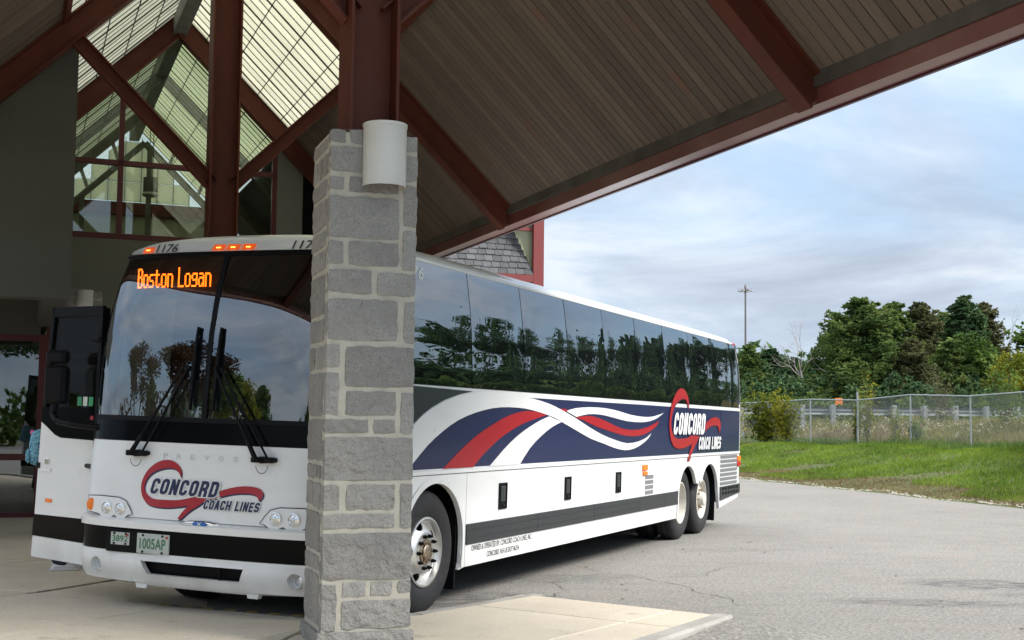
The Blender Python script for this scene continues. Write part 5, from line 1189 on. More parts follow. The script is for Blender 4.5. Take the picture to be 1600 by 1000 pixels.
# passenger side, floor and inner lining
side2 = lambda name, u0, u1, z0, z1, mt: (lambda bm: (bx(bm, u0, u1, 2.57, 2.6, z0, z1), obj(name, bm, mt, bus)))(bmesh.new())
side2('passenger_side_panel', 1.30, UE - .03, ZL, 1.99, M['white'])
bm = bmesh.new(); V = []
for z in lin(1.99, TOP, 8): V.append((bm.verts.new((1.30, 2.6 - Wd(z), z)), bm.verts.new((UE - .05, 2.6 - Wd(z), z))))
for A, B in zip(V[:-1], V[1:]): bm.faces.new((A[0], A[1], B[1], B[0]))
obj('passenger_side_glass', bm, M['sideglass'], bus)
bm = bmesh.new(); bx(bm, .45, UE - .1, .04, 2.56, 1.20, 1.24); obj('cabin_floor', bm, M['void'], bus)
bm = bmesh.new(); bx(bm, .16, .45, .35, 2.25, .5, .54); bx(bm, 2.35, 9.55, .04, 2.56, .38, .42); bx(bm, 12.1, 13.4, .04, 2.56, .5, .54); obj('underfloor', bm, M['void'], bus)
for u0, u1 in ((.9, 2.35), (9.5, 12.06)):
    bm = bmesh.new(); bx(bm, u0, u1, .55, 2.05, .45, 1.19); bx(bm, u0, u1, .03, .55, 1.13, 1.19); bx(bm, u1 - .02, u1 + .02, .03, 2.57, .45, 1.19); obj('wheel_housing', bm, M['void'], bus)
bm = bmesh.new(); bx(bm, .5, 13.3, .12, 2.48, 3.02, 3.04); obj('cabin_ceiling', bm, M['void'], bus)
# dashboard, wheel, seats
M['dash'] = mat('dark_dashboard', (0.03, 0.033, 0.033), 0.7)
bm = bmesh.new(); bx(bm, .42, .85, .2, 2.35, 1.24, 1.62, .03); obj('dashboard', bm, M['dash'], bus)
bm = bmesh.new(); mt4 = Matrix.Translation((.95, .62, 1.80)) @ Matrix.Rotation(R(-50), 4, 'Y'); n = 20
pts_ = [mt4 @ Vector((.23 * math.cos(2 * math.pi * k / n), .23 * math.sin(2 * math.pi * k / n), 0)) for k in range(n + 1)]; path_tube(bm, pts_, .016, 6)
tube(bm, mt4 @ Vector((0, 0, 0)), Vector((.75, .62, 1.5)), .03, .03, 8); [tube(bm, mt4 @ Vector((0, 0, 0)), mt4 @ Vector((.22 * math.cos(t), .22 * math.sin(t), 0)), .012, .012, 5) for t in (0, 2.1, 4.2)]; obj('steering_wheel', bm, M['black'], bus)
def seat(u, v_, w_, z):
    bm = bmesh.new(); box(bm, (u, v_, z + .45), (.48, w_, .14), bev=.03); box(bm, (u + .27, v_, z + .85), (.13, w_, .85), Matrix.Rotation(R(10), 4, 'Y'), .04); box(bm, (u + .1, v_, z + .2), (.3, w_ * .7, .38)); obj('seat', bm, M['fabricseat'], bus)
seat(1.55, .62, .55, 1.24)
for k in range(7):
    for v_ in (.35, .83, 1.78, 2.25): seat(2.6 + k * .9, v_, .44, 1.26)
decal_p = bmesh.new(); A = [decal_p.verts.new(p) for p in ((.42, 1.75, 1.635), (.30, 1.64, 1.79), (.24, 1.30, 1.645), (.5, 1.45, 1.63))]; decal_p.faces.new((A[0], A[1], A[2])); obj('paper_sheet', decal_p, M['paper'], bus)
bm = bmesh.new(); bx(bm, .35, .5, 2.3, 2.45, 1.65, 1.70, .01); bx(bm, .3, .34, .2, 2.3, 2.40, 2.42) if False else None; obj('dash_item', bm, M['paper'], bus)

# --- wheels
def tyre_bm(Rr, wd, sgn=1):
    bm = bmesh.new(); h = wd / 2
    prof = [(.300, -h * .78), (.33, -h * .93), (.40, -h * 1.0), (.46, -h * .98), (.505, -h * .86), (.528, -h * .72), (.538, -h * .6), (.538, -h * .34), (.525, -h * .32), (.525, -h * .26), (.538, -h * .24), (.538, h * .24), (.525, h * .26), (.525, h * .32), (.538, h * .34), (.538, h * .6), (.528, h * .72), (.505, h * .86), (.46, h * .98), (.40, h), (.33, h * .93), (.300, h * .78)]
    lathe(bm, [(r * Rr / .538, x) for r, x in prof], 56, M=Matrix.Rotation(math.pi / 2, 4, 'X')); return bm
# local wheel frame: axis along v; outside face towards -v
def ring(bm, prof, n=48): lathe(bm, [(r, -x) for r, x in prof], n, M=Matrix.Rotation(-math.pi / 2, 4, 'X'))
def wheel(kind, u, v_, steer=0.0, mirror=False):
    root = link('wheel', None, bus); zc = .538 - v_ * math.tan(BR) * 1.0
    root.matrix_local = Matrix.Translation((u, v_, zc)) @ Matrix.Rotation(steer + (math.pi if mirror else 0), 4, 'Z')
    o = obj('tyre', tyre_bm(.538, .30), M['rubber'], root, auto=35)
    if kind == 'dual': o2 = obj('tyre', tyre_bm(.538, .30), M['rubber'], root, auto=35); o2.location = (0, .34, 0)
    mt = M['rimalu'] if kind == 'front' else M['whitewheel']
    # x is the outward distance from the tyre centre plane
    bm = bmesh.new()
    if kind == 'front': prof = [(.305, .10), (.306, .138), (.290, .142), (.283, .120), (.276, .090), (.262, .084), (.235, .092), (.205, .114), (.182, .132), (.165, .138), (.115, .138), (.112, .128), (.10, .128)]
    elif kind == 'tag': prof = [(.305, .10), (.306, .135), (.290, .138), (.283, .115), (.275, .075), (.262, .058), (.235, .060), (.205, .078), (.178, .094), (.150, .098), (.10, .092)]
    else: prof = [(.305, .10), (.306, .135), (.290, .138), (.284, .11), (.279, .02), (.272, -.07), (.262, -.10), (.225, -.105), (.19, -.085), (.17, -.06), (.15, -.055), (.12, -.055)]
    ring(bm, prof); rim = obj('rim', bm, mt, root, auto=50)
    nh = 5 if kind == 'front' else (8 if kind == 'tag' else 8)
    md = rim.modifiers.new('s', 'SOLIDIFY'); md.thickness = .008; md.offset = 1 if False else -1; bpy.context.view_layer.update(); evaluated(rim)
    def holes(bm):
        for k in range(nh):
            t = 2 * math.pi * (k + (.458 if nh == 5 else .25)) / nh; Mx = Matrix.Translation((.230 * math.cos(t), -.02, .230 * math.sin(t))) @ Matrix.Rotation(math.pi / 2, 4, 'X')
            Mx = Mx @ Matrix.Rotation(t, 4, 'Z') @ Matrix.Diagonal((.75 if nh == 5 else .62, 1.25 if nh == 5 else .9, 1, 1)); bmesh.ops.create_cone(bm, cap_ends=True, segments=16, radius1=.046, radius2=.046, depth=.5, matrix=Mx)
    boolean_cut(rim, [holes]); rim.data.set_sharp_from_angle(angle=R(40))
    if not rim.data.materials: rim.data.materials.append(mt)
    bm = bmesh.new(); ring(bm, [(.285, -.02), (.05, -.03), (.0, -.03)] if kind != 'dual' else [(.27, -.13), (.0, -.13)], 24); obj('brake_drum', bm, M['void'], root)
    hx = .136 if kind == 'front' else (.094 if kind == 'tag' else -.055)
    bm = bmesh.new()
    if kind == 'front': ring(bm, [(.112, hx), (.105, hx + .012), (.085, hx + .014), (.083, hx + .002), (.070, hx - .002), (.068, hx + .020), (.055, hx + .030), (.0, hx + .030)], 28)
    else: ring(bm, [(.112, hx), (.105, hx + .06), (.095, hx + .09), (.06, hx + .10), (.0, hx + .10)], 28)
    hub = obj('hub', bm, M['hubbrown'] if kind == 'front' else M['whitewheel'], root, auto=40)
    for k in range(10):
        t = 2 * math.pi * k / 10; x, z = .1425 * math.cos(t), .1425 * math.sin(t); bm = bmesh.new()
        tube(bm, (x, -hx, z), (x, -(hx + .028), z), .017, .017, 6); tube(bm, (x, -(hx + .028), z), (x, -(hx + .046), z), .011, .009, 8); obj('lug_nut', bm, M['black'] if kind == 'front' else M['hubbrown'], root)
    if kind == 'front':
        for k in range(10):
            t = 2 * math.pi * (k + .5) / 10; x, z = .083 * math.cos(t), .083 * math.sin(t); bm = bmesh.new(); tube(bm, (x, -hx, z), (x, -(hx + .024), z), .009, .009, 6); me = bpy.data.meshes.new('hub_bolt'); bm.to_mesh(me); bm.free(); me.materials.append(M['hubbrown']); link('hub_bolt', me, root)
    return root
ST_ = R(0)
wheel('front', FW, .20, steer=R(-2)); wheel('dual', DW, .22); wheel('tag', TW_, .22)
wheel('tag', FW, 2.38, mirror=True); wheel('dual', DW, 2.38, mirror=True); wheel('tag', TW_, 2.38, mirror=True)
bm = bmesh.new(); prism(bm, [(2.225, .15), (2.245, .15), (2.26, 1.1), (2.24, 1.1)], lambda a, b, d: (a, d, b), .04, .48); obj('mud_flap', bm, M['black'], bus)
bm = bmesh.new(); prism(bm, [(11.92, .16), (11.94, .16), (11.96, .9), (11.94, .9)], lambda a, b, d: (a, d, b), .04, .60); obj('mud_flap', bm, M['black'], bus)
# axle beams, exhaust and clutter under the floor
bm = bmesh.new(); [tube(bm, (u, .3, .50), (u, 2.3, .50), .07, .07, 8) for u in (FW, DW, TW_)]; bx(bm, 4, 6, 1.0, 1.9, .25, .38); obj('axle', bm, M['void'], bus)

# --- passenger door, swung out
dr = link('entrance_door', None, bus); H0 = Vector((.47, 2.66, 0)); H1 = Vector((.60, 3.43, 0)); dvec = (H1 - H0); DWD = dvec.length; dang = math.atan2(dvec.y, dvec.x)
dr.matrix_local = Matrix.Translation(H0) @ Matrix.Rotation(dang, 4, 'Z')
def dbox(name, x0, x1, y0, y1, z0, z1, mt, bev=.0, par=None):
    bm = bmesh.new(); bx(bm, x0, x1, y0, y1, z0, z1, bev); return obj(name, bm, mt, par or dr)
def dprism(name, poly, y0, y1, mt):
    bm = bmesh.new(); prism(bm, poly, lambda a, b, d: (a, d, b), y0, y1); return obj(name, bm, mt, dr)
Wd_ = DWD
DSH = lambda x, z: (x - .035 * max(0, (z - 1.5)) * (x / Wd_) * 1.6, z)
dprism('door_skin', [(0.0, .34), (Wd_ + .02, .36), (Wd_ + .01, .545), (0, .525)], .0, .04, M['white'])
dprism('door_band', [(0.0, .529), (Wd_ + .015, .549), (Wd_ + .005, .735), (0, .735)], .0, .044, M['blackgloss'])
dprism('door_skin', [(0.0, .738), (Wd_, .738), (Wd_ - .03, 1.565), (Wd_ - .12, 1.515), (Wd_ - .22, 1.455), (Wd_ - .30, 1.43), (0, 1.42)], .0, .04, M['white'])
dprism('door_waist', [(0.0, 1.423), (Wd_ - .30, 1.433), (Wd_ - .22, 1.458), (Wd_ - .12, 1.518), (Wd_ - .03, 1.568), (Wd_ - .035, 1.70), (0, 1.70)], .002, .042, M['blackgloss'])
for nm, pl in (('door_frame', [(0, 1.70), (.045, 1.70), (.04, 2.60), (0, 2.60)]), ('door_frame', [(Wd_ - .075, 1.70), (Wd_ - .035, 1.70), (Wd_ - .10, 2.60), (Wd_ - .14, 2.60)]), ('door_frame', [(.04, 2.51), (Wd_ - .137, 2.51), (Wd_ - .10, 2.60), (.04, 2.60)])):
    dprism(nm, pl, .0, .04, M['black'])
dprism('door_glass', [(.045, 1.70), (Wd_ - .075, 1.70), (Wd_ - .137, 2.51), (.04, 2.51)], .012, .018, M['doorglass'])
for k in range(3): dbox('sticker', .09 + k * .075, .09 + k * .075 + .055, .022, .025, 1.72, 1.80, M['green'] if k != 1 else M['paper'])
dbox('sticker', .05, .09, .0425, .0445, 1.60, 1.635, M['red'])
dbox('door_marker', Wd_ - .23, Wd_ - .15, .0405, .052, .855, .885, M['amber'])
hd_ = dbox('door_handle', Wd_ - .20, Wd_ - .06, .0405, .050, 1.12, 1.155, M['whiteplain'], .003); dbox('door_lock', Wd_ - .17, Wd_ - .11, .0405, .050, 1.19, 1.24, M['chrome'], .004); dbox('door_latch', Wd_ - .045, Wd_ + .0, -.008, .048, 1.15, 1.20, M['black'])
dbox('door_seal', -.05, -.008, .0, .08, .75, 2.58, M['black'])
for z in (1.2, 2.3): bm = bmesh.new(); tube(bm, (-.12, .15, z), (.1, .05, z), .02, .02, 8); obj('door_hinge_arm', bm, M['black'], dr)
# --- mirror hanging in front of the door glass
mr_ = link('mirror', None, bus); mr_.matrix_local = Matrix.Identity(4)
bm = bmesh.new(); box(bm, (.30, 3.02, 1.90), (.12, .21, .34), Matrix.Rotation(R(8), 4, 'Z'), .03); obj('mirror_housing', bm, M['black'], mr_, auto=30)
bm = bmesh.new(); box(bm, (.30, 3.02, 2.14), (.12, .19, .12), Matrix.Rotation(R(8), 4, 'Z'), .025); obj('convex_mirror_housing', bm, M['black'], mr_, auto=30)
bm = bmesh.new(); pts_ = [(.30, 3.02, 1.74), (.27, 3.02, 1.64), (.24, 2.94, 1.585), (.22, 2.75, 1.56), (.26, 2.55, 1.545), (.30, 2.40, 1.53)]; path_tube(bm, pts_, .028, 8); [bmesh.ops.create_icosphere(bm, subdivisions=1, radius=.028, matrix=Matrix.Translation(p)) for p in pts_]; obj('mirror_arm', bm, M['black'], mr_, auto=50)
bm = bmesh.new(); box(bm, (.365, 3.03, 1.90), (.006, .17, .28), Matrix.Rotation(R(8), 4, 'Z')); obj('mirror_glass', bm, M['chrome'], mr_)
# driver side mirror (hidden by the pillar from here)
m2 = link('mirror', None, bus)
bm = bmesh.new(); box(bm, (.25, -.25, 2.15), (.12, .21, .40), bev=.03); obj('mirror_housing', bm, M['black'], m2, auto=30)
bm = bmesh.new(); path_tube(bm, [(.25, -.25, 2.3), (.22, -.2, 2.55), (.3, .1, 2.75)], .025, 8); obj('mirror_arm', bm, M['black'], m2)
# ================================================================== PERSON boarding behind the open door
M['skin'] = mat('skin', (0.52, 0.33, 0.25), 0.6); M['hair'] = mat('brown_hair', (0.12, 0.05, 0.03), 0.7, bump=[((30, 30, 4), .5, .01)])
M['jeans'] = mat('dark_trousers', (0.03, 0.035, 0.05), 0.9); M['shirt'] = mat('dark_top', (0.03, 0.03, 0.035), 0.9); M['shoe'] = mat('white_shoe', (0.62, 0.60, 0.60), 0.6)
def skin_obj(name, verts, edges, radii, mt, parent, lv=2, root=0):
    me = bpy.data.meshes.new(name); me.from_pydata(verts, edges, []); o = link(name, me, parent); md = o.modifiers.new('s', 'SKIN'); md.use_smooth_shade = True
    for i, r in enumerate(radii):
        sv_ = me.skin_vertices[0].data[i]; sv_.radius = r if isinstance(r, tuple) else (r, r); sv_.use_root = (i == root)
    sb = o.modifiers.new('b', 'SUBSURF'); sb.levels = lv; sb.render_levels = lv; bpy.context.view_layer.update(); evaluated(o)
    o.data.materials.clear(); o.data.materials.append(mt); o.data.shade_smooth(); return o
pe = empty('person', (-4.56, 13.25, ZS), R(20), 'person with a blue patterned backpack standing behind the open coach door', 'person')
# faces +x (towards the coach); z from the soles
V = [(0, 0, .96), (.01, 0, 1.12), (.02, 0, 1.30), (0.0, 0, 1.42), (.01, 0, 1.50), (.02, 0, 1.58), (.03, 0, 1.66), (.02, 0, 1.72),
     (0, .17, 1.40), (-.02, .22, 1.15), (.12, .21, .98), (.19, .20, .92), (0, -.17, 1.40), (.03, -.22, 1.16), (.20, -.20, 1.22), (.28, -.17, 1.24),
     (0, .09, .90), (.06, .10, .50), (-.02, .10, .10), (.10, .11, .045), (0, -.09, .90), (-.01, -.10, .50), (-.10, -.10, .10), (.03, -.11, .045)]
Ed = [(0, 1), (1, 2), (2, 3), (3, 4), (4, 5), (5, 6), (6, 7), (3, 8), (8, 9), (9, 10), (10, 11), (3, 12), (12, 13), (13, 14), (14, 15), (0, 16), (16, 17), (17, 18), (18, 19), (0, 20), (20, 21), (21, 22), (22, 23)]
Rr_ = [(.15, .12), (.14, .10), (.16, .11), (.13, .09), .055, .07, (.085, .095), .06, .06, .045, .035, .028, .06, .045, .035, .028, .09, .06, .042, .035, .09, .06, .042, .035]
skin_obj('body', V, Ed, Rr_, M['jeans'], pe)
skin_obj('head', [(.02, 0, 1.53), (.03, 0, 1.60), (.035, 0, 1.67), (.02, 0, 1.74)], [(0, 1), (1, 2), (2, 3)], [.058, (.078, .07), (.09, .082), .06], M['skin'], pe)
skin_obj('jacket', [(0, 0, .98), (.01, 0, 1.15), (.02, 0, 1.32), (0, 0, 1.44), (0, .18, 1.40), (-.02, .225, 1.16), (.10, .215, 1.0), (0, -.18, 1.40), (.03, -.225, 1.17), (.17, -.205, 1.21)], [(0, 1), (1, 2), (2, 3), (3, 4), (4, 5), (5, 6), (3, 7), (7, 8), (8, 9)], [(.16, .13), (.15, .11), (.17, .12), (.11, .09), .07, .058, .046, .07, .058, .046], M['shirt'], pe)
skin_obj('hair', [(.0, 0, 1.48), (-.04, 0, 1.60), (-.025, 0, 1.70), (.03, 0, 1.765)], [(0, 1), (1, 2), (2, 3)], [(.05, .07), (.075, .085), (.085, .09), .07], M['hair'], pe)
bm = bmesh.new(); 
for s_ in (-1, 1):
    for z_ in (0,):
        bmesh.ops.create_icosphere(bm, subdivisions=2, radius=.011, matrix=Matrix.Translation((.118, s_ * .032, 1.645)))
obj('eyes', bm, M['ink'], pe); bm = bmesh.new(); bmesh.ops.create_icosphere(bm, subdivisions=2, radius=.016, matrix=Matrix.Translation((.125, 0, 1.615)) @ Matrix.Diagonal((1, .7, 1.3, 1))); bx(bm, .105, .118, -.022, .022, 1.575, 1.583); obj('nose_and_mouth', bm, M['skin'], pe)
for s_, x_ in ((1, .10), (-1, .03)):
    bm = bmesh.new(); box(bm, (x_ - .03, s_ * .105, .035), (.25, .085, .07), bev=.025); box(bm, (x_ - .03, s_ * .105, .012), (.28, .10, .024), bev=.006); obj('shoe', bm, M['shoe'], pe, auto=40)
for s_, base in ((1, (.20, .20, .90)), (-1, (.30, -.165, 1.245))):
    vs, es, rs = [base], [], [.030]; d0 = Vector((.4, 0, -.9)) if s_ > 0 else Vector((1, 0, .1)); d0.normalize(); side_ = Vector((0, 1, 0)); palm = Vector(base) + d0 * .07; vs.append(tuple(palm)); es.append((0, 1)); rs.append((.034, .018))
    hand = skin_obj('hand', vs, es, rs, M['skin'], pe, 1)
    for k, ln_ in enumerate((.065, .075, .07, .055)):
        b_ = palm + side_ * (k - 1.5) * .019; m_ = b_ + d0 * ln_ * .5 + Vector((0, 0, -.006)); t_ = m_ + d0 * ln_ * .35 + Vector((-.012 * s_, 0, -.022)); skin_obj('finger', [tuple(b_), tuple(m_), tuple(t_)], [(0, 1), (1, 2)], [.0095, .0085, .007], M['skin'], hand, 1)
    b_ = Vector(base) + d0 * .03 + side_ * .028; t_ = b_ + d0 * .035 + side_ * .022; skin_obj('thumb', [tuple(b_), tuple(t_), tuple(t_ + d0 * .022)], [(0, 1), (1, 2)], [.011, .010, .008], M['skin'], hand, 1)
# backpack (its own thing, worn)
def pat():
    mt = mat('blue_pattern_fabric', (0.06, 0.22, 0.34), 0.85); t = mt.node_tree; n = t.nodes; l = t.links
    tcn = n.new('ShaderNodeTexCoord'); x = n.new('ShaderNodeTexNoise'); x.inputs['Scale'].default_value = 17; x.inputs['Detail'].default_value = 1.5; x.inputs['Distortion'].default_value = 2.5; l.new(tcn.outputs['Object'], x.inputs['Vector'])
    rp = n.new('ShaderNodeValToRGB'); e = rp.color_ramp.elements; e[0].position = .40; e[0].color = (.03, .10, .20, 1); e[1].position = .62; e[1].color = (.25, .55, .65, 1)
    for p_, c_ in ((.47, (.10, .33, .46)), (.50, (.42, .68, .74)), (.53, (.06, .25, .40))): q = e.new(p_); q.color = (*c_, 1)
    l.new(x.outputs[0], rp.inputs[0]); l.new(rp.outputs[0], n['Principled BSDF'].inputs['Base Color']); return mt
bp_ = empty('backpack', pe.matrix_basis @ Vector((-.25, 0, 1.05)), R(20), 'blue patterned backpack showing at the edge of the open coach door', 'backpack')
bp_.location = Vector((-4.56, 13.25, ZS)) + Matrix.Rotation(R(20), 4, 'Z') @ Vector((-.27, 0, 1.06))
bm = bmesh.new(); bmesh.ops.create_cube(bm, size=1, matrix=Matrix.Translation((0, 0, .22)) @ Matrix.Diagonal((.24, .32, .44, 1))); bmesh.ops.subdivide_edges(bm, edges=bm.edges, cuts=4, use_grid_fill=True)
for v_ in bm.verts:
    q = Vector((v_.co.x / .12, v_.co.y / .16, (v_.co.z - .22) / .22)); ln_ = max(abs(q.x), abs(q.y), abs(q.z)); rnd = q.normalized() * ln_; q = q.lerp(rnd * 1.18, .65); v_.co = Vector((q.x * .12, q.y * .16, .22 + q.z * .22)) + Vector((rng.normal() * .003,) * 3)
obj('bag', bm, pat(), bp_, smooth=True); bp_.scale = (.82, .82, .80)
bm = bmesh.new(); box(bm, (-.135, 0, .12), (.07, .24, .18), bev=.03); obj('pocket', bm, bp_.children[0].data.materials[0], bp_, auto=40)
M['pink'] = mat('pink_tag', (.75, .12, .35), .6)
bm = bmesh.new(); box(bm, (-.10, .02, .42), (.05, .04, .06), bev=.012); obj('tag', bm, M['pink'], bp_)
for s_ in (-1, 1): bm = bmesh.new(); path_tube(bm, [(.10, s_ * .10, .40), (.22, s_ * .12, .44), (.26, s_ * .13, .30), (.13, s_ * .12, .02)], .018, 6); obj('strap', bm, M['ink'], bp_)

# ================================================================== CHAIN LINK FENCE
fdir = Vector((-.37, .929, 0)).normalized(); f0 = Vector((15.4, 43.0, 0)); SP = 3.05; K0f, K1f = -1, 12
M['weave'] = M['galvwire']
fence = empty('chain_link_fence', (f0.x, f0.y, 0), 0, 'galvanised chain link fence along the top of the grass bank', 'fence'); FH = 1.83
def fpos(k): 
    p = f0 + fdir * (SP * k); return Vector((p.x, p.y, terr(p.x, p.y)))
tops = {}
for k in range(K0f, K1f + 1):
    p = fpos(k); q = p - Vector((f0.x, f0.y, 0)); big = (k % 5 == 2); r_ = .038 if big else .030; hh = FH + (.32 if big else .0); tops[k] = p
    bm = bmesh.new(); tube(bm, q + Vector((0, 0, -.2)), q + Vector((0, 0, hh)), r_, r_, 8)
    if not big: bmesh.ops.create_icosphere(bm, subdivisions=1, radius=.035, matrix=Matrix.Translation(q + Vector((0, 0, hh))))
    obj('fence_post', bm, M['galv'], fence)
for k in range(K0f, K1f):
    a = tops[k] - Vector((f0.x, f0.y, 0)); b = tops[k + 1] - Vector((f0.x, f0.y, 0)); a = a + Vector((0, 0, FH)); b = b + Vector((0, 0, FH)); bm = bmesh.new(); tube(bm, a, b, .024, .024, 6); obj('top_rail', bm, M['galv'], fence)
    # woven wires of this bay: diagonals both ways, joined into one piece per bay
    V = []; F_ = []; wdt = .0028; cell = .085; nrm = Vector((fdir.y, -fdir.x, 0)); a0 = tops[k] - Vector((f0.x, f0.y, 0)) + Vector((0, 0, .03)); b0_ = tops[k + 1] - Vector((f0.x, f0.y, 0)) + Vector((0, 0, .03)); Hh = FH - .04
    def P2(x, z): return a0.lerp(b0_, x / SP) + Vector((0, 0, z))
    for sgn in (1, -1):
        x = -Hh
        while x < SP:
            x0, z0, x1, z1 = x, 0.0, x + Hh, Hh
            if x0 < 0: z0 = -x0; x0 = 0
            if x1 > SP: z1 = Hh - (x1 - SP); x1 = SP
            if x1 - x0 > .02:
                if sgn < 0: x0, x1 = SP - x0, SP - x1
                A = P2(x0, z0); B = P2(x1, z1); dd_ = (B - A).normalized(); s1 = dd_.cross(nrm).normalized() * wdt; s2 = nrm * wdt; i0 = len(V)
                for e_ in (A, B): V += [tuple(e_ + s1), tuple(e_ - s1 * .5 + s2 * .87), tuple(e_ - s1 * .5 - s2 * .87)]
                F_ += [(i0, i0 + 1, i0 + 4, i0 + 3), (i0 + 1, i0 + 2, i0 + 5, i0 + 4), (i0 + 2, i0, i0 + 3, i0 + 5)]
            x += cell
    o = pyobj('wire_mesh', V, F_, M['weave'], fence); tag(o, kind='stuff')

# ================================================================== GUARDRAIL on the road behind
gr0 = Vector((10.5, 58.5, 0)); grd = Vector((1, -.03, 0)).normalized()
grail = empty('guardrail', gr0, 0, 'steel guardrail on grey posts along the road behind the fence', 'guardrail')
n_gr = 22; spg = 1.38
for k in range(n_gr):
    p = gr0 + grd * (k * spg); z = terr(p.x, p.y); q = p - gr0
    bm = bmesh.new(); bx(bm, q.x - .10, q.x + .10, q.y - .16, q.y + .04, z - .3, 2.74, .01); bx(bm, q.x - .10, q.x + .10, q.y + .05, q.y + .20, 2.30, 2.68, .01); obj('post', bm, M['wood'], grail)
bm = bmesh.new(); prof = [(.0, 0), (.03, .03), (.075, .045), (.09, .09), (.06, .13), (.04, .155), (.06, .18), (.09, .22), (.075, .265), (.03, .28), (.0, .31)]
A = gr0 * 0; L_ = grd * (spg * (n_gr - .2)); V1 = [bm.verts.new(Vector((0, .21 + d_, 2.30 + z_ * 1.15)) - grd * .6) for d_, z_ in prof]; V2 = [bm.verts.new(Vector((0, .21 + d_, 2.30 + z_ * 1.15)) + L_) for d_, z_ in prof]
for i in range(len(prof) - 1): bm.faces.new((V1[i], V2[i], V2[i + 1], V1[i + 1]))
obj('rail', bm, M['railgalv'], grail, smooth=True)
# the road beyond it
tag(pyobj('road', [(-60, 64, 2.12), (140, 58, 2.12), (140, 66, 2.16), (-60, 72, 2.16)], [(0, 1, 2, 3)], M['asphalt']), kind='structure')
# orange road work sign
M['orange'] = mat('orange_sign', (0.75, 0.20, 0.03), 0.5)
sg = empty('road_work_sign', (18.4, 72.0, 2.5), 0, 'small orange road sign beyond the fence, left of the guardrail', 'road sign'); sg.scale = (.42, .5, .55)
bm = bmesh.new(); bx(bm, -.5, .5, -.02, .02, .55, 1.6, .02); obj('sign_board', bm, M['orange'], sg); bm = bmesh.new(); tube(bm, (-.35, .05, 0), (-.35, .05, 1.4), .03); tube(bm, (.35, .05, 0), (.35, .05, 1.4), .03); bx(bm, -.7, .7, .0, .1, -.02, .06); obj('stand', bm, M['black'], sg)

# ================================================================== LAMP MASTS
def mast(x, y, h, label, r=.13):
    z = 1.5; o = empty('lamp_mast', (x, y, z), 0, label, 'lamp mast', 'tall lamp masts')
    bm = bmesh.new(); tube(bm, (0, 0, -1), (0, 0, h), r, r * .62, 12); obj('pole', bm, M['poleiron'], o, smooth=False)
    bm = bmesh.new(); [tube(bm, (0, 0, h - .25), (.42 * math.cos(t), .42 * math.sin(t), h - .15), .03, .03, 6) for t in [k * math.pi / 3 for k in range(6)]]; tube(bm, (0, 0, h), (0, 0, h + .35), .14, .04, 10); tube(bm, (0, 0, h - .4), (0, 0, h - .1), .18, .18, 10); obj('bracket_ring', bm, M['poleiron'], o)
    for k in range(6):
        t = k * math.pi / 3; bm = bmesh.new(); lathe(bm, [(.05, .20), (.07, .12), (.16, .0), (.17, -.05), (.0, -.06)], 12, M=Matrix.Translation((.58 * math.cos(t), .58 * math.sin(t), h - .28))); obj('lamp_head', bm, M['louvre'], o)
mast(21.95, 120, 13.3 , 'nearer and taller lamp mast standing above the trees')
mast(51.5, 260, 16.9, 'smaller far lamp mast just right of the tall one', .22)

# ================================================================== VEGETATION
def leafmat(name, c1, c2, c3=None):
    mt = bpy.data.materials.new(name); mt.use_nodes = True; t = mt.node_tree; n = t.nodes; l = t.links; b = n['Principled BSDF']; b.inputs['Roughness'].default_value = .75; b.inputs['Specular IOR Level'].default_value = .2
    tcn = n.new('ShaderNodeTexCoord'); x = n.new('ShaderNodeTexNoise'); x.inputs['Scale'].default_value = .55; x.inputs['Detail'].default_value = 5; oi = n.new('ShaderNodeObjectInfo'); va = n.new('ShaderNodeVectorMath'); va.operation = 'ADD'; l.new(tcn.outputs['Object'], va.inputs[0]); l.new(oi.outputs['Location'], va.inputs[1]); l.new(va.outputs[0], x.inputs['Vector'])
    rp = n.new('ShaderNodeValToRGB'); e = rp.color_ramp.elements; e[0].position = .36; e[0].color = (*c1, 1); e[1].position = .62; e[1].color = (*c2, 1)
    if c3: q = e.new(.74); q.color = (*c3, 1)
    l.new(x.outputs[0], rp.inputs[0]); x2 = n.new('ShaderNodeTexNoise'); x2.inputs['Scale'].default_value = 6; l.new(tcn.outputs['Object'], x2.inputs['Vector']); mr = n.new('ShaderNodeMapRange'); mr.inputs[1].default_value = .3; mr.inputs[2].default_value = .7; mr.inputs[3].default_value = .65; mr.inputs[4].default_value = 1.4; l.new(x2.outputs[0], mr.inputs[0])
    vm = n.new('ShaderNodeVectorMath'); vm.operation = 'SCALE'; l.new(rp.outputs[0], vm.inputs[0]); l.new(mr.outputs[0], vm.inputs['Scale']); l.new(vm.outputs[0], b.inputs['Base Color'])
    tr = n.new('ShaderNodeBsdfTranslucent'); l.new(vm.outputs[0], tr.inputs[0]); mx = n.new('ShaderNodeMixShader'); mx.inputs[0].default_value = .35; l.new(b.outputs[0], mx.inputs[1]); l.new(tr.outputs[0], mx.inputs[2]); l.new(mx.outputs[0], n['Material Output'].inputs[0]); return mt
M['pine'] = leafmat('white_pine_needles', (0.084, 0.142, 0.042), (0.200, 0.263, 0.074), (0.283, 0.284, 0.082)); M['pinedark'] = leafmat('dark_spruce_needles', (0.052, 0.102, 0.046), (0.106, 0.177, 0.068))
M['pinebrown'] = leafmat('thin_olive_pine_needles', (0.087, 0.099, 0.041), (0.151, 0.151, 0.064)); M['leafgreen'] = leafmat('green_leaves', (0.075, 0.139, 0.032), (0.157, 0.232, 0.052))
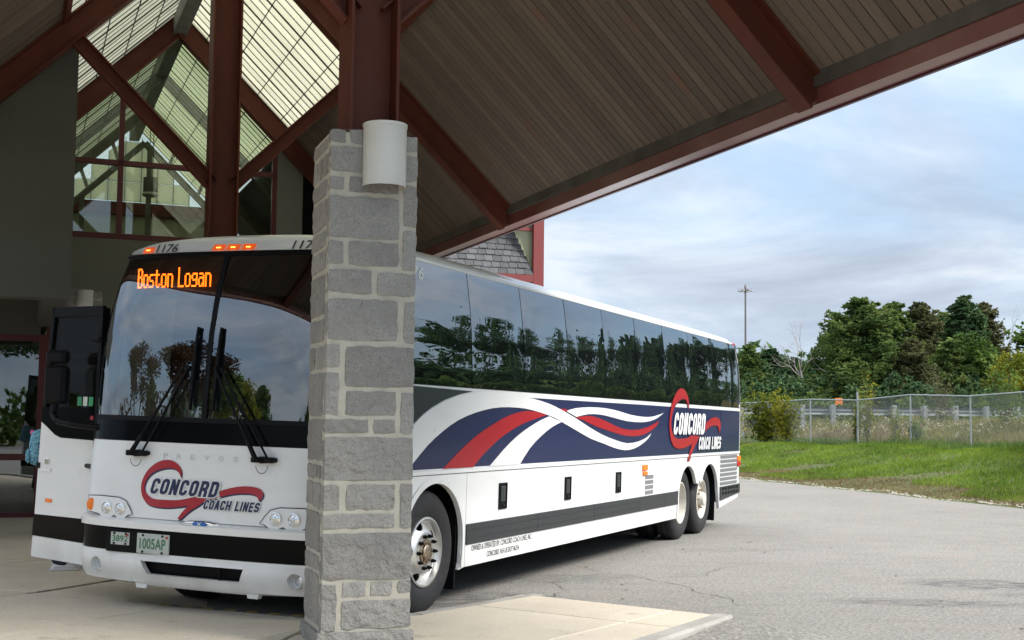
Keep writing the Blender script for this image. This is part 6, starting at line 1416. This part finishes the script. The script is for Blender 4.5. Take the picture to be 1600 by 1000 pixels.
M['leafyellow'] = leafmat('yellowing_leaves', (0.16, 0.19, 0.02), (0.30, 0.29, 0.03), (0.36, 0.26, 0.03)); M['leafrust'] = leafmat('rust_red_leaves', (0.06, 0.032, 0.016), (0.12, 0.06, 0.025)); M['vine'] = leafmat('vine_leaves', (0.10, 0.14, 0.02), (0.24, 0.25, 0.03), (0.33, 0.22, 0.05))
M['hedge'] = leafmat('hedge_leaves', (0.051, 0.102, 0.029), (0.131, 0.189, 0.043)); M['bark'] = mat('bark', (0.131, 0.102, 0.080), .9, noise=[(9, (0.072, 0.058, 0.043), .4, .7)]); M['deadbark'] = mat('pale_dead_bark', (0.392, 0.355, 0.326), .9)
def leaves(pts, nrm_bias, size, n, flat=.0):
    """n small bent leaf sprays scattered at pts (k,3); two triangles each"""
    idx = rng.integers(0, len(pts), n); P = pts[idx]; a = rng.normal(size=(n, 3)); a[:, 2] *= (1 - flat); a /= np.linalg.norm(a, axis=1)[:, None]
    b = rng.normal(size=(n, 3)); b -= (b * a).sum(1)[:, None] * a; b[:, 2] *= (1 - flat * .7); b /= np.linalg.norm(b, axis=1)[:, None]; s = size * rng.uniform(.55, 1.35, (n, 1))
    V = np.stack([P - a * s, P + b * s * .42, P + a * s, P - b * s * .42 + np.array([0, 0, -.12]) * s], 1).reshape(-1, 3)
    i = np.arange(n) * 4; F1 = np.stack([i, i + 1, i + 2], 1); F2 = np.stack([i, i + 2, i + 3], 1); return V, np.concatenate([F1, F2])
def np_mesh(name, V, F, mt):
    me = bpy.data.meshes.new(name); me.vertices.add(len(V)); me.vertices.foreach_set('co', V.astype(np.float32).ravel()); me.loops.add(len(F) * 3); me.loops.foreach_set('vertex_index', F.astype(np.int32).ravel())
    me.polygons.add(len(F)); me.polygons.foreach_set('loop_start', np.arange(len(F), dtype=np.int32) * 3); me.update(calc_edges=True); me.validate(); me.materials.append(mt); return me
def pine_protos(H, Rad, seed, mt, broad=.0, n=15000, size=.17, tier=.62):
    rs = np.random.default_rng(seed); bm = bmesh.new(); tube(bm, (0, 0, -.5), (0, 0, H * .96), .02 * H + .03, .02, 8); pts = []
    z = H * (.06 if broad < .5 else .10)
    while z < H * .99:
        t = z / H; prof = (1 - t) ** (.75 - .25 * broad) * (1 if t > .25 else .78 + t * .9); nb = rs.integers(4, 7); L0 = Rad * prof * rs.uniform(.70, 1.18) + .15
        ph = rs.uniform(0, 6.28)
        for k in range(nb):
            an = ph + 6.283 * k / nb + rs.normal() * .25; L_ = L0 * rs.uniform(.55, 1.2); rise = rs.uniform(-.05, .30) * L_ + .10 * t * L_
            d = np.array([math.cos(an), math.sin(an), 0]); side_ = np.array([-math.sin(an), math.cos(an), 0]); e = np.array([0, 0, z]) + d * L_ + np.array([0, 0, rise]); 
            if L_ > .6: tube(bm, (0, 0, z), tuple(e * .9 + np.array([0, 0, z]) * .1), .012 * L_ + .012, .008, 4, cap=False)
            m_ = int(12 + 26 * L_); u = rs.uniform(.22, 1.0, m_) ** .75; wdt = .40 * L_ * np.sin(np.clip(u, 0, 1) * math.pi * .85 + .2)
            p = np.array([0, 0, z]) + np.outer(u, e - np.array([0, 0, z])) + np.outer(rs.normal(size=m_) * wdt * .5, side_); p[:, 2] += rs.normal(size=m_) * .085 * L_ + .05; pts.append(p)
        z += tier * rs.uniform(.65, 1.3) * (1 - .45 * t) * H / 10
    pts = np.concatenate(pts); V, F = leaves(pts, None, size, n, .55); V += 0; me2 = np_mesh('crown', V, F, mt)
    me1 = bpy.data.meshes.new('trunk'); bm.to_mesh(me1); bm.free(); me1.materials.append(M['bark']); return me1, me2
def broad_protos(H, Rad, seed, mt, n=14000, size=.16, trunkmat=None, bare=False, density=1.0):
    rs = np.random.default_rng(seed); bm = bmesh.new(); tips = []
    def grow(p, d, L_, r, lv):
        e = p + d * L_; mid = (p + e) / 2 + Vector(rs.normal(size=3) * L_ * .06); r1 = r * .68
        tube(bm, p, mid, r, (r + r1) / 2, 7 if lv < 2 else 4, cap=False); tube(bm, mid, e, (r + r1) / 2, r1, 7 if lv < 2 else 4, cap=False)
        if lv >= 2: tips.append((np.array(mid), L_)); tips.append((np.array(e), L_))
        if lv >= (5 if bare else 4): return
        for k in range(rs.integers(2, 4) + (1 if lv == 0 else 0)):
            dd_ = (d + Vector(rs.normal(size=3) * (.55 if lv else .7))).normalized(); dd_.z = dd_.z * .7 + .22; dd_.normalize(); grow(e if k else mid.lerp(e, .8), dd_, L_ * rs.uniform(.62, .86), r1 * rs.uniform(.6, .85), lv + 1)
    grow(Vector((0, 0, -.3)), Vector((rs.normal() * .04, rs.normal() * .04, 1)).normalized(), H * .30, H * .020 + .03, 0)
    me1 = bpy.data.meshes.new('trunk'); 
    zs = [v_.co.z for v_ in bm.verts]; sc = H / max(zs)
    T_ = np.array([t for t, _ in tips]); rr = np.percentile(np.hypot(T_[:, 0], T_[:, 1]), 92); sx = Rad / max(rr, .1)
    for v_ in bm.verts: v_.co = (v_.co.x * sx, v_.co.y * sx, v_.co.z * sc)
    bm.to_mesh(me1); bm.free(); me1.materials.append(trunkmat or M['bark'])
    if bare: return me1, None
    T_ *= np.array([sx, sx, sc]); pts = []
    for p in T_: 
        k = 30; q = rs.normal(size=(k, 3)); q /= np.linalg.norm(q, axis=1)[:, None]; pts.append(p + q * rs.uniform(.3, 1, (k, 1)) ** .5 * Rad * .22)
    V, F = leaves(np.concatenate(pts), None, size, n, .2); return me1, np_mesh('crown', V, F, mt)
def put_tree(name, protos, x, y, label, sc=1.0, rz=0.0, group='trees', cat='tree', z=None, wid=1.0, crown='crown'):
    o = empty(name, (x, y, (terr(x, y) if z is None else z) - .1), rz, label, cat, group); o.scale = (sc * wid, sc * wid, sc)
    link('trunk', protos[0], o)
    if protos[1]: link(crown, protos[1], o)
    return o
P1 = pine_protos(10.5, 4.2, 1, M['pine'], .95, 52000, .17, .33); P2 = pine_protos(9, 2.6, 2, M['pinedark'], .45, 30000, .16, .36); P3 = pine_protos(10, 3.2, 3, M['pine'], .85, 38000, .16, .34); P4 = pine_protos(9, 3.0, 4, M['pinebrown'], .8, 24000, .15, .36)
B1 = broad_protos(8.5, 3.6, 5, M['leafgreen'], 17000, .19); B2 = broad_protos(6, 3.0, 6, M['leafyellow'], 12000, .15); B3 = broad_protos(9.5, 3.8, 8, M['leafrust'], 12000, .16); B4 = broad_protos(9, 4.0, 12, M['pinedark'], 18000, .17); D1 = broad_protos(9.5, 3.6, 9, None, bare=True, trunkmat=M['deadbark'])
def at(x, D): return ((x - 800) / 2000.5 * D, D)     # metres east at a distance D ahead, for x given as an image pixel column
gT = 'trees beyond the road'
spec = [('pine_tree', P3, 1172, 92, 5.95, 'green pine tree just right of the coach roof end, left of the lamp masts', 0.3, 1.0), ('pine_tree', P2, 1207, 96, 6.0, 'dark rounded pine tree below the far small lamp mast', 1.2, 1.6), ('dead_tree', D1, 1262, 84, 7.3, 'bare pale dead tree with spreading branches left of the big pine', 2.2, .9),
        ('pine_tree', P2, 1243, 88, 4.9, 'low dark pine tree under the bare dead tree', 4, 1.5), ('oak_tree', B1, 1287, 86, 6.3, 'slim yellow green tree against the left side of the big pine', 1.0, .6), ('pine_tree', P1, 1348, 80, 8.15, 'biggest broad white pine tree, centre of the tree line', 0.5, 1.22),
        ('pine_tree', P3, 1398, 84, 8.3, 'green pine tree directly right of the biggest pine', 2.5, 1.0), ('pine_tree', P4, 1440, 86, 8.5, 'thin olive pine tree between the biggest pine and the tall spire', 1.5, 1.1), ('pine_tree', P2, 1508, 88, 9.3, 'tallest dark spire shaped pine tree near the right end', 0.2, 1.25),
        ('pine_tree', P4, 1541, 90, 8.9, 'thin olive pine tree right of the dark spire', 3.1, .9), ('dead_tree', D1, 1562, 92, 9.0, 'bare twiggy tree top at the right end of the tree line', 4.2, .7), ('oak_tree', B1, 1590, 84, 8.5, 'rounded green leafy tree at the right edge', 2.2, 1.5), ('oak_tree', B2, 1612, 62, 3.6, 'yellow leafed bush tree at the right edge above the fence', .6, 1.0),
        ('pine_tree', P1, 1475, 92, 8.4, 'mid green pine tree behind the guardrail, left of the dark spire', 3.9, .95), ('pine_tree', P3, 1372, 96, 7.6, 'pine tree filling the gap behind the biggest pine', 5, 1.0), ('oak_tree', B1, 1560, 90, 7.7, 'low green leafy tree under the bare twiggy top', 5.1, 1.3), ('pine_tree', P2, 1142, 100, 5.6, 'dark pine tree partly hidden by the rear of the coach', 5.5, 1.4), ('pine_tree', P3, 1310, 92, 5.6, 'low pine tree tucked behind the left of the biggest pine', 5.7, 1.1), ('pine_tree', P4, 1425, 78, 5.5, 'low olive pine tree in front of the tree line', .9, 1.2), ('pine_tree', P3, 1490, 80, 5.6, 'low green pine tree in front of the dark spire', 2.8, 1.2)]
HT = {id(P1): 10.5, id(P2): 9, id(P3): 10, id(P4): 9, id(B1): 8.5, id(B2): 6, id(D1): 9.5}
for nm, pr, xx, D, top, lab, rz, wd in spec:
    x, y = at(xx, D); z = terr(x, y); put_tree(nm, pr, x, y, lab, (top + 1.65 - z + .1) / HT[id(pr)], rz, gT, 'tree', None, wd)
# trees to the right, outside the picture, whose images show in the coach windows
gR = 'trees right of the picture, mirrored in the coach windows'
kinds = [(P1, 'broad pine'), (P3, 'green pine'), (B1, 'leafy tree'), (P2, 'dark spruce'), (B3, 'rust leaved tree')]
rt_ = random.Random(5); pos = [(32, 61, B4, .95), (33, 50, B4, .8), (33, 58, P2, .9), (40, 49, B4, .95), (44, 56, P2, .75), (47, 42, B4, 1.0), (53, 46, B4, .8), (55, 35, P2, 1.15), (60, 30, B4, 1.1), (62, 20, P2, 1.2), (64, 10, B4, 1.0), (38, 62, P2, 1.0), (68, 38, B4, 1.1), (46, 70, P2, 1.1)]
words = ['first', 'second', 'third', 'fourth', 'fifth', 'sixth', 'seventh', 'eighth', 'ninth', 'tenth', 'eleventh', 'twelfth', 'thirteenth', 'fourteenth', 'fifteenth']
for i, (x, y, pr, sc) in enumerate(pos):
    put_tree('pine_tree' if pr in (P1, P2, P3) else 'oak_tree', pr, x, y, words[i] + ' tree of the row right of the picture, outside the frame', sc, rt_.uniform(0, 6), gR)
# trees behind the camera, mirrored in the windshield and the station doors
gB = 'trees behind the viewpoint, mirrored in the windshield'
pos = [(-24, 4, B3, .75), (-27, -3, B3, .95), (-31, -7, B1, .9), (-36, -12, B2, 1.2), (-20, -16, B1, .62), (-17, -22, B2, .9), (7, -24, B4, 1.05), (20, -40, B3, 1.1), (8, -42, P1, .9), (27, -36, B1, 1.0), (-4, -46, P3, 1.0), (-44, -24, P1, .8), (-50, -8, P3, .8), (-30, -34, P1, .7)]
for i, (x, y, pr, sc) in enumerate(pos):
    put_tree('pine_tree' if pr in (P1, P2, P3) else 'oak_tree', pr, x, y, words[i] + ' tree behind the viewpoint, outside the frame', sc, rt_.uniform(0, 6), gB, z=0)
# far wood behind everything: one mass
pts = []
for i in range(420):
    x = rng.uniform(0, 150); y = 118 + rng.uniform(0, 26) - x * .1; h = rng.uniform(4.5, 7.2); r_ = rng.uniform(1.6, 3)
    q = rng.normal(size=(46, 3)); q /= np.linalg.norm(q, axis=1)[:, None]; pts.append(np.array([x, y, 2 + h * .55]) + q * np.array([r_, r_, h * .5]))
V, F = leaves(np.concatenate(pts), None, .55, 60000, .3); tag(link('far_wood', np_mesh('far_wood', V, F, M['pinedark'])), kind='stuff')
# thicket between road and trees
def thicket(name, boxes, mt, n, size):
    pts = []
    for (x0, y0, x1, y1, h, r_, cnt) in boxes:
        for i in range(cnt):
            t = i / max(1, cnt - 1); x = x0 + (x1 - x0) * t + rng.normal() * .5; y = y0 + (y1 - y0) * t + rng.normal() * .6; hh = h * rng.uniform(.55, 1.2); q = rng.normal(size=(40, 3)); q /= np.linalg.norm(q, axis=1)[:, None]; pts.append(np.array([x, y, terr(x, y) + hh * .45]) + q * np.array([r_, r_, hh * .55]) * rng.uniform(.5, 1, (40, 1)))
    V, F = leaves(np.concatenate(pts), None, size, n, .2); return tag(link(name, np_mesh(name, V, F, mt)), kind='stuff')
thicket('thicket', [(10, 74, 42, 72, 2.6, 1.3, 60), (12, 80, 48, 78, 3.4, 1.6, 50)], M['pinedark'], 42000, .26)
thicket('thicket', [(24, 45, 52, 30, 3.2, 1.8, 60), (26, 50, 56, 36, 4.2, 2, 50)], M['pinedark'], 36000, .3)
thicket('thicket', [(12, 71, 40, 69, 1.5, 1.0, 26)], M['leafgreen'], 12000, .2)
thicket('thicket', [(-48, -30, -38, 12, 3.0, 2.2, 50), (-6, -48, 30, -44, 4.5, 2.4, 50)], M['leafgreen'], 30000, .32)
# hedge on a low stone wall right of the picture
hg = empty('hedge', (0, 0, 0), 0, 'long clipped hedge on a low stone wall right of the picture', 'hedge'); HPT = [(15.9, 37.6), (13.6, 25.0), (12.9, 18.0), (12.6, 6.0)]
def hpos(t):
    x = t * 3; i = min(2, int(x)); return Vector((*HPT[i], 0)).lerp(Vector((*HPT[i + 1], 0)), x - i)
pts = []
for i in range(260):
    p = hpos(i / 259) + Vector((.3, 0, 0)); q = rng.normal(size=(40, 3)); q /= np.abs(q).max(1)[:, None]; pts.append(np.array([p.x, p.y, max(0, terr(p.x, p.y)) + 1.05]) + q * np.array([.5, .5, .62]) * rng.uniform(.75, 1.05, (40, 1)))
V, F = leaves(np.concatenate(pts), None, .11, 42000, .1); link('foliage', np_mesh('foliage', V, F, M['hedge']), hg)
hw = empty('stone_garden_wall', (0, 0, 0), 0, 'low rubble wall under the hedge right of the picture', 'wall'); bm = bmesh.new()
for i in range(230):
    p = hpos((i + .5) / 230) + Vector((-.25, 0, 0)); rs = random.Random(i)
    for j in range(2): box(bm, (p.x + rs.uniform(-.04, .04), p.y + rs.uniform(-.04, .04), max(0, terr(p.x, p.y)) + .1 + j * .24), (.3, .15, .22), Matrix.Rotation(R(rs.uniform(-6, 6)), 4, 'Z'), .02)
tag(obj('wall_stones', bm, M['stone'], hw), kind='stuff')

# shrubs and vines on the fence
def shrub(name, x, y, h, r_, mt, n, size, label, zoff=0, group=None, cat='shrub', lean=0):
    o = empty(name, (x, y, terr(x, y)), 0, label, cat, group); bm = bmesh.new(); pts = []
    for k in range(9):
        an = rng.uniform(0, 6.28); e = Vector((math.cos(an) * r_ * rng.uniform(.2, .8), math.sin(an) * r_ * .6, h * rng.uniform(.6, 1))); mid = e * .5 + Vector((rng.normal() * .08, 0, .1)); tube(bm, (0, 0, -.1), mid, .018, .012, 5); tube(bm, mid, e, .012, .005, 5)
        for t in np.linspace(.25, 1.05, 7): q = rng.normal(size=(14, 3)) * np.array([r_ * .28, r_ * .28, h * .10]); pts.append(np.array(e) * t + q)
    obj('stem', bm, M['bark'], o); V, F = leaves(np.concatenate(pts), None, size, n, .1); link('foliage', np_mesh('foliage', V, F, mt), o); return o
def fx(k, off=0.0): p = f0 + fdir * (SP * k) + Vector((fdir.y, -fdir.x, 0)) * off; return p.x, p.y
shrub('vine_shrub', *fx(4.0, -.1), 2.1, .85, M['vine'], 5500, .08, 'dense yellow green vine climbing the fence nearest the coach rear', group='vines on the fence')
shrub('vine_shrub', *fx(3.55, .1), 1.95, .65, M['leafyellow'], 3600, .07, 'bright yellow leafed shoots at the right of the dense vine', group='vines on the fence')
shrub('vine_shrub', *fx(5.0, .2), 2.15, .9, M['leafyellow'], 1500, .07, 'thin yellow vine draped on the fence top beside the coach', group='vines on the fence')
shrub('vine_shrub', *fx(2.05, .05), 2.0, .22, M['vine'], 700, .06, 'narrow vine twisting up the tall fence post', group='vines on the fence')
shrub('sapling', *fx(1.0, .25), .9, .35, M['leafgreen'], 500, .06, 'small leafy sapling at the foot of the middle fence post', group='saplings along the fence')
shrub('sapling', *fx(1.45, .4), 1.3, .3, M['vine'], 500, .06, 'ochre weed sapling between two fence posts', group='saplings along the fence')
shrub('sapling', 17.9, 46.5, 2.3, .8, M['leafgreen'], 1500, .07, 'thin green sapling behind the rightmost fence bays', group='saplings along the fence')
shrub('sapling', 17.6, 52.5, 2.6, .7, M['pinebrown'], 900, .07, 'sparse brown topped sapling above the fence at right', group='saplings along the fence')
shrub('sapling', 13.9, 50, 2.3, .45, M['vine'], 800, .07, 'yellow green sapling behind the tall fence post', group='saplings along the fence')

# ------------------------------------------------------------------ grasses (nobody could count them)
def blades(name, region, n, h, wd, mt, lean=.35, keep=None):
    a = rng.uniform(region[0], region[1], n); d = rng.uniform(region[2], region[3], n)
    ok = np.ones(n, bool)
    if keep is not None: ok = keep(a, d)
    a = a[ok]; d = d[ok]; n = len(a); A = np.array(A_); Nv = np.array(Nn); eo = np.array([edge_off(x) for x in a]); P = np.array(O_)[None] + np.outer(a, A) + np.outer(d + eo, Nv); P[:, 2] = [terr(x, y) for x, y in P[:, :2]]
    th = rng.uniform(0, 6.283, n); hh = h * rng.uniform(.45, 1.3, n); s = np.stack([np.cos(th), np.sin(th), 0 * th], 1) * wd; ln_ = rng.normal(size=(n, 2)) * lean; tip = P + np.stack([ln_[:, 0] * hh, ln_[:, 1] * hh, hh], 1)
    V = np.stack([P - s, P + s, tip], 1).reshape(-1, 3); F = np.arange(n * 3).reshape(-1, 3); return tag(link(name, np_mesh(name, V, F, mt)), kind='stuff')
M['grass'] = leafmat('lawn_grass', (0.115, 0.19, 0.022), (0.20, 0.29, 0.036), (0.30, 0.28, 0.07)); M['grassdry'] = leafmat('dry_grass', (0.20, 0.16, 0.085), (0.30, 0.25, 0.15), (0.34, 0.30, 0.20)); M['strawg'] = leafmat('edge_straw', (0.15, 0.10, 0.055), (0.24, 0.17, 0.09)); M['flower'] = mat('cream_weed_flowers', (0.42, 0.40, 0.28), .8)
def pn(a, d, s, ph): return np.sin(a * s + ph) * np.cos(d * s * 1.3 + ph * 2) + .5 * np.sin(a * s * 2.3 + d * 1.7 + ph)
blades('bank_grass', (-6, 34, .5, 7.9), 150000, .10, .011, M['grass'], keep=lambda a, d: (d > 1.0 + .8 * pn(a, d, .5, 1)) & ~((pn(a, d, .8, 2.2) > .8) & (d < 4.5)))
blades('bank_grass', (-34, -6, .5, 7.9), 30000, .12, .02, M['grass'])
blades('edge_straw', (-6, 34, .05, 1.7), 26000, .06, .009, M['strawg'], .8)
blades('edge_straw', (-6, 34, 1.2, 5), 16000, .08, .010, M['strawg'], .7, keep=lambda a, d: pn(a, d, .8, 2.2) > .75)
blades('fence_foot_weeds', (-6, 36, 6.2, 9.4), 26000, .28, .012, M['leafgreen'], .5)
blades('tall_dry_grass', (4, 42, 8.2, 11.5), 36000, .50, .013, M['grassdry'], .4)
blades('tall_dry_grass', (4, 42, 11.5, 17), 34000, .20, .018, M['grassdry'], .4)
blades('tall_green_weeds', (4, 42, 8.2, 12.5), 22000, .55, .02, M['vine'], .5, keep=lambda a, d: pn(a, d, .45, .4) > -.1)
pts = []
for i in range(150):
    a = rng.uniform(14, 27); d = rng.uniform(7.4, 11.5); q = O_ + A_ * a + Nn * (d + edge_off(a)); pts.append(np.array([q.x, q.y, terr(q.x, q.y) + rng.uniform(.45, 1.0)]) + rng.normal(size=(24, 3)) * np.array([.20, .20, .07]))
V, F = leaves(np.concatenate(pts), None, .035, 2600, .3); tag(link('weed_flowers', np_mesh('weed_flowers', V, F, M['flower'])), kind='stuff')
# power lines far left behind the viewer are left out; fallen leaves and grit on the paving
pts = []
V = []; F = []
for i in range(46):
    x = rng.uniform(-3.6, 5.5); y = rng.uniform(8.6, 19); z = .006
    if y < 12.2 and x < 1.9: continue
    s = rng.uniform(.012, .03); an = rng.uniform(0, 6.28); c_, s_ = math.cos(an) * s, math.sin(an) * s; b0 = len(V); V += [(x - c_, y - s_, z), (x + s_ * .6, y - c_ * .6, z + .004), (x + c_, y + s_, z + .002), (x - s_ * .6, y + c_ * .6, z + .008)]; F += [(b0, b0 + 1, b0 + 2), (b0, b0 + 2, b0 + 3)]
tag(pyobj('fallen_leaves', V, F, M['leafrust']), kind='stuff')
